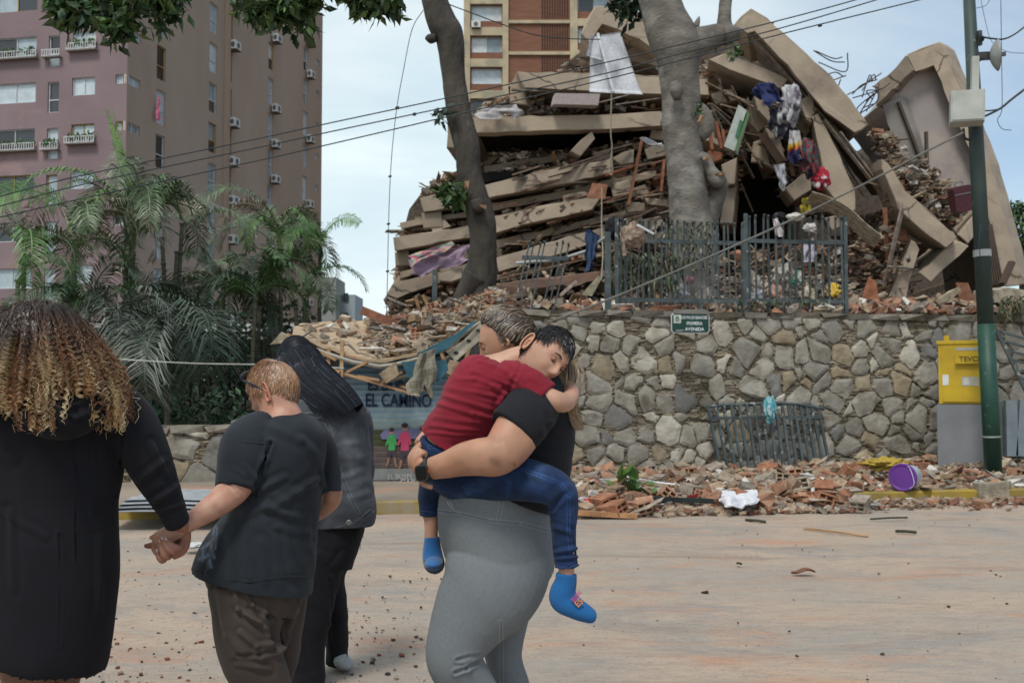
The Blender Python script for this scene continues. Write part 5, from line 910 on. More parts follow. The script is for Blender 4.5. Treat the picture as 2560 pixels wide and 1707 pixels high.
# ================================================================ PEOPLE
def loft(mb, st, n=28, m=5, sq=2.0):
    q = crom(np.array([[*P(u, v, Y), w_ / 2 * Y / F, d] for u, v, Y, w_, d in st]), m); T = np.gradient(q[:, :3], axis=0); a = np.linspace(0, 2 * np.pi, n, endpoint=False); rings = []
    ca, sa = np.cos(a), np.sin(a); e = 2 / sq; ca = np.sign(ca) * np.abs(ca) ** e; sa = np.sign(sa) * np.abs(sa) ** e
    for p, t in zip(q, T):
        t = nrm(t); s = nrm(np.cross(t, [0, 1, 0])); b = np.cross(s, t); rings.append(p[:3] + p[3] * ca[:, None] * s + p[4] * sa[:, None] * b)
    ringloft(mb, rings)
def ell(mb, c, r, Rm=np.eye(3), n=20):
    th = np.linspace(0, np.pi, n)[1:-1]; a = np.linspace(0, 2 * np.pi, n * 2, endpoint=False)
    ringloft(mb, [np.asarray(c) + (np.column_stack([np.sin(t) * np.cos(a) * r[0], np.sin(t) * np.sin(a) * r[1], np.full(len(a), np.cos(t) * r[2])]) @ np.asarray(Rm).T) for t in th])
def remesh(mb, vox=.005, sm=4, fac=.5):
    o = emit('tmp', mb, None, org=(0, 0, 0)); r = o.modifiers.new('r', 'REMESH'); r.mode = 'VOXEL'; r.voxel_size = vox; s = o.modifiers.new('s', 'SMOOTH'); s.factor = fac; s.iterations = sm
    dg = bpy.context.evaluated_depsgraph_get(); e = o.evaluated_get(dg); me = e.to_mesh(); V = np.empty(len(me.vertices) * 3); me.vertices.foreach_get('co', V); V = V.reshape(-1, 3)
    Nn = np.empty(len(V) * 3); me.vertices.foreach_get('normal', Nn); Nn = Nn.reshape(-1, 3); ix = np.empty(len(me.loops), np.int32); me.loops.foreach_get('vertex_index', ix); tot = np.empty(len(me.polygons), np.int32); me.polygons.foreach_get('loop_total', tot)
    st = np.concatenate([[0], np.cumsum(tot)[:-1]]); Fs = [ix[st[tot == k][:, None] + np.arange(k)] for k in (3, 4) if (tot == k).any()]; e.to_mesh_clear(); md = o.data; bpy.data.objects.remove(o); bpy.data.meshes.remove(md); return V, Nn, Fs
def segd(q, a, b):
    a, b = np.array(a, float), np.array(b, float); d = b - a; t = np.clip(((q - a) @ d) / (d @ d + 1e-9), 0, 1); return np.linalg.norm(q - (a + t[:, None] * d), axis=1), t
def fold(V, Nn, folds, fs=.6):
    q = UV(V); g3 = V * 9.; q = q + np.column_stack([vn(g3 + 5), vn(g3 + 11)]) * 8; mod = np.clip(.75 + .75 * vn(V * 14 + 31), .1, 1.6); D = np.zeros(len(V)); view = V - CAM; front = (Nn * view).sum(1) < 0.05 * np.linalg.norm(view, axis=1)
    for f in folds:
        pts = f[0]; w_, amp = f[1], f[2]
        for a, b in zip(pts[:-1], pts[1:]):
            d, t = segd(q, a, b); D = D + amp * np.exp(-(d / w_) ** 2) * (1 if len(pts) > 2 else np.clip(np.sin(np.pi * np.clip(t * .9 + .05, 0, 1)), 0, 1) ** .6) - amp * .55 * np.exp(-((d - 1.9 * w_) / w_) ** 2)
    return V + Nn * (D * front * np.where(np.abs(D) > 0, mod, 1) * fs)[:, None]
def put(name, mb_or, m, par, vox=.005, sm=4, folds=(), wr=0., wsc=(9, 9, 14), paint=None, extra=None, fac=.5, fs=.6):
    V, Nn, Fs = remesh(mb_or, vox, sm, fac)
    if wr: V = V + Nn * (wr * fbm(V * np.array(wsc) + 3, 3))[:, None]
    if folds: V = fold(V, Nn, folds, fs)
    o = MB(); col = paint(V, Nn) if paint else None
    o.V.append(V); o.F += Fs; o.C.append(np.ones((len(V), 3)) if col is None else col); o.n = len(V); o.any = True
    if extra: extra(o)
    return emit(name, o, m, par, smooth=True)
def skin(name, c, dark=.8): return mat(name, c, tuple(x * dark for x in c), sc=14, bump=.12, bs=220, bd=.002, rough=.5, sss=.12, vcol=True, spec=.4, c3=tuple(x * y for x, y in zip(c, (1.05, .82, .8))), sc3=9, f3=(.5, .75))
def fabric(name, c, dk=.75, bs=420, sheen=.25, sc=5, rough=.9, bump=.25, **k): return mat(name, c, tuple(x * dk for x in c), sc=sc, bump=bump, bs=bs, bd=.0012, rough=rough, sheen=sheen, vcol=True, spec=.2, **k)
class Head:
    def __init__(s, u, v, Y, fwd, up, sc=1.0):
        s.c = P(u, v, Y); s.f = nrm(fwd); s.r = nrm(np.cross(s.f, up)); s.u = np.cross(s.r, s.f); s.M = np.column_stack([s.r, s.f, s.u]); s.s = sc
    def w(s, p): return s.c + (np.asarray(p, float) * s.s) @ s.M.T
    def surf(s, d):                                      # d unit directions (n,3) local -> local points
        x, y, z = d[:, 0], d[:, 1], d[:, 2]; lo = np.clip(-z, 0, 1); a = .074 * (1 - .30 * lo ** 1.6); b = np.where(y > 0, .094 * (1 - .06 * lo), .100 * (1 - .42 * lo ** 1.3)); c = np.where(z > 0, .112, .122)
        p = np.column_stack([x * a, y * b, z * c]); X, Z = p[:, 0], p[:, 2]; fr = np.clip(y, 0, 1) ** .5 * (y > 0)
        g = lambda x0, z0, sx, sz: np.exp(-((X - x0) / sx) ** 2 - ((Z - z0) / sz) ** 2)
        dy = .019 * g(0, -.028, .011, .017) + .009 * g(0, -.008, .008, .022) + .006 * g(0, .022, .045, .012) - .010 * g(.031, .004, .016, .012) - .010 * g(-.031, .004, .016, .012) + .008 * g(0, -.060, .022, .006) + .008 * g(0, -.073, .018, .006) - .004 * g(0, -.0665, .03, .003) + .011 * g(0, -.098, .022, .016) + .005 * g(.045, -.03, .02, .025) + .005 * g(-.045, -.03, .02, .025) + .005 * (g(.011, -.036, .007, .007) + g(-.011, -.036, .007, .007))
        p[:, 1] += dy * fr; return p
    def add(s, mb, n=72):
        th = np.linspace(0, np.pi, n)[1:-1]; a = np.linspace(0, 2 * np.pi, n * 2, endpoint=False)
        ringloft(mb, [s.w(s.surf(np.column_stack([np.sin(t) * np.cos(a), np.sin(t) * np.sin(a), np.full(len(a), np.cos(t))]))) for t in th])
    def ear(s, mb, side, k=1.0, col=(1, 1, 1), flare=.35):
        c0 = np.array([side * .073, -.008, -.012]); a = np.linspace(-.35 * np.pi, 1.35 * np.pi, 22); out_ = np.array([side * math.cos(flare), -math.sin(flare), 0]); bk = np.array([-side * math.sin(flare) * 0, -1, 0]) * .9 + out_ * .35; bk = nrm(bk)
        rim = [c0 + bk * (.004 + .017 * k * (math.cos(t) * .5 + .5) + 0) + np.array([0, 0, .031 * k * math.sin(t)]) + out_ * (.006 + .010 * (math.cos(t) * .5 + .5)) for t in a]
        tube(mb, s.w(rim), np.array([.0035] * 18 + [.005, .006, .007, .006]) * s.s, 7, 3, col)
        m2 = [c0 + bk * .008 + out_ * .004]; a = np.linspace(0, 2 * np.pi, 20, endpoint=False); rings = [[c0 + bk * (.004 + .017 * k * (math.cos(t) * .5 + .5)) * r + out_ * (.003 + .008 * r * (math.cos(t) * .5 + .5)) + np.array([0, 0, .030 * k * math.sin(t) * r]) for t in a] for r in (1, .6, .2)]
        ringloft(mb, np.array([s.w(r) for r in rings]), np.array(col) * .93); rings2 = [[c0 + np.array([0, -.003, 0]) + out_ * (.000 + .004 * j) + bk * (.012 + .008 * math.cos(t)) + np.array([0, 0, -.004 + .016 * math.sin(t)]) for t in a] for j in (0, 1)]
        tube(mb, s.w([c0 + bk * .006 + out_ * .006 + [0, 0, .014], c0 + bk * .014 + out_ * .011 + [0, 0, .004], c0 + bk * .010 + out_ * .009 + [0, 0, -.014]]), .0028 * s.s, 6, 3, col)
def strands(mb, paths, rad, cols, n=3):
    """many tubes at once: paths (N,m,3), rad (m,) or (N,m), cols (N,3) or (N,m,3)"""
    Np, m, _ = paths.shape; T = np.gradient(paths, axis=1); T /= np.linalg.norm(T, axis=-1, keepdims=True) + 1e-9; s = np.cross(T, [.3, .9, .31]); s /= np.linalg.norm(s, axis=-1, keepdims=True) + 1e-9; b = np.cross(s, T); rad = np.broadcast_to(rad, (Np, m))
    a = np.linspace(0, 2 * np.pi, n, endpoint=False); R_ = paths[:, :, None] + rad[..., None, None] * (np.cos(a)[None, None, :, None] * s[:, :, None] + np.sin(a)[None, None, :, None] * b[:, :, None])
    i = (np.arange(Np)[:, None, None] * m + np.arange(m - 1)[None, :, None]) * n; j = np.arange(n)[None, None]; k = (j + 1) % n; Fq = np.stack([i + j, i + k, i + n + k, i + n + j], -1).reshape(-1, 4)
    if cols.ndim == 2: cols = np.repeat(cols[:, None], m, 1)
    mb.add(R_.reshape(-1, 3), Fq, np.repeat(cols.reshape(-1, 3), n, 0))
M_hair = mat('hair', W1, (.85, .85, .85), sc=60, vcol=True, rough=.36, bump=0, spec=.55)
Z3 = lambda *a: [(1000 + a[i] / 2.8, 740 + a[i + 1] / 2.8) for i in range(0, len(a), 2)]
Z2 = lambda *a: [(360 + a[i] / 1.808, 840 + a[i + 1] / 1.808) for i in range(0, len(a), 2)]
Z4 = lambda *a: [(1000 + a[i] / 2.815, 1150 + a[i + 1] / 2.815) for i in range(0, len(a), 2)]
Z1 = lambda *a: [(a[i] / 1.557, 700 + a[i + 1] / 1.557) for i in range(0, len(a), 2)]
rgp = np.random.default_rng(77)
M_hairb = mat('black hair', W1, (.85, .85, .85), sc=60, vcol=True, rough=.42, bump=0, spec=.22)
# ---------------------------------------------------------------- woman carrying the boy
S_w = skin('warm tan skin', (.44, .235, .15)); W = thing('person', 'person in black t-shirt, grey leggings and black wristwatch carrying a boy on the hip', 'person', P(1290, 1880, 3.6) * [1, 1, 0])
Hd = Head(1264, 852, 3.64, (-.93, .12, -.36), (-.25, 0, 1), 1.0)
b = MB(); Hd.add(b); loft(b, [(1290, 880, 3.66, 78, .055), (1300, 930, 3.66, 82, .06), (1305, 985, 3.65, 150, .12)])
loft(b, [(1310, 985, 3.62, 160, .15), (1318, 1060, 3.62, 190, .13), (1305, 1150, 3.62, 200, .13), (1260, 1230, 3.62, 220, .14)])
loft(b, [(1335, 1000, 3.390, 110, .065), (1312, 1045, 3.350, 120, .07), (1280, 1100, 3.310, 118, .062), (1252, 1138, 3.290, 104, .055)])
loft(b, [(1268, 1128, 3.290, 96, .055), (1238, 1140, 3.290, 101, .052), (1200, 1142, 3.300, 94, .046), (1160, 1148, 3.330, 84, .042), (1120, 1160, 3.360, 68, .034), (1080, 1170, 3.390, 56, .028), (1060, 1172, 3.400, 50, .024)])
loft(b, [(1068, 1172, 3.400, 48, .022), (1052, 1160, 3.410, 50, .020), (1046, 1145, 3.420, 44, .018), (1056, 1124, 3.430, 36, .016)], m=6)
for k, pts in enumerate([[(1052, 1112, 3.450), (1036, 1128, 3.450), (1028, 1148, 3.440), (1033, 1172, 3.430)], [(1058, 1106, 3.470), (1040, 1120, 3.480), (1025, 1143, 3.470), (1027, 1166, 3.460)], [(1062, 1132, 3.400), (1051, 1137, 3.390), (1040, 1152, 3.390), (1037, 1176, 3.395), (1040, 1184, 3.400)], [(1060, 1150, 3.380), (1048, 1160, 3.380), (1044, 1178, 3.385)], [(1050, 1200, 3.390), (1062, 1212, 3.380), (1082, 1218, 3.380)]]):
    tube(b, [P(*p) for p in pts], np.array([.0095, .0095, .0088, .007, .006][:len(pts)]), 10, 5)
loft(b, [(1180, 1010, 3.78, 60, .04), (1120, 1060, 3.74, 60, .04), (1070, 1100, 3.62, 52, .03), (1055, 1115, 3.55, 46, .02)])
loft(b, [(1240, 1560, 3.52, 60, .05), (1160, 1620, 3.5, 60, .045), (1215, 1760, 3.55, 50, .04), (1290, 1868, 3.6, 40, .03)]); loft(b, [(1270, 1560, 3.72, 60, .05), (1258, 1640, 3.72, 60, .045), (1290, 1780, 3.72, 50, .04), (1298, 1850, 3.72, 40, .03)])
def wpaint(V, Nn):
    q = UV(V); c = np.ones((len(V), 3)); d, _ = segd(q, (1232, 1152), (1242, 1156)); c *= 1 - .45 * np.exp(-(d / 13) ** 2)[:, None]; return c
put('body', b, S_w, W, .0038, 5, folds=[(Z3(230, 1250, 420, 1190), 9, -.003), (Z3(150, 1080, 130, 1180), 3, .002)], wr=.0006, paint=wpaint)
b = MB(); Hd.ear(b, 1, .4, flare=.0); Hd.ear(b, -1, .4, flare=.0)
emit('ears', b, S_w, W, smooth=True)
b = MB()
for sd in (-1, 1):
    ell(b, Hd.w([sd * .031, .077, .004]), (.011, .011, .011)); 
emit_each('eye', b, mat('closed eyelid', (.33, .17, .11)), W, smooth=True)
b = MB()
for sd in (-1, 1): tube(b, Hd.w([[sd * .018, .0975, .022], [sd * .034, .092, .028], [sd * .05, .078, .022]]), [.0022, .003, .0015], 5, 3)
emit_each('eyebrow', b, mat('brown brow', (.05, .03, .02)), W)
M_blk = fabric('black jersey', (.014, .014, .018), sheen=.04)
b = MB(); loft(b, [(1318, 962, 3.64, 100, .09), (1322, 990, 3.62, 190, .16), (1328, 1030, 3.61, 212, .18), (1326, 1085, 3.61, 224, .17), (1312, 1150, 3.61, 238, .17), (1292, 1200, 3.61, 256, .175), (1276, 1240, 3.61, 226, .18)], n=40)
loft(b, [(1350, 985, 3.48, 120, .10), (1335, 1010, 3.40, 134, .085), (1312, 1045, 3.35, 140, .08), (1284, 1078, 3.325, 140, .075)], m=6)
put('t_shirt', b, M_blk, W, .005, 3, wr=.0022, wsc=(8, 8, 22), folds=[(Z3(880, 1090, 1180, 1140), 6, .005), (Z3(920, 1030, 1200, 1050), 6, .004), (Z3(880, 1180, 1190, 1200), 6, .005), (Z3(1040, 830, 1040, 940), 8, -.008), (Z3(640, 850, 860, 870, 945, 990), 2.2, .003), (Z3(1050, 880, 1220, 930), 7, .004)])
M_leg = fabric('grey heather leggings', (.165, .183, .195), .9, bs=700, sheen=.02, sc=90, rough=.75, bump=.15)
b = MB(); loft(b, [(1234, 1228, 3.61, 270, .185), (1235, 1262, 3.61, 280, .19), (1236, 1310, 3.61, 281, .20), (1244, 1350, 3.61, 274, .205), (1253, 1395, 3.61, 266, .205), (1250, 1430, 3.61, 266, .19), (1262, 1462, 3.62, 220, .15)], n=44)
loft(b, [(1252, 1370, 3.56, 250, .13), (1243, 1425, 3.53, 262, .135), (1220, 1478, 3.51, 250, .128), (1187, 1525, 3.50, 214, .11), (1158, 1575, 3.49, 176, .092), (1137, 1625, 3.48, 146, .078), (1138, 1660, 3.48, 134, .07), (1164, 1700, 3.50, 128, .064), (1208, 1765, 3.53, 112, .056), (1252, 1822, 3.57, 82, .045), (1278, 1858, 3.6, 62, .035)], n=36, m=7)
loft(b, [(1280, 1430, 3.70, 180, .12), (1262, 1500, 3.71, 150, .105), (1260, 1570, 3.72, 112, .085), (1258, 1630, 3.72, 94, .068), (1266, 1670, 3.72, 88, .062), (1282, 1720, 3.72, 86, .06), (1292, 1780, 3.72, 72, .05), (1298, 1840, 3.72, 48, .034)], n=32, m=6)
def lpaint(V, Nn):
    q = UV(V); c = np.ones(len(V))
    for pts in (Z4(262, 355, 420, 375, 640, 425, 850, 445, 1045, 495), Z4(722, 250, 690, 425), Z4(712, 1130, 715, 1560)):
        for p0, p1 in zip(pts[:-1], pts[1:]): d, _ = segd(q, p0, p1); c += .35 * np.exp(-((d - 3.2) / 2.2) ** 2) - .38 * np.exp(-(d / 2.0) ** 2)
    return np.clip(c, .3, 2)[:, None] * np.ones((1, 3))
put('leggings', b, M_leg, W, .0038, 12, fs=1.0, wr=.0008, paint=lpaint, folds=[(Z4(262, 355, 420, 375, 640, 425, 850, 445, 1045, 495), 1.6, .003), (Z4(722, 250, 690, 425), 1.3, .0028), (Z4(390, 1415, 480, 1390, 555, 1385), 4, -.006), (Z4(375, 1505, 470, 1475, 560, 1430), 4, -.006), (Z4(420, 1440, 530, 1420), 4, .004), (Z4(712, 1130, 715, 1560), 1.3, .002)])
b = MB(); tube(b, [P(u, v, 3.408) for u, v in Z4(330, 290, 352, 325, 385, 350)], .0007, 4); tube(b, [P(u, v, 3.408) for u, v in Z4(345, 285, 370, 322)], .0007, 4); emit('stitched_mark', b, mat('pale stitch', (.4, .42, .44), bump=0), W)
for ux, vx, Yx in ((1290, 1868, 3.6), (1300, 1852, 3.72)):
    b = MB(); p = P(ux, vx, Yx) * [1, 1, 0]; ell(b, p + [-.07, 0, .05], (.13, .042, .045)); ell(b, p + [.02, 0, .07], (.045, .038, .06)); V, Nn, Fs = remesh(b, .006, 3); o = MB(); V[:, 2] = np.maximum(V[:, 2], .012); o.V.append(V); o.F += Fs; o.C.append(np.ones((len(V), 3))); o.n = len(V); emit('shoe', o, M_white, W, smooth=True)
# watch
b = MB(); RW = np.column_stack([nrm([.98, -.15, .1]), nrm([.15, .98, 0]), nrm([-.1, 0, .99])]); c0 = P(1055, 1182, 3.345)
def rbox(mb, c, w_, h_, d_, r, RM, col=None):
    pts = []
    for cx_, cz, a0 in ((w_ / 2 - r, h_ / 2 - r, 0), (-w_ / 2 + r, h_ / 2 - r, 90), (-w_ / 2 + r, -h_ / 2 + r, 180), (w_ / 2 - r, -h_ / 2 + r, 270)):
        for k in range(5): t = R(a0 + 22.5 * k); pts.append(np.asarray(c) + RM @ np.array([cx_ + r * math.cos(t), -d_ / 2, cz + r * math.sin(t)]))
    prism(mb, pts, RM @ np.array([0, d_, 0]), col, inset=.0015)
rbox(b, c0, .045, .055, .014, .013, RW); wt = emit('watch', b, mat('watch case', (.05, .055, .06), rough=.3, metal=.6, bump=0), W)
b = MB(); rbox(b, c0 + RW @ np.array([-.001, -.0075, 0]), .036, .047, .002, .010, RW); emit('watch_face', b, mat('watch glass', (.004, .004, .005), rough=.08, bump=0), wt)
b = MB(); rbox(b, c0 + RW @ np.array([.0245, 0, .006]), .004, .018, .006, .0015, RW); emit('watch_button', b, mat('orange button', (.5, .1, .02), rough=.4, bump=0), wt)
b = MB(); cs = P(1069, 1172, 3.392); t_ = nrm(P(1110, 1164, 3.37) - P(1060, 1176, 3.40)); s_ = nrm(np.cross(t_, [0, 1, 0])); b_v = np.cross(s_, t_); a = np.linspace(0, 2 * np.pi, 30, endpoint=False)
for_r = [[cs + t_ * x + s_ * .0405 * k * math.cos(q) + b_v * .0315 * k * math.sin(q) for q in a] for x, k in ((-.013, .98), (-.012, 1.02), (.012, 1.04), (.013, 1.0))]; ringloft(b, for_r); emit('watch_strap', b, mat('black rubber strap', (.02, .024, .028), rough=.6, bump=0), wt, smooth=True)
# hair: swept back, then a pony tail
def sweep_hair(H, n, hl, tail, tail_end, rg, cols, rad=.0009, lift=.006, m=16):
    d0 = []; 
    while len(d0) < n:
        d = nrm(rg.normal(0, 1, 3))
        if d[2] > -.15 and not (d[1] > .15 and d[2] < .35 + .75 * d[1]): d0.append(d)
    d0 = np.array(d0); tg = nrm(np.array(tail)); t = np.linspace(0, 1, m)[None, :, None]; sp_ = rg.normal(0, .10, (n, 1, 3))
    bend = np.array([0, .0, .55])[None, None] * np.sin(np.pi * t) * .35
    D = d0[:, None] * (1 - t) + (tg[None, None] + sp_ * .6) * t + bend; D /= np.linalg.norm(D, axis=-1, keepdims=True)
    S = H.surf(D.reshape(-1, 3)).reshape(n, m, 3); rr = 1 + (lift + rg.uniform(0, .010, (n, 1, 1)) + .004 * np.sin(t * 9 + rg.uniform(0, 6, (n, 1, 1)))) / .1; return H.w((S * rr).reshape(-1, 3)).reshape(n, m, 3)
hc = np.array([[.055, .032, .02], [.035, .02, .014], [.30, .21, .13], [.42, .32, .21], [.10, .06, .035]]); n = 3600
Pth = sweep_hair(Hd, n, 0, (.25, -1, -.12), None, rgp, None, lift=.009); ci = rgp.choice(5, n, p=[.33, .27, .13, .10, .17]); b = MB(); strands(b, Pth, np.full(16, .0009), hc[ci] * rgp.uniform(.6, 1.3, (n, 1)))
cap = MB(); th = np.linspace(0, np.pi * .56, 26)[1:]; a = np.linspace(0, 2 * np.pi, 50, endpoint=False)
def hcap(H, mb, k=1.06, col=(.04, .025, .018), front=.35, low=-.3, lowb=-.45):
    n_ = 40; th = np.linspace(.02, np.pi * .82, n_); a = np.linspace(0, 2 * np.pi, 64, endpoint=False); rings = []
    for t in th:
        D = np.column_stack([np.sin(t) * np.cos(a), np.sin(t) * np.sin(a), np.full(len(a), np.cos(t))]); S = H.surf(D); y, z = D[:, 1], D[:, 2]
        lim = np.where(y > 0, .75 * np.clip(y / .45, 0, 1) + low * (1 - np.clip(y / .45, 0, 1)), low + (lowb - low) * np.clip(-y / .5, 0, 1)); kk = np.where(z > lim, k, .94); rings.append(H.w(S * kk[:, None]))
    ringloft(mb, rings, col)
hcap(Hd, b, 1.075, low=.15)
tl0 = Hd.w([.02, -.118, -.02]); n = 1500; m_ = 30; t = np.linspace(0, 1, m_)[None, :, None]; g_ = crom([tl0, P(1378, 880, 3.62), P(1402, 920, 3.53), P(1410, 975, 3.50), P(1430, 1035, 3.52), P(1452, 1078, 3.52)], 6)[:m_]; g_ = np.array([crom(g_, 1)[min(i, len(g_) - 1)] for i in range(m_)])
off = rgp.normal(0, 1, (n, 1, 3)); wd = (.005 + .017 * np.clip(np.sin(np.pi * np.clip(t * 1.25, 0, 1)), 0, 1)) ; ph = rgp.uniform(0, 6.28, (n, 1, 1)); Pt = g_[None] + off * wd * [1, .8, .4] + .007 * np.concatenate([np.sin(t * 16 + ph), 0 * t + 0 * ph, .3 * np.cos(t * 16 + ph)], -1) * t
ct = np.array([[.22, .13, .06], [.34, .22, .12], [.12, .07, .035], [.45, .30, .17]]); cc = ct[rgp.integers(0, 4, n)][:, None] * (.55 + .6 * t); strands(b, Pt, np.linspace(.0014, .0007, m_), cc * np.ones((n, m_, 1)))
emit('hair', b, M_hair, W)
# ---------------------------------------------------------------- boy
S_b = skin('boy skin', (.50, .285, .195)); B = thing('person', 'boy in dark red t-shirt, blue jeans and blue socks resting on a shoulder', 'person', P(1200, 1200, 3.45))
Hb = Head(1363, 888, 3.43, (.50, -.76, -.44), (.66, .12, .75), .95)
b = MB(); Hb.add(b); loft(b, [(1340, 890, 3.47, 72, .045), (1290, 900, 3.48, 66, .045), (1262, 915, 3.48, 80, .05), (1240, 935, 3.48, 130, .06)])
loft(b, [(1225, 930, 3.48, 130, .08), (1180, 1010, 3.46, 140, .08), (1145, 1080, 3.49, 130, .07), (1120, 1150, 3.52, 140, .08)])
loft(b, [(1320, 960, 3.40, 50, .035), (1352, 982, 3.37, 50, .034), (1385, 1000, 3.36, 52, .034), (1410, 1006, 3.38, 50, .03), (1425, 994, 3.42, 42, .026), (1430, 975, 3.46, 34, .02), (1418, 960, 3.5, 30, .015)], m=7)
for k in range(4): tube(b, [P(1432 - 3 * k, 985 - 9 * k, 3.47), P(1436 - 4 * k, 970 - 7 * k, 3.5), P(1420 - 6 * k, 955 - 3 * k, 3.53), P(1405 - 5 * k, 955, 3.55)], [.0075, .0072, .0068, .005], 8, 4)
tube(b, [P(1425, 990, 3.45), P(1410, 975, 3.46), P(1398, 968, 3.48)], [.008, .0075, .006], 8, 4)
loft(b, [(1180, 1190, 3.50, 60, .04), (1300, 1200, 3.41, 50, .04), (1400, 1240, 3.36, 50, .04), (1412, 1330, 3.36, 44, .03), (1416, 1420, 3.36, 40, .028), (1414, 1452, 3.36, 42, .028), (1420, 1480, 3.36, 46, .025)], m=7)
loft(b, [(1090, 1180, 3.62, 60, .04), (1072, 1260, 3.66, 44, .03), (1078, 1300, 3.66, 36, .024), (1078, 1345, 3.66, 34, .024), (1080, 1390, 3.66, 40, .024)])
V_ = []
put('body', b, S_b, B, .0034, 4, wr=.0004)
b = MB(); Hb.ear(b, 1, 1.1, (1.05, .9, .85), flare=.5); Hb.ear(b, -1, 1.05, flare=.6); emit('ears', b, S_b, B, smooth=True)
b = MB()
for sd in (-1, 1): ell(b, Hb.w([sd * .030, .079, .003]), (.0095, .0095, .0095))
eb = emit_each('eye', b, mat('boy eyelid', (.36, .18, .13)), B, smooth=True)
b = MB()
for sd in (-1, 1): tube(b, Hb.w([[sd * .021, .0875, -.001], [sd * .031, .0895, -.004], [sd * .041, .084, -.001]]), .0012, 5, 3); tube(b, Hb.w([[sd * .017, .0975, .022], [sd * .032, .0935, .027], [sd * .048, .080, .022]]), [.002, .003, .0012], 5, 3)
emit_each('eyebrow', b, mat('dark brow', (.02, .014, .012)), B)
b = MB(); tube(b, Hb.w([[-.02, .0935, -.0665], [0, .1005, -.0665], [.02, .0935, -.0665]]), .0016, 6, 3); emit('mouth', b, mat('lip line', (.28, .09, .08)), B)
n = 4200; b = MB(); d0 = []
while len(d0) < n:
    d = nrm(rgp.normal(0, 1, 3)); x, y, z = d
    if (z > .60 and y > .1) or (y < -.1 and z > -.15 - .3 * max(0, -y)) or (y < .35 and z > .30): d0.append(d)
d0 = np.array(d0); m_ = 7; t = np.linspace(0, 1, m_)[None, :, None]; dirn = np.array([.1, .55, -.45])[None] * (d0[:, 2:3] > .3) + np.array([0, -.1, -.7])[None] * (d0[:, 2:3] <= .3) + rgp.normal(0, .32, (n, 3)); D = d0[:, None] + dirn[:, None] * t * .30; D /= np.linalg.norm(D, axis=-1, keepdims=True)
S = Hb.surf(D.reshape(-1, 3)).reshape(n, m_, 3) * (1 + (.02 + .10 * t * rgp.uniform(.2, 1.0, (n, 1, 1)))); strands(b, Hb.w(S.reshape(-1, 3)).reshape(n, m_, 3), np.linspace(.0014, .0006, m_), np.array([[.014, .012, .012]]) * rgp.uniform(.5, 1.9, (n, 1))); hcap(Hb, b, 1.045, (.012, .010, .010), low=.22, lowb=-.12); emit('hair', b, M_hair, B)
M_red = fabric('dark red cotton', (.22, .013, .028), .8, sheen=.06)
b = MB(); loft(b, [(1262, 920, 3.48, 62, .05), (1250, 934, 3.475, 128, .075), (1230, 954, 3.465, 176, .10), (1206, 982, 3.46, 180, .105), (1185, 1010, 3.46, 172, .105), (1163, 1050, 3.47, 166, .10), (1143, 1085, 3.49, 172, .10), (1134, 1104, 3.50, 176, .105)], n=44, m=7)
loft(b, [(1262, 945, 3.43, 90, .07), (1292, 945, 3.41, 84, .06), (1325, 962, 3.385, 84, .055), (1348, 978, 3.37, 82, .05), (1362, 990, 3.365, 78, .045)], m=7)
put('t_shirt', b, M_red, B, .0038, 2, wr=.0034, wsc=(11, 11, 20), folds=[(Z3(300, 700, 620, 800), 5, .007), (Z3(260, 760, 500, 830, 640, 860), 5, .008), (Z3(230, 850, 600, 900), 5, .006), (Z3(215, 910, 560, 950), 4.5, .006), (Z3(200, 960, 520, 985), 4, .005), (Z3(380, 580, 520, 590, 700, 640), 5, .007), (Z3(500, 530, 760, 620), 5, .006), (Z3(640, 640, 730, 690, 680, 760), 6, .009), (Z3(360, 650, 700, 720), 5, .006), (Z3(560, 460, 740, 520, 850, 640), 6, .007), (Z3(860, 470, 800, 560, 760, 640), 5, -.010), (Z3(900, 560, 1010, 620), 5, .006), (Z3(880, 640, 980, 690), 5, .005), (Z3(1050, 600, 990, 730), 2, .003), (Z3(560, 440, 640, 425, 740, 440), 2, .004), (Z3(700, 600, 820, 660), 6, .006)])
M_jean = fabric('blue denim', (.013, .032, .092), .6, bs=300, sheen=.05, sc=8, c3=(.035, .065, .14), sc3=7, f3=(.56, .75))
b = MB(); loft(b, [(1135, 1104, 3.50, 168, .10), (1130, 1150, 3.52, 166, .105), (1145, 1186, 3.52, 130, .105), (1195, 1198, 3.49, 108, .09), (1250, 1196, 3.44, 110, .075), (1310, 1198, 3.39, 108, .068), (1360, 1208, 3.36, 100, .062), (1398, 1232, 3.35, 88, .058), (1408, 1262, 3.355, 74, .052), (1408, 1310, 3.36, 66, .046), (1411, 1370, 3.36, 60, .042), (1416, 1415, 3.36, 58, .04)], n=36, m=7)
loft(b, [(1120, 1150, 3.50, 110, .09), (1090, 1195, 3.60, 80, .055), (1074, 1240, 3.65, 58, .04), (1073, 1288, 3.66, 50, .034)], m=6)
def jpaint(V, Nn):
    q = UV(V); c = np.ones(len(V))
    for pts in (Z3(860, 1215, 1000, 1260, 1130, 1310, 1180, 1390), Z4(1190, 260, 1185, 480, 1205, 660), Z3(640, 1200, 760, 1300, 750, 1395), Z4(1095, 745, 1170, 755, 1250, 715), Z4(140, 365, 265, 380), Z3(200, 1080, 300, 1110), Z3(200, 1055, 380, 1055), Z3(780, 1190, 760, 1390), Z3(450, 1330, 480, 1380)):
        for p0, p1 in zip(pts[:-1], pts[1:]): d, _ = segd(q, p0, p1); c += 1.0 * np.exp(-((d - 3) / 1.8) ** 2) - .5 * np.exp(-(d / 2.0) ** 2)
    return np.clip(c + .35 * fbm(V * 22, 3), .35, 2.4)[:, None] * np.ones((1, 3))
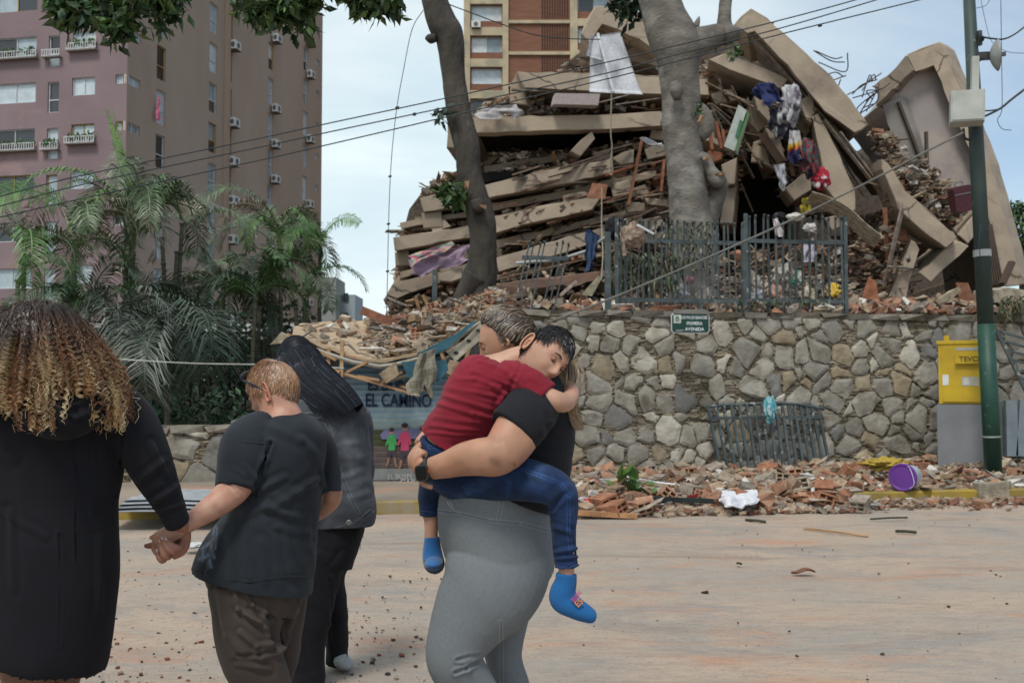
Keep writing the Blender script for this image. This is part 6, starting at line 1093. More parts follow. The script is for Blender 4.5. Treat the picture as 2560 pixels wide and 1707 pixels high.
put('jeans', b, M_jean, B, .0036, 2, paint=jpaint, wr=.0030, fs=1.15, folds=[(Z3(860, 1215, 1000, 1260, 1130, 1310, 1180, 1390), 1.6, .004), (Z4(1190, 260, 1185, 480, 1205, 660), 1.6, .003), (Z4(1090, 640, 1240, 600), 6, .006), (Z4(1090, 690, 1245, 665), 5, .007), (Z4(1095, 750, 1170, 760, 1250, 720), 2.5, .006), (Z4(1050, 260, 1180, 180), 8, .006), (Z4(1060, 330, 1140, 240), 6, -.006), (Z4(680, 90, 765, 165, 755, 235), 1.5, .003), (Z4(140, 360, 265, 375), 2, .004), (Z4(440, 170, 560, 200), 4, .006), (Z4(300, 190, 420, 220), 4, .005), (Z4(800, 60, 1000, 130), 8, .004), (Z4(1070, 460, 1180, 500), 6, .004)])
M_sock = fabric('blue sock knit', (.015, .12, .33), .75, bs=500, sheen=.08)
b = MB(); loft(b, [(1416, 1432, 3.36, 52, .036), (1414, 1455, 3.36, 56, .037), (1408, 1478, 3.36, 66, .038), (1410, 1498, 3.36, 70, .037), (1436, 1518, 3.355, 56, .036), (1462, 1532, 3.35, 46, .036), (1482, 1541, 3.35, 34, .030), (1490, 1544, 3.35, 18, .02)], m=6); ell(b, P(1398, 1486, 3.36), (.03, .032, .03))
s1 = put('sock', b, M_sock, B, .004, 4, wr=.001)
b = MB(); dx = nrm(P(1450, 1500, 3.3) - P(1428, 1516, 3.3)); dy = nrm(P(1428, 1516, 3.3) - P(1446, 1545, 3.3))
ax_ = nrm(np.array([.62, -.10, .55])); ay_ = nrm(np.cross([0, -1, 0], ax_)) 
ax_ = nrm([.70, .05, .70]); ay_ = nrm([-.70, 0, .70]); text_mesh(b, 'BURN', P(1444, 1493, 3.316), ax_, ay_, .019, .0012, sx=.8, bold=.02); emit('sock_print_pink', b, mat('pink print', (.5, .06, .22), bump=0), s1)
b = MB(); text_mesh(b, 'ES', P(1452, 1511, 3.313), ax_, ay_, .030, .0012, sx=.9, bold=.02); emit('sock_print_orange', b, mat('orange print', (.65, .24, .05), bump=0), s1)
b = MB(); loft(b, [(1080, 1340, 3.66, 38, .027), (1080, 1365, 3.66, 44, .029), (1082, 1392, 3.65, 52, .032), (1086, 1412, 3.63, 52, .04), (1088, 1422, 3.62, 40, .04)], m=6); ell(b, P(1085, 1408, 3.58), (.034, .075, .022))
put('sock', b, fabric('blue sock dark below', (.018, .12, .33), .5, bs=500), B, .004, 4, wr=.001, paint=lambda V, Nn: np.where((V[:, 2:3] < P(1085, 1402, 3.6)[2]), .4, 1.0) * np.ones((len(V), 3)))  # colour drops to a darker tone below a fixed height
# ---------------------------------------------------------------- older person
S_o = skin('older fair skin', (.50, .27, .19), .78); O_ = thing('person', 'older person with short reddish hair, sunglasses on head, black t-shirt and brown trousers', 'person', P(640, 1930, 3.4) * [1, 1, 0])
Ho = Head(683, 978, 3.40, (-.86, .34, -.38), (-.28, .08, .95), .90)
b = MB(); Ho.add(b); loft(b, [(688, 985, 3.38, 92, .055), (696, 1018, 3.38, 92, .06), (704, 1050, 3.38, 112, .08), (706, 1085, 3.38, 150, .1)])
loft(b, [(706, 1090, 3.39, 160, .12), (700, 1200, 3.4, 160, .13), (680, 1300, 3.4, 180, .14), (650, 1440, 3.4, 200, .15)])
loft(b, [(622, 1090, 3.28, 80, .05), (612, 1160, 3.25, 82, .052), (592, 1212, 3.22, 80, .048), (560, 1245, 3.2, 72, .042), (520, 1275, 3.17, 60, .036), (480, 1302, 3.15, 48, .031), (450, 1322, 3.13, 41, .026), (425, 1335, 3.12, 46, .022), (402, 1349, 3.11, 48, .020), (392, 1358, 3.11, 40, .017)], m=7)
for pts in ([(402, 1335, 3.10), (390, 1338, 3.09), (381, 1342, 3.09), (374, 1345, 3.09)], [(388, 1352, 3.11), (384, 1370, 3.12), (392, 1386, 3.13)], [(398, 1358, 3.12), (390, 1376, 3.13), (400, 1390, 3.14)], [(410, 1358, 3.13), (404, 1378, 3.14), (412, 1390, 3.15)], [(420, 1355, 3.13), (418, 1376, 3.15), (424, 1384, 3.16)]): tube(b, [P(*p) for p in pts], np.linspace(.0095, .0065, len(pts)), 10, 5)
loft(b, [(800, 1110, 3.52, 60, .05), (822, 1190, 3.54, 52, .045), (830, 1238, 3.56, 50, .04), (815, 1262, 3.60, 48, .035), (785, 1284, 3.64, 44, .03), (750, 1300, 3.66, 40, .028), (720, 1305, 3.66, 40, .02)], m=6)
def opaint(V, Nn):
    q = UV(V); return np.ones((len(V), 3)) * (1 + .18 * vn(V * 60)[:, None] * np.array([.4, 1, 1]))
put('body', b, S_o, O_, .0036, 4, wr=.0007, paint=opaint, folds=[([(*Z2(395, 690, 420, 720)[0],), Z2(395, 690, 420, 720)[1]], 4, -.004), (Z2(370, 670, 410, 700), 3, -.004), (Z2(130, 900, 240, 850), 4, .002), (Z2(70, 940, 120, 900), 2.2, .0022), (Z2(90, 960, 135, 915), 2.2, .002)])
b = MB(); Ho.ear(b, -1, 1.25, (1.05, .85, .8), flare=.55); Ho.ear(b, 1, 1.2, flare=.4); emit('ears', b, S_o, O_, smooth=True)
b = MB()
for sd in (-1, 1): ell(b, Ho.w([sd * .031, .078, .004]), (.011, .011, .011))
emit_each('eye', b, mat('older eyelid', (.42, .22, .16)), O_, smooth=True)
n = 5200; d0 = []
while len(d0) < n:
    d = nrm(rgp.normal(0, 1, 3)); x, y, z = d
    if (z > .55) or (y < .05 and z > -.42) or (y < .45 and z > .15): d0.append(d)
d0 = np.array(d0); m_ = 9; t = np.linspace(0, 1, m_)[None, :, None]; ctr = np.array([0, -.55, .85]); dirn = (d0 - ctr[None]); dirn /= np.linalg.norm(dirn, axis=1)[:, None]; clump = np.round(d0 * 5) / 5; cn = vn(clump * 7.3 + 2)[:, None]; dirn = dirn + rgp.normal(0, .16, (n, 3)) + cn * np.array([[.25, 0, .1]]); D = d0[:, None] + dirn[:, None] * t * .52; D /= np.linalg.norm(D, axis=-1, keepdims=True)
S = Ho.surf(D.reshape(-1, 3)).reshape(n, m_, 3) * (1 + (.03 + .10 * np.sin(t * 2.4) * rgp.uniform(.35, 1.0, (n, 1, 1)) + .03 * cn[:, :, None])); crown = np.clip(1 - np.linalg.norm(d0 - nrm(ctr), axis=1) / .75, 0, 1)[:, None]
hc = np.array([[.36, .17, .085], [.44, .25, .13], [.24, .12, .06], [.52, .40, .28], [.30, .15, .08]])[rgp.choice(5, n, p=[.3, .25, .15, .12, .18])]; low = np.clip((.1 - d0[:, 2:3]) * 1.5, 0, 1); hc = hc * (1 - .35 * low) * (1 - .5 * crown) + np.array([[.5, .33, .26]]) * .5 * crown
b = MB(); strands(b, Ho.w(S.reshape(-1, 3)).reshape(n, m_, 3), np.linspace(.0012, .0006, m_), hc * rgp.uniform(.7, 1.2, (n, 1))); hcap(Ho, b, 1.03, (.30, .165, .105), low=-.15, lowb=-.5); emit('hair', b, M_hair, O_)
b = MB(); 
for sd in (-1, 1): tube(b, Ho.w([[sd * .068, .062, .072], [sd * .079, .030, .045], [sd * .081, -.006, .012], [sd * .076, -.030, -.020]]), [.0042, .0036, .003, .0026], 6, 5)
tube(b, Ho.w([[-.068, .062, .072], [-.03, .080, .082], [0, .080, .080], [.03, .080, .082], [.068, .062, .072]]), .003, 6, 5); sgl = emit('sunglasses', b, mat('navy frame', (.012, .018, .04), rough=.25, bump=0), O_, smooth=True)
b = MB()
for sd in (-1, 1): ell(b, Ho.w([sd * .034, .070, .094]), (.027, .004, .018), Ho.M @ np.array(rotm(.9, 0, 0)))
emit_each('lens', b, mat('grey lens', (.10, .12, .14), rough=.08, bump=0, spec=.8), sgl, smooth=True)
M_ot = fabric('washed black cotton', (.019, .024, .031), .7, sheen=.06, sc=4, c3=(.032, .037, .043), sc3=3.5, f3=(.5, .7))
b = MB(); loft(b, [(702, 1036, 3.39, 92, .07), (704, 1048, 3.39, 128, .10), (706, 1066, 3.39, 180, .13), (708, 1095, 3.39, 208, .155), (712, 1140, 3.395, 206, .165), (712, 1190, 3.4, 196, .17), (704, 1240, 3.4, 202, .175), (682, 1300, 3.4, 232, .18), (658, 1370, 3.4, 270, .19), (642, 1420, 3.4, 292, .195), (634, 1452, 3.4, 300, .195)], n=48, m=6)
loft(b, [(652, 1072, 3.35, 84, .08), (624, 1098, 3.30, 116, .08), (607, 1140, 3.26, 124, .075), (598, 1185, 3.24, 114, .07), (590, 1222, 3.22, 104, .062)], m=6)
loft(b, [(780, 1085, 3.46, 70, .08), (806, 1120, 3.50, 72, .075), (820, 1170, 3.51, 66, .068), (826, 1232, 3.50, 60, .06)], m=6)
def tpaint(V, Nn):
    q = UV(V); c = np.ones((len(V), 3)); a = np.zeros(len(V))
    for pts, w_ in ((Z2(322, 835, 312, 900), 3.2), (Z2(330, 880, 322, 960), 2.5), (Z2(262, 960, 300, 930, 322, 905), 3.5), (Z2(252, 1005, 290, 990), 5), (Z2(300, 940, 315, 1000), 4), (Z2(296, 1015, 302, 1040), 5), (Z2(270, 970, 262, 1010), 4), (Z2(318, 840, 330, 870), 2)):
        for p0, p1 in zip(pts[:-1], pts[1:]): d, _ = segd(q, p0, p1); a = np.maximum(a, np.exp(-(d / w_) ** 2) * (.55 + .6 * vn(V * [120, 120, 90])))
    a = np.clip(a, 0, 1)[:, None]; return c * (1 - a) + a * np.array([[7, 7.5, 8.0]])
put('t_shirt', b, M_ot, O_, .0042, 2, fs=1.1, wr=.0055, wsc=(5, 5, 6), paint=tpaint, folds=[(Z2(505, 720, 545, 560, 560, 480), 5, -.010), (Z2(345, 660, 430, 695, 508, 725), 2, .003), (Z2(520, 700, 640, 640), 8, .006), (Z2(560, 780, 700, 700, 790, 640), 9, .005), (Z2(450, 800, 560, 760, 700, 820), 9, .006), (Z2(400, 900, 380, 1090), 10, .006), (Z2(520, 930, 560, 1110), 10, .006), (Z2(640, 900, 680, 1090), 9, .005), (Z2(740, 820, 765, 1060), 8, .005), (Z2(330, 900, 300, 1080), 7, .006), (Z2(440, 470, 540, 480, 555, 540), 2, .003), (Z2(560, 400, 700, 470, 790, 560), 10, .004), (Z2(235, 1050, 320, 1090, 480, 1108, 765, 1078), 2, .003), (Z2(450, 590, 520, 660), 7, .006), (Z2(400, 600, 460, 640), 6, .005), (Z2(800, 560, 830, 700), 5, .006), (Z2(600, 860, 780, 900), 9, .005)])
M_br = fabric('brown trouser cloth', (.062, .046, .038), .7, bs=500, sheen=.08)
b = MB(); loft(b, [(648, 1430, 3.4, 262, .16), (650, 1470, 3.4, 236, .16), (640, 1500, 3.4, 222, .15)], n=36)
loft(b, [(612, 1460, 3.34, 176, .115), (615, 1520, 3.33, 168, .11), (618, 1580, 3.32, 158, .10), (628, 1640, 3.32, 152, .09), (652, 1700, 3.34, 140, .08), (690, 1790, 3.38, 118, .07), (722, 1880, 3.42, 104, .062), (735, 1915, 3.44, 104, .06)], n=32, m=7)
loft(b, [(708, 1450, 3.47, 130, .11), (706, 1520, 3.48, 118, .1), (700, 1580, 3.49, 108, .09), (692, 1640, 3.5, 104, .08), (676, 1710, 3.5, 100, .075), (662, 1800, 3.48, 96, .065), (655, 1895, 3.46, 96, .06)], n=32, m=7)
put('trousers', b, M_br, O_, .0052, 3, fs=.9, wr=.004, wsc=(6, 6, 9), folds=[(Z2(400, 1130, 430, 1230, 530, 1290), 6, .010), (Z2(440, 1130, 500, 1210, 585, 1250), 5, .009), (Z2(590, 1150, 575, 1260, 600, 1400), 7, -.014), (Z2(640, 1110, 700, 1200, 640, 1330), 7, .008), (Z2(340, 1150, 380, 1350, 460, 1420), 8, .008), (Z2(440, 1330, 520, 1400, 590, 1390), 6, .009), (Z2(430, 1430, 530, 1440, 600, 1420), 5, -.009), (Z2(480, 1250, 560, 1320), 6, .007), (Z2(420, 1480, 560, 1500), 7, .008), (Z2(600, 1440, 650, 1350), 6, .008)])
for ux, vx, Yx in ((735, 1912, 3.44), (655, 1895, 3.46)):
    b = MB(); p = P(ux, vx, Yx) * [1, 1, 0]; ell(b, p + [-.06, .03, .045], (.13, .048, .045), rotm(0, 0, -.3)); ell(b, p + [.02, 0, .06], (.05, .045, .06)); V, Nn, Fs = remesh(b, .006, 3); o = MB(); V[:, 2] = np.maximum(V[:, 2], .012); o.V.append(V); o.F += Fs; o.C.append(np.ones((len(V), 3))); o.n = len(V); emit('shoe', o, M_dark, O_, smooth=True)
# ---------------------------------------------------------------- black haired person in the denim jacket
D_ = thing('person', 'person with long straight black hair in faded black denim jacket and black trousers', 'person', P(800, 1680, 4.7) * [1, 1, 0]); S_d = skin('brown skin', (.30, .15, .095))
Hk = Head(742, 905, 4.72, (-.72, .62, -.25), (-.10, .05, 1), 1.0); b = MB(); Hk.add(b); loft(b, [(758, 930, 4.74, 60, .055), (775, 960, 4.74, 62, .06), (800, 1000, 4.74, 120, .09)])
loft(b, [(810, 1010, 4.74, 130, .1), (835, 1120, 4.74, 120, .1), (840, 1300, 4.74, 120, .11)]); loft(b, [(790, 1060, 4.62, 50, .04), (780, 1180, 4.58, 46, .04), (745, 1270, 4.5, 38, .03), (715, 1290, 4.5, 36, .02)]); loft(b, [(880, 1040, 4.86, 50, .04), (895, 1180, 4.88, 46, .04), (860, 1290, 4.9, 36, .03)])
loft(b, [(800, 1400, 4.68, 50, .05), (750, 1620, 4.64, 40, .04)]); loft(b, [(800, 1400, 4.8, 50, .05), (838, 1560, 4.85, 40, .04), (848, 1660, 4.9, 34, .03)])
put('body', b, S_d, D_, .006, 4); b = MB(); Hk.ear(b, -1, 1.05); Hk.ear(b, 1, 1.05); emit('ears', b, S_d, D_, smooth=True)
hs = [(722, 872, 4.72, 50, .05), (730, 885, 4.72, 94, .092), (742, 906, 4.71, 114, .106), (755, 932, 4.70, 120, .11), (775, 958, 4.67, 122, .108), (800, 982, 4.63, 122, .10), (826, 1004, 4.59, 118, .085), (848, 1024, 4.57, 110, .07), (868, 1046, 4.56, 100, .06)]; hs0 = hs[:6] + [(815, 992, 4.61, 70, .05)]
b = MB(); loft(b, [(u, v, Y, w_ * .93, d * .93) for u, v, Y, w_, d in hs0], n=36, m=6); ell(b, Hk.w([0, -.008, .012]), (.080, .104, .110), Hk.M); V, Nn, Fs = remesh(b, .006, 6); V = V + Nn * (.0025 * fbm(V * [60, 60, 8], 2))[:, None]; b = MB(); b.V.append(V); b.F += Fs; b.C.append(np.ones((len(V), 3)) * [.004, .0045, .008]); b.n = len(V); b.any = True
n = 4200; m_ = 26; q = crom(np.array([[*P(u, v, Y), w_ / 2 * Y / F, d] for u, v, Y, w_, d in hs]), 8); T = np.gradient(q[:, :3], axis=0); ang = rgp.uniform(0, 2 * np.pi, n); Pt = np.zeros((n, m_, 3)); st = rgp.uniform(0, .35, n); en = np.ones(n); kr = rgp.uniform(.93, 1.09, n); dr_ = rgp.normal(0, .25, n)
for k in range(m_):
    x = (st + (en - st) * k / (m_ - 1)) * (len(q) - 1); i0 = np.clip(x.astype(int), 0, len(q) - 2); f_ = (x - i0)[:, None]; qq = q[i0] * (1 - f_) + q[i0 + 1] * f_; tt = T[i0]; tt = tt / np.linalg.norm(tt, axis=1)[:, None]; s_ = np.cross(tt, [0, 1, 0]); s_ /= np.linalg.norm(s_, axis=1)[:, None]; bb_ = np.cross(s_, tt); an = ang + dr_ * k / m_
    Pt[:, k] = qq[:, :3] + (kr * qq[:, 3] * np.cos(an))[:, None] * s_ + (kr * qq[:, 4] * np.sin(an))[:, None] * bb_
vv = UV(Pt.reshape(-1, 3)).reshape(n, m_, 2)[..., 1]; clp = vn(np.column_stack([ang * 5, st * 4, ang * 0])); vl = 962 + 52 * rgp.random(n) ** .7 + 26 * clp + np.clip(UV(Pt[:, -1])[:, 0] - 780, 0, 90) * .18
for i in range(n):
    k = int(np.argmax(vv[i] > vl[i])) if (vv[i] > vl[i]).any() else m_ - 1
    if k < m_ - 1: x_ = np.linspace(0, max(k, 3), m_); i0 = np.clip(x_.astype(int), 0, m_ - 2); f_ = (x_ - i0)[:, None]; Pt[i] = Pt[i][i0] * (1 - f_) + Pt[i][i0 + 1] * f_
strands(b, Pt, np.linspace(.0016, .0008, m_), np.where(rgp.random((n, 1)) < .12, np.array([[.03, .034, .048]]), np.array([[.004, .005, .009]])) * rgp.uniform(.2, 3.0, (n, 1))); d0 = rgp.normal(0, 1, (9000, 3)); d0 /= np.linalg.norm(d0, axis=1)[:, None]; d0 = d0[(d0[:, 2] > .1) & ((d0[:, 1] < .6) | (d0[:, 2] > .75))][:2400]; t = np.linspace(0, 1, 12)[None, :, None]; D = d0[:, None] * (1 - t) + np.array([.35, -.85, -.2]) * t + .3 * np.array([0, 0, 1]) * np.sin(np.pi * t); D /= np.linalg.norm(D, axis=-1, keepdims=True); S = Hk.surf(D.reshape(-1, 3)).reshape(len(d0), 12, 3) * (1.10 + .05 * rgp.random((len(d0), 1, 1))); strands(b, Hk.w(S.reshape(-1, 3)).reshape(len(d0), 12, 3), np.full(12, .0013), np.array([[.005, .006, .010]]) * rgp.uniform(.5, 2.4, (len(d0), 1)))  # a few lighter strands put the hair's sheen into the colour
emit('hair', b, M_hairb, D_)
M_den = fabric('faded black denim', (.062, .068, .078), .55, bs=260, sheen=.06, sc=6, c3=(.10, .11, .12), sc3=5, f3=(.52, .72))
b = MB(); loft(b, [(802, 985, 4.72, 96, .09), (815, 1000, 4.71, 150, .13), (820, 1030, 4.70, 186, .16), (828, 1080, 4.70, 184, .165), (838, 1150, 4.70, 176, .16), (846, 1220, 4.70, 172, .16), (852, 1270, 4.70, 172, .165), (852, 1310, 4.70, 166, .165)], n=44, m=6)
loft(b, [(762, 1020, 4.62, 80, .09), (764, 1080, 4.56, 84, .075), (768, 1150, 4.52, 76, .07), (765, 1220, 4.5, 66, .06), (745, 1262, 4.5, 60, .05)], m=6); loft(b, [(890, 1030, 4.82, 70, .08), (903, 1100, 4.86, 66, .07), (905, 1190, 4.88, 60, .06), (885, 1270, 4.88, 56, .05)], m=6)
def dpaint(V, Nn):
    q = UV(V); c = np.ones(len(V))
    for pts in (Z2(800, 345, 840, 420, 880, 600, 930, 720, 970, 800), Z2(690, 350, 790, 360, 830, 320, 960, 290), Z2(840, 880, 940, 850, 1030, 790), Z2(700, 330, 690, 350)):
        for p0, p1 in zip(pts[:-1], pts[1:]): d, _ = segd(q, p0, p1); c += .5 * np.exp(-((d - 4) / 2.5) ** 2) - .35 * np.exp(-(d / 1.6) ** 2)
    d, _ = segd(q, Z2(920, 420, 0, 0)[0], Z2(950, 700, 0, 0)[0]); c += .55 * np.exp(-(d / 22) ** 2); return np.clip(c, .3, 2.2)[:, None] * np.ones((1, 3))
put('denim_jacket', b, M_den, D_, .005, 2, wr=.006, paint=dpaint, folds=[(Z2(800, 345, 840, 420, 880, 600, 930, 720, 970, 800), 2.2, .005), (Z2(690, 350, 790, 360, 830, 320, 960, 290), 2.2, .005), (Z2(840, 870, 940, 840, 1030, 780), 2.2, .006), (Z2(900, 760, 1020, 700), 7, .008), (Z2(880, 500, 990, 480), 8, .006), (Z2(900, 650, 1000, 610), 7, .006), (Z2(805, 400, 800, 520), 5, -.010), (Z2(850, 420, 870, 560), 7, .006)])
b = MB(); c0 = P(872, 1306, 4.52); ringloft(b, [[c0 + [r * math.cos(t), d, r * math.sin(t)] for t in np.linspace(0, 2 * np.pi, 18, endpoint=False)] for r, d in ((.013, .01), (.013, -.004), (.009, -.006), (.004, -.003))]); emit('jacket_button', b, mat('pewter button', (.25, .25, .25), rough=.35, metal=.8, bump=0), D_, smooth=True)
b = MB()
for k in range(6): tube(b, [P(884 + 2 * k, 1322 - k, 4.6), P(886 + 3 * k, 1345, 4.58), P(880 + 4 * k, 1362 + 6 * (k % 3), 4.58)], .0012, 4, 3)
emit('loose_threads', b, M_den, D_)
M_bk = fabric('black trouser cloth', (.010, .010, .013), .7, bs=500, sheen=.03)
b = MB(); loft(b, [(838, 1290, 4.70, 156, .15), (824, 1350, 4.70, 150, .15), (808, 1400, 4.70, 150, .14)], n=36)
loft(b, [(800, 1370, 4.66, 150, .12), (780, 1430, 4.65, 148, .11), (765, 1500, 4.64, 142, .1), (756, 1570, 4.64, 130, .095), (752, 1640, 4.64, 120, .09), (750, 1700, 4.64, 120, .10), (750, 1712, 4.64, 120, .105)], n=30, m=6); loft(b, [(836, 1370, 4.78, 100, .11), (822, 1440, 4.82, 80, .09), (834, 1500, 4.85, 66, .08), (842, 1560, 4.87, 58, .07), (843, 1620, 4.9, 54, .06), (842, 1655, 4.92, 56, .055)], n=28, m=6)
put('trousers', b, M_bk, D_, .006, 3, wr=.004, folds=[(Z2(840, 1100, 850, 1300, 862, 1500), 4, -.008), (Z2(690, 1300, 720, 1500), 6, .006), (Z2(850, 1050, 900, 990), 6, .008)])
for p in (P(768, 1700, 4.78) * [1, 1, 0], P(850, 1668, 4.93)):
    b = MB(); z = max(p[2] - .02, .04) if p[2] > .01 else .045; p = p * [1, 1, 0]; ell(b, p + [0, .03, z + .0], (.05, .12, .035), rotm(.35 if z > .045 else 0, 0, .45)); ell(b, p + [.01, -.05, z + .03], (.035, .045, .04)); put('shoe', b, mat('grey trainer', (.36, .38, .38), sc=12, rough=.6), D_, .006, 3)
# ---------------------------------------------------------------- curly haired person in the black coat
C_ = thing('person', 'person with big curly copper and blond hair in long black hooded coat', 'person', P(85, 2100, 3.0) * [1, 1, 0]); S_c = skin('deep brown skin', (.17, .085, .055))
S_ch = skin('brown hand skin', (.36, .17, .115))
Hc = Head(85, 880, 3.02, (-.15, .97, -.15), (0, .1, 1), 1.0); b = MB(); Hc.add(b); loft(b, [(88, 930, 3.0, 90, .06), (95, 1000, 3.0, 110, .08)])
loft(b, [(100, 1010, 3.0, 220, .12), (100, 1200, 3.0, 260, .12), (90, 1500, 3.0, 280, .14)]); loft(b, [(310, 1030, 3.0, 60, .05), (375, 1160, 3.0, 50, .04), (425, 1255, 3.02, 36, .026), (444, 1300, 3.06, 34, .022)])
loft(b, [(40, 1500, 2.95, 150, .09), (62, 1600, 2.95, 140, .085), (72, 1680, 2.95, 128, .08), (72, 1740, 2.95, 108, .06), (74, 1850, 2.95, 110, .06), (76, 2000, 2.95, 74, .045), (78, 2075, 2.95, 60, .04)], m=6); loft(b, [(140, 1500, 3.08, 120, .08), (152, 1600, 3.08, 100, .08), (157, 1680, 3.08, 86, .07), (150, 1740, 3.08, 76, .055), (148, 1850, 3.08, 90, .06), (146, 2000, 3.08, 62, .04), (146, 2040, 3.08, 56, .04)], m=6)
put('body', b, S_c, C_, .0055, 4)
b = MB(); loft(b, [(443, 1296, 3.09, 46, .024), (452, 1322, 3.13, 48, .022), (456, 1348, 3.15, 42, .021), (446, 1366, 3.15, 50, .020), (425, 1380, 3.15, 44, .018)], m=7)
for pts, r0 in (([(458, 1352, 3.13), (450, 1368, 3.09), (434, 1364, 3.07), (422, 1355, 3.07), (413, 1346, 3.08)], .0098), ([(448, 1366, 3.13), (436, 1378, 3.08), (424, 1375, 3.06), (413, 1361, 3.06), (404, 1344, 3.075)], .0105), ([(432, 1378, 3.13), (420, 1392, 3.08), (410, 1388, 3.06), (403, 1370, 3.06), (399, 1352, 3.075)], .0105), ([(420, 1386, 3.13), (408, 1401, 3.09), (400, 1398, 3.07), (395, 1387, 3.07), (392, 1374, 3.08)], .009)): tube(b, [P(*p) for p in pts], np.array([1, 1, .95, .88, .72]) * r0, 10, 5)
tube(b, [P(398, 1362, 3.13), P(385, 1361, 3.12), P(372, 1364, 3.12), P(361, 1363, 3.12)], [.011, .0105, .0095, .006], 10, 5)
hb = put('hand', b, S_ch, C_, .0028, 3)
b = MB()
for u, v in ((414.5, 1347), (405.5, 1346), (400, 1354), (392.5, 1376)): ell(b, P(u, v, 3.0655), (.0048, .003, .0068), rotm(0, -.3, 0), 8)
emit_each('fingernail', b, mat('pale nail', (.55, .38, .36), rough=.3, bump=0), hb, smooth=True)
M_coat = fabric('black wool coat', (.010, .010, .0135), .7, bs=350, sheen=.03, rough=.95)
b = MB(); loft(b, [(98, 975, 2.99, 200, .11), (100, 1000, 2.99, 330, .14), (103, 1040, 2.99, 402, .165), (105, 1110, 2.99, 410, .175), (106, 1180, 2.99, 396, .17), (102, 1245, 2.99, 376, .165), (98, 1320, 2.99, 384, .175), (90, 1420, 2.99, 400, .19), (78, 1520, 2.99, 404, .20), (66, 1606, 2.99, 400, .205), (62, 1622, 2.99, 398, .205)], n=56, m=6)
loft(b, [(270, 1010, 3.0, 120, .11), (310, 1035, 3.0, 128, .105), (345, 1090, 3.0, 126, .095), (378, 1160, 3.0, 112, .085), (410, 1230, 3.02, 90, .07), (438, 1290, 3.04, 68, .055), (445, 1308, 3.05, 66, .052)], m=7, n=32); loft(b, [(-60, 1020, 2.98, 120, .1), (-110, 1100, 2.98, 120, .09), (-130, 1250, 2.98, 100, .08), (-120, 1400, 2.98, 80, .06)])
loft(b, [(60, 1010, 2.86, 60, .05), (110, 1035, 2.83, 110, .07), (170, 1042, 2.82, 118, .075), (225, 1020, 2.84, 96, .07), (262, 985, 2.88, 60, .05)], m=6)
V0 = None
put('coat', b, M_coat, C_, .0055, 5, fs=1.1, wr=.007, wsc=(5, 5, 3.2), folds=[(Z1(290, 600, 298, 850, 300, 1100), 2.5, -.006), (Z1(230, 855, 340, 845, 450, 850), 3, -.006), (Z1(365, 620, 370, 840), 4, .006), (Z1(350, 840, 378, 960), 9, .006), (Z1(470, 720, 485, 560), 4, -.012), (Z1(590, 640, 640, 760), 8, .007), (Z1(600, 860, 690, 800), 7, .009), (Z1(610, 900, 720, 860), 5, .008), (Z1(540, 780, 640, 700), 8, .006), (Z1(200, 480, 290, 530, 380, 500), 6, .010), (Z1(190, 440, 280, 480, 370, 450), 6, .012), (Z1(0, 640, 60, 700), 9, .008), (Z1(400, 900, 380, 1300), 9, .006), (Z1(0, 900, 180, 1000), 9, .005), (Z1(235, 990, 240, 1420), 3, -.005), (Z1(40, 900, 50, 1200), 9, .006)])
b = MB()
for ux, Yx in ((78, 2.95), (146, 3.08)): p = P(ux, 2080, Yx) * [1, 1, 0]; ell(b, p + [0, .06, .04], (.045, .13, .04)); ell(b, p + [0, 0, .05], (.038, .045, .05))
put('shoes', b, M_dark, C_, .006, 3)
# curls: locks of a few strands that share one spiral
ncl, per, m_ = 640, 6, 84; n = ncl * per; t = np.linspace(0, 1, m_); ou = np.array([751, 765, 785, 803, 861, 925, 989, 1060, 1100]); ow = np.array([30, 75, 100, 118, 162, 203, 226, 234, 234])
def rp(x): return np.repeat(x, per)
az = rp(rgp.uniform(0, 2 * np.pi, ncl)); lay = rp(rgp.random(ncl) ** .4); vend = rp(1082 - 150 * rgp.random(ncl) ** 1.2) + rgp.normal(0, 6, n); up0 = rp(rgp.uniform(0, 1, ncl) ** 1.2); ph = rp(rgp.uniform(0, 6.28, ncl)) + rgp.normal(0, .25, n); turns = rp(rgp.uniform(8, 14, ncl)) + rgp.normal(0, .05, n); crad = rp(rgp.uniform(.0045, .0095, ncl)) * rgp.uniform(.8, 1.2, n); dirs = rp(rgp.choice([-1, 1], ncl)); vs = 758 + 130 * up0; wav = rp(rgp.normal(0, 14, ncl)); oj = rgp.normal(0, .0016, (n, 3))
Pt = np.zeros((n, m_, 3)); cu = 92
ue = cu + 226 * (.3 + .7 * lay) * np.cos(az); nearc = np.sin(az) < .2; vend = np.where(nearc & (ue > 140) & (ue < 238), np.minimum(vend, 940 + 60 * rp(rgp.random(ncl))), vend); vend = np.where(nearc & (ue < 62), np.minimum(vend, 1000 + 50 * rp(rgp.random(ncl))), vend)
for k, tt in enumerate(t):
    v = vs + (vend - vs) * tt ** .95; wv = np.interp(v, ou, ow) * (.30 + .70 * lay); u = cu + wv * np.cos(az) + wav * math.sin(2.6 * tt); Yy = 2.98 + (wv / 830 * .62) * np.sin(az); Yy = np.where(np.sin(az) < 0, Yy - .10 * tt, Yy); r = crad * min(1, max(0, tt * 2.4 - .2)); a_ = ph + dirs * turns * 2 * np.pi * tt
    Pt[:, k] = P_arr(u, v, Yy) + np.column_stack([r * np.cos(a_), r * np.sin(a_), .5 * r * np.cos(a_ + 1)]) + oj
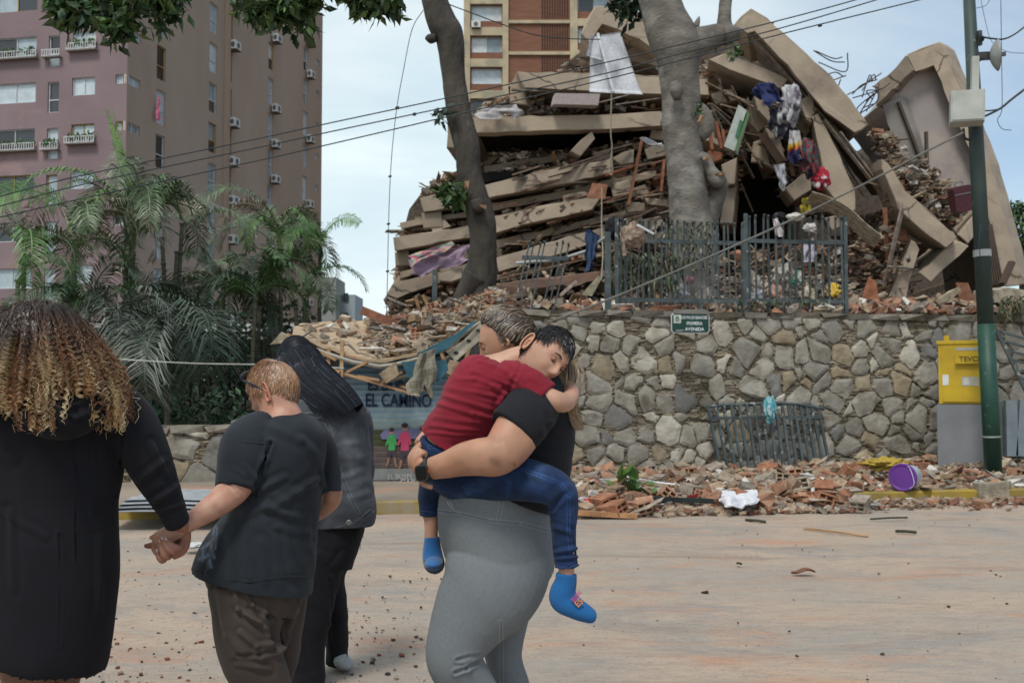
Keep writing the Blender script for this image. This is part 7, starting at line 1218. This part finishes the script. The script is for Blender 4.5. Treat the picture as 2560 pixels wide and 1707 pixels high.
zt = P(0, 751, 3)[2]; tip = np.clip((zt - Pt[:, :, 2]) / .40, 0, 1)[..., None]; root = np.array([.022, .013, .010]); mid = np.array([[.16, .065, .026], [.11, .05, .022], [.24, .10, .04], [.035, .018, .011], [.05, .025, .014]])[rgp.integers(0, 5, ncl)]; end = np.array([[.55, .40, .20], [.42, .22, .09], [.62, .49, .29], [.16, .07, .03], [.30, .17, .08]])[rgp.integers(0, 5, ncl)]
mid, end = np.repeat(mid, per, 0)[:, None], np.repeat(end, per, 0)[:, None]; sh_ = rp(rgp.uniform(-.18, .18, ncl))[:, None, None]; f1 = np.clip(tip * 2.8 - .25 + sh_, 0, 1); f2 = np.clip(tip * 2.4 - .85 + sh_ * 2, 0, 1); cc = (root * (1 - f1) + mid * f1) * (1 - f2) + end * f2
b = MB(); strands(b, Pt, np.interp(t, [0, .6, 1], [.0012, .0012, .0006])[None] * rgp.uniform(.6, 1.25, (n, 1)), cc * rgp.uniform(.6, 1.35, (n, 1, 1)))
n2 = 1100; ii = rgp.integers(0, n, n2); Pf = Pt[ii][:, ::3] + rgp.normal(0, .010, (n2, 1, 3)) + np.cumsum(rgp.normal(0, .0025, (n2, 28, 3)), 1); strands(b, Pf, np.full(28, .0005), cc[ii][:, ::3] * 1.3)
nt_ = 3600; d0 = rgp.normal(0, 1, (nt_, 3)); d0[:, 2] = np.abs(d0[:, 2]); d0 /= np.linalg.norm(d0, axis=1)[:, None]; tt = np.linspace(0, 1, 10)[None, :, None]; c_h = P(90, 862, 3.0); D = d0[:, None] * (.122 + .012 * rgp.random((nt_, 1, 1)) + .02 * tt) * [1.12, 1, 1.02] + np.cumsum(rgp.normal(0, .0035, (nt_, 10, 3)), 1) + np.array([0, 0, -.05]) * tt; strands(b, c_h + D, np.full(10, .0008), np.array([[.04, .02, .013]]) * rgp.uniform(.5, 2.4, (nt_, 1)))
k0 = len(b.C); loft(b, [(92, 768, 3.0, 100, .06), (92, 785, 3.0, 170, .09), (92, 815, 3.0, 215, .11), (92, 870, 2.99, 262, .125), (92, 930, 2.98, 300, .125), (94, 965, 2.96, 300, .12), (96, 990, 2.95, 220, .09)], n=40); b.C[k0] = np.ones_like(b.C[k0]) * np.array([.018, .010, .008]); emit('hair', b, M_hair, C_)
# ================================================================ LOOSE THINGS, CLOTHES, CABLES
def one(m, name, mt, label, cat, smooth=False): return tag(emit(name, m, mt, smooth=smooth), label, cat)
def blob(name, label, u, v, Y, r, col, seed, amp=.35, pal=None):     # a crumpled heap of cloth
    m = MB(); n = 30; th = np.linspace(.02, np.pi - .02, n); a = np.linspace(0, 2 * np.pi, 2 * n, endpoint=False); rings = []; c = P(u, v, Y); cols = []
    for t in th:
        d = np.column_stack([np.sin(t) * np.cos(a), np.sin(t) * np.sin(a), np.full(len(a), np.cos(t))]); k = 1 + amp * fbm(d * 2.3 + seed, 3) + .12 * vn(d * 9 + seed); rings.append(c + d * np.array(r) * k[:, None])
        if pal is not None: q = vn(d * 3.1 + seed * 3); cols.append(np.array(pal)[np.clip(((q + .8) / 1.6 * len(pal)).astype(int), 0, len(pal) - 1)])
    ringloft(m, np.array(rings), np.vstack(cols) if pal is not None else col); return one(m, name, M_cloth, label, 'clothing', True)
# white banner on its stick
fl = thing('white_banner', 'large white cloth banner on a stick hanging in front of the top floors', 'banner', P(1530, 230, 20.2))
c_ = cloth('banner_cloth', '', '', [(1476, 92), (1550, 80), (1603, 233), (1474, 227)], 20.1, (.62, .63, .67), par=fl, fold=.07, seed=2, nu=22, nv=22); cloth('banner_flap', '', '', [(1476, 92), (1502, 90), (1508, 152), (1466, 140)], 19.95, (.55, .56, .6), par=fl, fold=.05, seed=5)
m = MB(); bar(m, P(1494, 84, 19.9), P(1534, 230, 19.9), .05, .05); emit('stick', m, M_white, fl); m = MB(); bar(m, P(1474, 229, 20), P(1606, 235, 20), .03, .03); emit('hem_rod', m, M_white, fl)
M_rope = mat('pale rope', (.45, .38, .28), (.3, .25, .18), sc=60, bump=.2, bs=200)
m = MB(); tube(m, [P(1529, 230, 20), P(1527, 330, 20.2), P(1530, 370, 20.3), P(1523, 428, 20.4), P(1531, 432, 20.4), P(1529, 370, 20.2)], .014, 6, 6); one(m, 'rope', M_rope, 'pale rope loop dangling below the white banner', 'rope')
m = MB(); tube(m, [P(1505, 470, 19), P(1504, 560, 19), P(1507, 640, 18.8), P(1503, 700, 18.7)], .012, 6, 6); one(m, 'rope', M_rope, 'thin pale rope hanging in front of the lower floors beside the jeans', 'rope')
# cloths
cloth('blanket', 'flowered blanket in pink, cream and teal hanging out between two collapsed floors', 'blanket', [(1020, 640), (1130, 602), (1145, 618), (1030, 658)], 21.6, None, fold=.05, seed=3, nu=30, nv=12, edge=10, pal=lambda G, a, b: np.array([[np.array([[.50, .14, .22], [.50, .42, .26], [.20, .34, .34], [.52, .30, .32], [.45, .40, .36]][int((vn([j * .33, i * .25, 4]) + .75) / 1.5 * 4.99) % 5]) for j in range(b)] for i in range(a)]))
cloth('sheet', 'mauve sheet hanging below the flowered blanket', 'bed sheet', [(1020, 648), (1176, 610), (1160, 650), (1035, 694)], 21.75, (.34, .24, .32), fold=.09, seed=9, nu=30, edge=14)
cloth('curtain', 'crumpled white curtain lying on the edge of the third floor slab', 'curtain', [(1205, 268), (1290, 262), (1310, 290), (1190, 292)], 22.1, (.42, .40, .40), fold=.08, seed=4, edge=10)
m = MB(); G = MB(); box(m, P(1438, 252, 22.1), [.95, .4, .24], rotm(.1, .03, 0), (.42, .36, .35), .05); one(m, 'mattress', M_cloth, 'rolled pale mattress wedged between the second and third floor slabs', 'mattress')
blob('clothes_heap', 'deep blue garments caught on the broken floors right of the pale tree', 1915, 228, 21.5, (.26, .2, .17), (.025, .03, .10), 1)
cloth('shirt', 'blue shirt slung over the broken floors under the short tan beam', 'shirt', [(1890, 214), (1935, 208), (1958, 258), (1915, 262)], 21.3, (.03, .04, .13), fold=.08, seed=21, edge=8)
blob('clothes_heap', 'white and grey clothes bundled beside the blue garments', 1976, 262, 21.4, (.20, .2, .40), None, 3, pal=[(.5, .5, .5), (.3, .3, .33), (.12, .1, .12)])
blob('clothes_heap', 'dark clothes hanging below the blue garments', 1953, 300, 21.5, (.22, .2, .35), None, 4, pal=[(.02, .02, .03), (.05, .04, .07), (.4, .4, .4)])
cloth('dress', 'white dress printed yellow, orange and navy hanging in the broken floors', 'dress', [(1974, 326), (1998, 326), (2012, 398), (1972, 404)], 21.2, None, fold=.09, seed=6, nu=20, nv=24, edge=6, pal=lambda G, a, b: np.array([[([.62, .6, .6] if i + 2 * vn([j * .7, 0, 1]) < 9 else [.6, .42, .05] if i + 3 * vn([j * .7, 0, 1]) < 12 else [.6, .12, .03] if i + 3 * vn([j * .7, 0, 2]) < 15 else [.03, .03, .10]) if vn([j * .8, i * .1, 9]) < .5 else [.6, .55, .5] for j in range(b)] for i in range(a)]))
cloth('pillowcase', 'grey white cloth hanging over the dark hole in the collapsed building', 'cloth', [(1934, 412), (1962, 408), (1966, 455), (1955, 478)], 21.4, (.42, .42, .46), fold=.06, seed=7, edge=5)
blob('clothes_heap', 'teal and black clothes on the edge of the tall broken column', 2022, 395, 21.3, (.18, .2, .4), None, 8, pal=[(.02, .08, .10), (.02, .02, .03), (.2, .03, .04), (.1, .1, .1)])
blob('soft_toy', 'small red and white soft toy hanging by the dark hole', 2052, 448, 21.3, (.18, .12, .2), None, 10, pal=[(.35, .02, .04), (.4, .03, .05), (.5, .45, .45)])
cloth('yellow_cloth', 'yellow cloth under the bent sheet metal strip', 'cloth', [(2006, 495), (2022, 492), (2030, 528), (2000, 536)], 20.5, (.30, .24, .03), fold=.06, seed=11, edge=5)
blob('bunched_clothes', 'beige clothes bunched over the top of the iron fence left end', 1584, 588, 14.6, (.17, .1, .17), None, 12, .3, [(.30, .23, .18), (.36, .28, .22), (.22, .16, .12)])
cloth('trouser_leg', 'beige trouser leg dangling from the iron fence', 'trousers', [(1549, 565), (1574, 566), (1566, 640), (1556, 638)], 14.6, (.28, .21, .17), fold=.03, seed=13)
m = MB(); bar(m, P(1594, 563, 14.4), P(1634, 585, 14.5), .03, .03); one(m, 'white_tube', M_white, 'short white tube stuck in the beige clothes on the fence', 'tube')
cloth('jeans', 'blue jeans draped over the bent rail left of the fence', 'jeans', [(1465, 575), (1494, 585), (1480, 670), (1462, 674)], 14.8, (.03, .055, .12), fold=.05, seed=14, edge=9)
cloth('jeans', 'second leg of denim hanging from the bent rail', 'jeans', [(1470, 572), (1500, 590), (1486, 655), (1474, 640)], 14.9, (.025, .045, .10), fold=.05, seed=15, edge=6)
blob('dark_bag', 'black bag hanging on the dark fence post', 1532, 572, 14.9, (.11, .08, .17), (.012, .012, .016), 16, .2)
cloth('white_shirt', 'white shirt hanging inside the fence section nearest the pole', 'shirt', [(2008, 600), (2040, 596), (2038, 655), (2006, 652)], 15.9, (.50, .47, .55), fold=.05, seed=17, edge=4); blob('white_knot', 'white cloth knotted to the top of the fence above the hanging shirt', 2024, 570, 15.2, (.10, .07, .06), (.5, .47, .46), 17)
cloth('white_rag', 'white and black rag snagged on the fence top', 'rag', [(1932, 548), (1944, 545), (1956, 590), (1940, 585)], 15.2, (.48, .44, .44), fold=.04, seed=18, edge=5); blob('cap', 'white cap resting on the tips of the fence', 1988, 543, 15.2, (.13, .1, .06), (.5, .47, .42), 19, .2)
blob('black_garment', 'black garment over the fence top beside the white cap', 1950, 542, 15.3, (.09, .07, .06), (.015, .015, .02), 20, .4)
for i, (u, v, r, c, lb) in enumerate([(2085, 728, .09, [(.55, .36, .04), (.6, .42, .08)], 'small yellow cloth flower in the rubble behind the last fence section'), (1955, 690, .14, [(.5, .46, .4), (.3, .24, .2)], 'cream cloth scrap in the rubble behind the middle of the last fence section'), (1990, 700, .12, [(.05, .25, .16), (.4, .4, .36)], 'green and white scrap in the rubble behind the fence'), (1940, 735, .13, [(.5, .28, .22), (.4, .3, .24)], 'salmon coloured scrap hanging at the wall top under the fence'), (1890, 740, .12, [(.55, .55, .58), (.3, .3, .35)], 'white plastic scrap on the wall top below the fence'), (1705, 735, .10, [(.5, .5, .52)], 'white paper scrap by the wall top right of the creeper'), (2020, 740, .12, [(.5, .42, .32)], 'tan cloth scrap on the wall top near the fence end'), (1725, 700, .05, [(.5, .2, .3)], 'tiny pink toy between the bars in front of the pale tree'), (1880, 705, .14, [(.5, .47, .42), (.32, .26, .2)], 'pale plaster bag left of the last fence section')]):
    blob('cloth_scrap', lb, u, v, 15.45, (r, r * .7, r * 1.1), None, 30 + i, .4, c)
m = MB(); 
blob('clothes_heap', 'heap of pink, white and navy clothes at the foot of the leaning tree', 1125, 777, 16.6, (.24, .2, .16), None, 50, .35, [(.45, .42, .55), (.03, .03, .08), (.5, .12, .3), (.2, .2, .4), (.55, .5, .55)])
blob('plastic_bag', 'light blue plastic bag right of the leaning tree foot', 1250, 757, 16.4, (.13, .1, .08), None, 51, .35, [(.2, .35, .5), (.4, .45, .5)])
# boards, planks and panels
def plank(a, b, Y, w_, label, c=(.30, .13, .07), Y2=None, th=.05, name='plank', cat='plank'):
    m = MB(); bar(m, P(*a, Y), P(*b, Y2 or Y), w_, th, c); n = 6; one(m, name, M_rub, label, cat)
plank((1606, 345), (1570, 515), 21.2, .22, 'long red brown plank standing upright left of the pale tree', (.33, .15, .08))
plank((1515, 438), (1588, 415), 21.3, .2, 'short red plank lying across the upright red brown plank', (.42, .17, .10)); plank((1660, 400), (1652, 480), 22, .16, 'reddish plank half hidden by the pale tree trunk', (.3, .13, .07))
m = MB(); prism(m, poly3([(1480, 458), (1521, 461), (1513, 497), (1467, 495)], 21.2, 1), (0, .05, 0), (.36, .17, .10)); one(m, 'board', M_rub, 'square red brown board under the rope of the banner', 'board')
ch = thing('wooden_shelf', 'dark red wooden shelf frame hanging right of the pale tree', 'furniture', P(1790, 405, 21.6)); m = MB()
for a, b in (((1775, 320), (1780, 375)), ((1790, 305), (1803, 372)), ((1806, 325), (1812, 370))): bar(m, P(*a, 21.6), P(*b, 21.6), .09, .06, (.30, .11, .06))
emit('upright', m, M_rub, ch); m = MB(); prism(m, poly3([(1772, 376), (1808, 382), (1804, 398), (1782, 406), (1770, 390)], 21.6, 1), (0, .4, 0), (.26, .10, .055)); emit('panel', m, M_rub, ch)
bx = thing('tall_carton', 'tall white and green carton leaning in the broken floors', 'box', P(1840, 375, 21)); m = MB(); prism(m, [P(1846, 262, 21), P(1866, 276, 21), P(1836, 378, 21), P(1810, 366, 21)], (.15, .35, 0), (.42, .46, .42)); emit('carton_body', m, M_plain, bx)
m = MB(); prism(m, [P(1869, 281, 20.98), P(1874, 284, 20.98), P(1842, 376, 20.98), P(1836, 377, 20.98)], (.02, .2, 0), (.10, .2, .06)); prism(m, [P(1850, 300, 20.97), P(1858, 304, 20.97), P(1846, 345, 20.97), P(1838, 341, 20.97)], (0, .01, 0), (.06, .16, .1)); emit('carton_print', m, M_plain, bx)
m = MB(); 
for k in range(3): tube(m, [P(1600 + 6 * k, 345, 21), P(1625 + 5 * k, 362 - 3 * k, 21), P(1655, 360 + 4 * k, 21)], .02, 6, 5)
one(m, 'metal_rack', mat('chrome rack', (.5, .5, .52), rough=.3, metal=.7, bump=0), 'bent chrome rack sticking out left of the pale tree', 'rack')
m = MB(); G = np.array([[P(u + 3 * j, v - 5 * j + 4 * (j % 2), 19.5 - .1 * j) for j in range(7)] for u, v in crom([(2012, 508), (2050, 520), (2100, 545), (2150, 590), (2185, 618)], 5)]); sheet(m, G, .012, (.48, .42, .33)); one(m, 'metal_strip', M_rub, 'bent ribbed beige metal strip curving over the end of the fence', 'sheet metal')
st = thing('suitcase', 'dark maroon suitcase on the rubble below the toppled wall section', 'suitcase', P(2400, 535, 21.5)); m = MB(); RS = rotm(.1, -.2, .1); c0 = P(2402, 498, 21.5); rbox(m, c0, .42, .56, .25, .07, RS); emit('case_body', m, mat('maroon case', (.075, .02, .028), sc=20, rough=.5), st)
m = MB(); tube(m, [c0 + RS @ np.array([-.08, 0, .28]), c0 + RS @ np.array([-.08, 0, .36]), c0 + RS @ np.array([.08, 0, .36]), c0 + RS @ np.array([.08, 0, .28])], .015, 6, 3); tube(m, [c0 + RS @ np.array([-.2, -.13, .1]), c0 + RS @ np.array([.2, -.13, .1])], .01, 5); emit('case_handle', m, mat('grey plastic', (.2, .2, .22)), st)
m = MB(); prism(m, poly3([(2390, 706), (2424, 708), (2438, 750), (2402, 757)], 16.8, 2), (0, .04, 0), (.26, .12, .07)); one(m, 'board', M_rub, 'brown board leaning by the dark opening left of the pole', 'board')
m = MB(); prism(m, poly3([(2484, 726), (2520, 718), (2565, 724), (2565, 748), (2486, 756)], 16, 3), (.2, 1.2, .1), (.42, .37, .29)); one(m, 'concrete_slab', M_rub, 'pale flat slab on the wall top right of the pole', 'slab')
m = MB(); prism(m, poly3([(2338, 752), (2370, 728), (2398, 718), (2402, 726), (2380, 748), (2350, 760)], 16.2, 5), (.1, .3, 0), (.40, .33, .24)); one(m, 'concrete_slab', M_rub, 'narrow pale slab fragment on the wall top left of the pole', 'slab')
m = MB(); prism(m, poly3([(2152, 745), (2172, 692), (2190, 705), (2195, 748)], 16.6, 6), (.05, .1, 0), (.36, .15, .08)); one(m, 'board', M_rub, 'orange brown triangular board behind the end of the fence', 'board')
plank((905, 776), (1030, 826), 14.6, .16, 'thick red brown beam on top of the heap left of the leaning tree', (.26, .11, .07), th=.12)
plank((1040, 742), (1052, 790), 16.8, .12, 'left one of two light wooden boards standing below the flowered blanket', (.36, .2, .09)); plank((1058, 738), (1080, 786), 16.7, .16, 'right and wider one of two light wooden boards below the flowered blanket', (.40, .23, .10))
m = MB(); prism(m, poly3([(1199, 742), (1212, 731), (1228, 736), (1244, 770), (1248, 800), (1212, 806), (1204, 780)], 14.9, 8), (0, .25, .0), (.26, .2, .155)); prism(m, poly3([(1197, 740), (1214, 742), (1222, 800), (1206, 802)], 14.86, 9), (0, .03, 0), (.38, .16, .1)); one(m, 'brick_pier', M_rub, 'broken brick pier stump standing right of the leaning tree foot', 'masonry')
m = MB(); prism(m, poly3([(1455, 735), (1495, 690), (1508, 694), (1478, 740)], 15.6, 8), (0, .05, .0), (.52, .50, .36)); one(m, 'board', M_rub, 'cream board tilted in the rubble right of the leaning fence section', 'board')
for i, (a, b, c, d, w_, cc, lb) in enumerate([(1400, 740, 1440, 705, .3, (.42, .36, .33), 'pale grey panel behind the leaning fence section'), (1015, 800, 1085, 802, .14, (.42, .29, .18), 'light timber batten lying on the heap left of the clothes'), (1020, 812, 1098, 814, .1, (.40, .28, .17), 'lower light timber batten on the heap above the sagging roof'), (1320, 720, 1342, 780, .1, (.45, .36, .22), 'pale board stuck upright behind the leaning fence bars')]): plank((a, b), (c, d), 15.8, w_, lb, cc)
# along the kerb
bk = thing('bucket', 'purple lidded white bucket lying on its side in the rubble by the kerb', 'bucket', PZ(2275, 1232, .25)); c0 = P(2256, 1193, 11.75); ax = nrm([.62, .78, -.02]); s = nrm(np.cross(ax, [0, 0, 1])); u_ = np.cross(s, ax)
def rings_(lst): return [[c0 + ax * x + r * (math.cos(t) * s + math.sin(t) * u_) for t in np.linspace(0, 2 * np.pi, 32, endpoint=False)] for x, r in lst]
m = MB(); ringloft(m, rings_([(.012, .158), (.02, .160), (.05, .158), (.055, .15), (.34, .128), (.342, .12)])); emit('bucket_body', m, M_white, bk, smooth=True)
m = MB(); ringloft(m, rings_([(-.004, .02), (-.004, .13), (-.012, .14), (-.014, .155), (0, .164), (.022, .165)])); emit('lid', m, mat('purple lid', (.13, .035, .26), (.1, .03, .2), sc=3, rough=.45), bk); 
m = MB(); tube(m, [c0 + ax * .03 + .17 * u_, c0 - ax * .03 + .10 * s + .1 * u_, c0 - ax * .04 + .14 * s - .08 * u_, c0 + ax * .03 - .17 * u_ * .9], .004, 6, 6); emit('handle', m, M_white, bk)
cloth('white_sheet', 'crumpled white sheet lying on the bricks at the kerb', 'sheet', [(1798, 1228), (1892, 1226), (1890, 1268), (1806, 1262)], 11.25, (.66, .66, .70), fold=.10, seed=22, nu=26, edge=16, Y2=10.65)
blob('yellow_straw', 'yellow straw like mat in the rubble below the stone wall', 2215, 1160, 13.2, (.26, .2, .07), (.40, .28, .05), 60, .5)
m = MB(); bar(m, P(2015, 1258, 11.25), P(2192, 1262, 11.4), .04, .07, (.30, .32, .32)); bar(m, P(2015, 1251, 11.22), P(2192, 1254, 11.38), .05, .02, (.38, .40, .40)); bar(m, P(2015, 1266, 11.2), P(2190, 1270, 11.35), .05, .02, (.38, .40, .40)); one(m, 'metal_gutter', M_plain, 'ribbed grey metal profile lying on the kerb left of the bucket', 'gutter')
plank((1440, 1281), (1592, 1290), 10.4, .06, 'long orange brown timber batten at the road edge', (.46, .24, .12), Y2=10.4); plank((1620, 1246), (1785, 1252), 10.95, .05, 'black bar lying in the rubble left of the white sheet', (.02, .03, .03), Y2=10.9); plank((1718, 1246), (1772, 1232), 11.1, .05, 'dark red rod by the black bar', (.25, .02, .03)); plank((1496, 1201), (1578, 1203), 12.4, .07, 'white plastic pipe below the stone wall', (.6, .62, .62)); plank((1640, 1219), (1780, 1216), 12.8, .04, 'thin dark bar under the fallen fence panel', (.04, .05, .05))
plank((2440, 1228), (2515, 1226), 11.9, .16, 'square concrete block at the foot of the pole', (.34, .30, .23), th=.2, name='concrete_block', cat='block')
blob('plastic_bag', 'white plastic bag with red print in the rubble beside the jeans leg', 1490, 1256, 10.9, (.18, .1, .07), None, 70, .35, [(.5, .52, .55), (.5, .03, .04), (.35, .38, .42), (.55, .55, .57)]); blob('white_foam', 'small white foam piece among the bricks left of the bucket', 2035, 1232, 11.5, (.10, .05, .05), (.65, .66, .67), 71, .3)
m = MB(); leaf_cloud(m, P(1590, 1222, 11.3), (.14, .1, .17), 46, .26, np.array([[.08, .16, .03], [.06, .12, .03]]), .7, 8); leaf_cloud(m, P(1545, 1220, 11.3), (.14, .1, .09), 22, .22, np.array([[.08, .16, .03]]), .4, 9); leaf_cloud(m, P(1640, 1240, 11.1), (.2, .1, .04), 16, .14, np.array([[.06, .14, .03]]), .2, 10); tube(m, [P(1520, 1240, 11.2), P(1590, 1200, 11.4), P(1640, 1205, 11.8), P(1760, 1220, 11.9)], .009, 5, 4); one(m, 'leafy_twig', M_leaf, 'broken leafy green twig lying on the rubble under the stone wall', 'branch')
m = MB(); tube(m, [P(1595, 1190, 13), P(1650, 1200, 12.6), P(1710, 1192, 12.8), P(1770, 1215, 12.6), P(1800, 1232, 12.4)], .006, 5, 5); one(m, 'dry_twig', M_wood, 'thin dry twig over the rubble by the fallen fence panel', 'twig')
blob('bottle_wrap', 'crumpled teal plastic bottle wrapped on the top of the fallen fence panel', 1925, 1022, 14.6, (.085, .06, .17), None, 75, .3, [(.06, .28, .34), (.15, .4, .45), (.4, .5, .52)])
for i, (u0, v0, u1, v1, w_, lb) in enumerate([(2010, 1320, 2170, 1340, .022, 'long thin stick lying on the road'), (2240, 1327, 2290, 1330, .03, 'short dark twig on the road below the bucket'), (2176, 1297, 2268, 1293, .02, 'dark strip lying at the road edge under the kerb'), (1865, 1299, 1915, 1304, .03, 'green twig on the road edge below the white sheet'), (1843, 1407, 1853, 1409, .018, 'small dark chip on the road')]):
    m = MB(); tube(m, [PZ(u0, v0, .02), PZ((u0 + u1) / 2, (v0 + v1) / 2 - 1, .03), PZ(u1, v1, .02)], w_ / 2, 6, 4); one(m, 'twig', M_wood if i in (0,) else mat('dark twig', (.05, .05, .03)), lb, 'twig')
m = MB(); c0 = PZ(2008, 1430, .02); G = np.array([[c0 + [x * .09, y * .04 * (1 - x * x), .0 + .012 * math.sin(x * 3 + .5) + .015 * y * y] for y in np.linspace(-1, 1, 7)] for x in np.linspace(-1, 1, 11)]); sheet(m, G, .003, (.20, .075, .04)); one(m, 'dry_leaf', M_leaf, 'curled red brown dry leaf lying alone on the road', 'leaf')
for u, v, r, lb in ((1762, 1478, .03, 'dark clod of earth on the road right of the blue sock'), (1845, 1557, .014, 'small dark pebble in the middle of the road'), (2372, 1516, .016, 'grey pebble on the road at the right')):
    m = MB(); c0 = PZ(u, v, r * .6); chunk(m, np.array([r, r * .9, r * .7]), (.05, .04, .035), np.random.default_rng(int(u))); m.V[0] = m.V[0] + c0; one(m, 'pebble', M_rub, lb, 'stone')
blob('white_plastic', 'flattened white plastic scrap on the road behind the joined hands', 488, 1362, 8.3, (.09, .06, .02), (.55, .56, .56), 80, .3)
m = MB()
for k in range(4):
    G = np.array([[PZ(262 + 70 * j + 12 * k, 1284 - 10 * k, .17 + .014 * k) + [0, 0, .012 * math.sin(j * 1.0)] + [0, .16 * i, .012 * (-1) ** i] for i in range(8)] for j in range(5)]); sheet(m, G, .006, np.array([.34, .36, .38]) * [1, .85, 1.1, .9][k])
one(m, 'corrugated_sheets', M_plain, 'stack of ribbed grey metal sheets lying on the pavement behind the joined hands', 'sheet metal')
b3 = thing('waste_bin', 'small bin with a pale folded lid on the low wall behind the older person', 'bin', P(600, 1130, 12.6)); m = MB(); prism(m, [P(583, 1098, 12.6), P(625, 1098, 12.6), P(622, 1150, 12.6), P(588, 1150, 12.6)], (0, .2, 0), (.02, .02, .022)); emit('bin_body', m, M_plain, b3); m = MB(); prism(m, [P(580, 1068, 12.58), P(628, 1060, 12.58), P(628, 1093, 12.58), P(583, 1097, 12.58)], (0, .24, 0), (.42, .41, .36)); prism(m, [P(577, 1053, 12.55), P(630, 1051, 12.55), P(630, 1062, 12.55), P(579, 1066, 12.55)], (0, .26, .02), (.18, .2, .21)); emit('bin_lid', m, M_plain, b3)
# cables
def cable(pts, Y, r, label, m_=M_wire, k=8, name='power_cable', beads=(), cat='cable', Ys=None):
    m = MB(); Ys = Ys or [Y] * len(pts); tube(m, [P(u, v, y) for (u, v), y in zip(pts, Ys)], r, 6, k)
    for u, v in beads: tube(m, [P(u - 4, v + 1, Y), P(u + 4, v - 1, Y)], r * 2.6, 8)
    one(m, name, m_, label, cat)
cable([(-460, 590), (-60, 505), (204, 439), (612, 354), (820, 309), (1119, 245), (1488, 163), (1700, 112), (1928, 57), (2140, 0), (2400, -80)], 12.5, .008, 'upper one of the three cables crossing the whole view', beads=[(994, 270)])
cable([(-460, 615), (-60, 530), (204, 462), (612, 376), (820, 331), (1110, 270), (1488, 190), (1700, 135), (1948, 72), (2205, -4), (2400, -66)], 12.5, .008, 'middle one of the three cables crossing the whole view', beads=[(1036, 286)])
cable([(-460, 641), (-60, 556), (204, 497), (612, 409), (820, 362), (1119, 292), (1488, 205), (1700, 152), (1968, 82), (2300, 0), (2440, -40)], 12.5, .008, 'lower one of the three cables crossing the whole view', beads=[(2050, 64)])
cable([(2408, 332), (2300, 387), (2204, 438), (2000, 540), (1774, 642), (1600, 716), (1480, 765), (1370, 806)], 13, .016, 'thick fallen cable running down from the box on the pole to the rubble', mat('grey cable', (.16, .155, .14), bump=0))
cable([(-400, 858), (-40, 880), (280, 897), (480, 908), (690, 912), (860, 920)], 11.5, .008, 'pale taut line stretched in front of the palms', mat('pale line', (.45, .45, .42), bump=0), name='line')
cable([(1058, 26), (1030, 75), (1008, 180), (992, 270), (980, 380), (974, 480), (971, 580), (969, 680), (966, 800)], 15, .006, 'thin knotted line hanging down from the leaning dark tree', name='hanging_line', beads=[(992, 270), (975, 441), (971, 560), (969, 678)])
cable([(1112, 8), (1268, 66), (1340, 88), (1420, 97), (1500, 99)], 16, .009, 'single sagging cable in front of the brick block')
cable([(2450, 92), (2480, 97), (2510, 98), (2540, 84), (2580, 52)], 13.2, .012, 'short black cable leaving the top of the pole to the right'); cable([(2456, 294), (2500, 272), (2530, 248), (2590, 202)], 13.2, .017, 'thick black cable leaving the pole below the box to the right'); cable([(2452, 277), (2475, 277), (2500, 273)], 13.2, .01, 'short black stub cable beside the box')
cable([(2502, -10), (2504, 150), (2505, 270), (2494, 300), (2505, 322), (2528, 326)], 14, .005, 'thin loose wire hanging right of the pole'); cable([(2450, -10), (2465, 60), (2480, 105), (2520, 130), (2570, 134)], 14, .004, 'very thin wire looping right of the pole top'); cable([(2436, 22), (2465, 14), (2478, -10)], 14, .004, 'tiny wire loop at the top of the picture beside the pole')
m = MB(); bar(m, P(2446, 88, 13.5), P(2456, 100, 13.4), .05, .05); one(m, 'insulator', M_dark, 'small black insulator clamp on the pole above the dish', 'insulator')
bpy.context.view_layer.update()
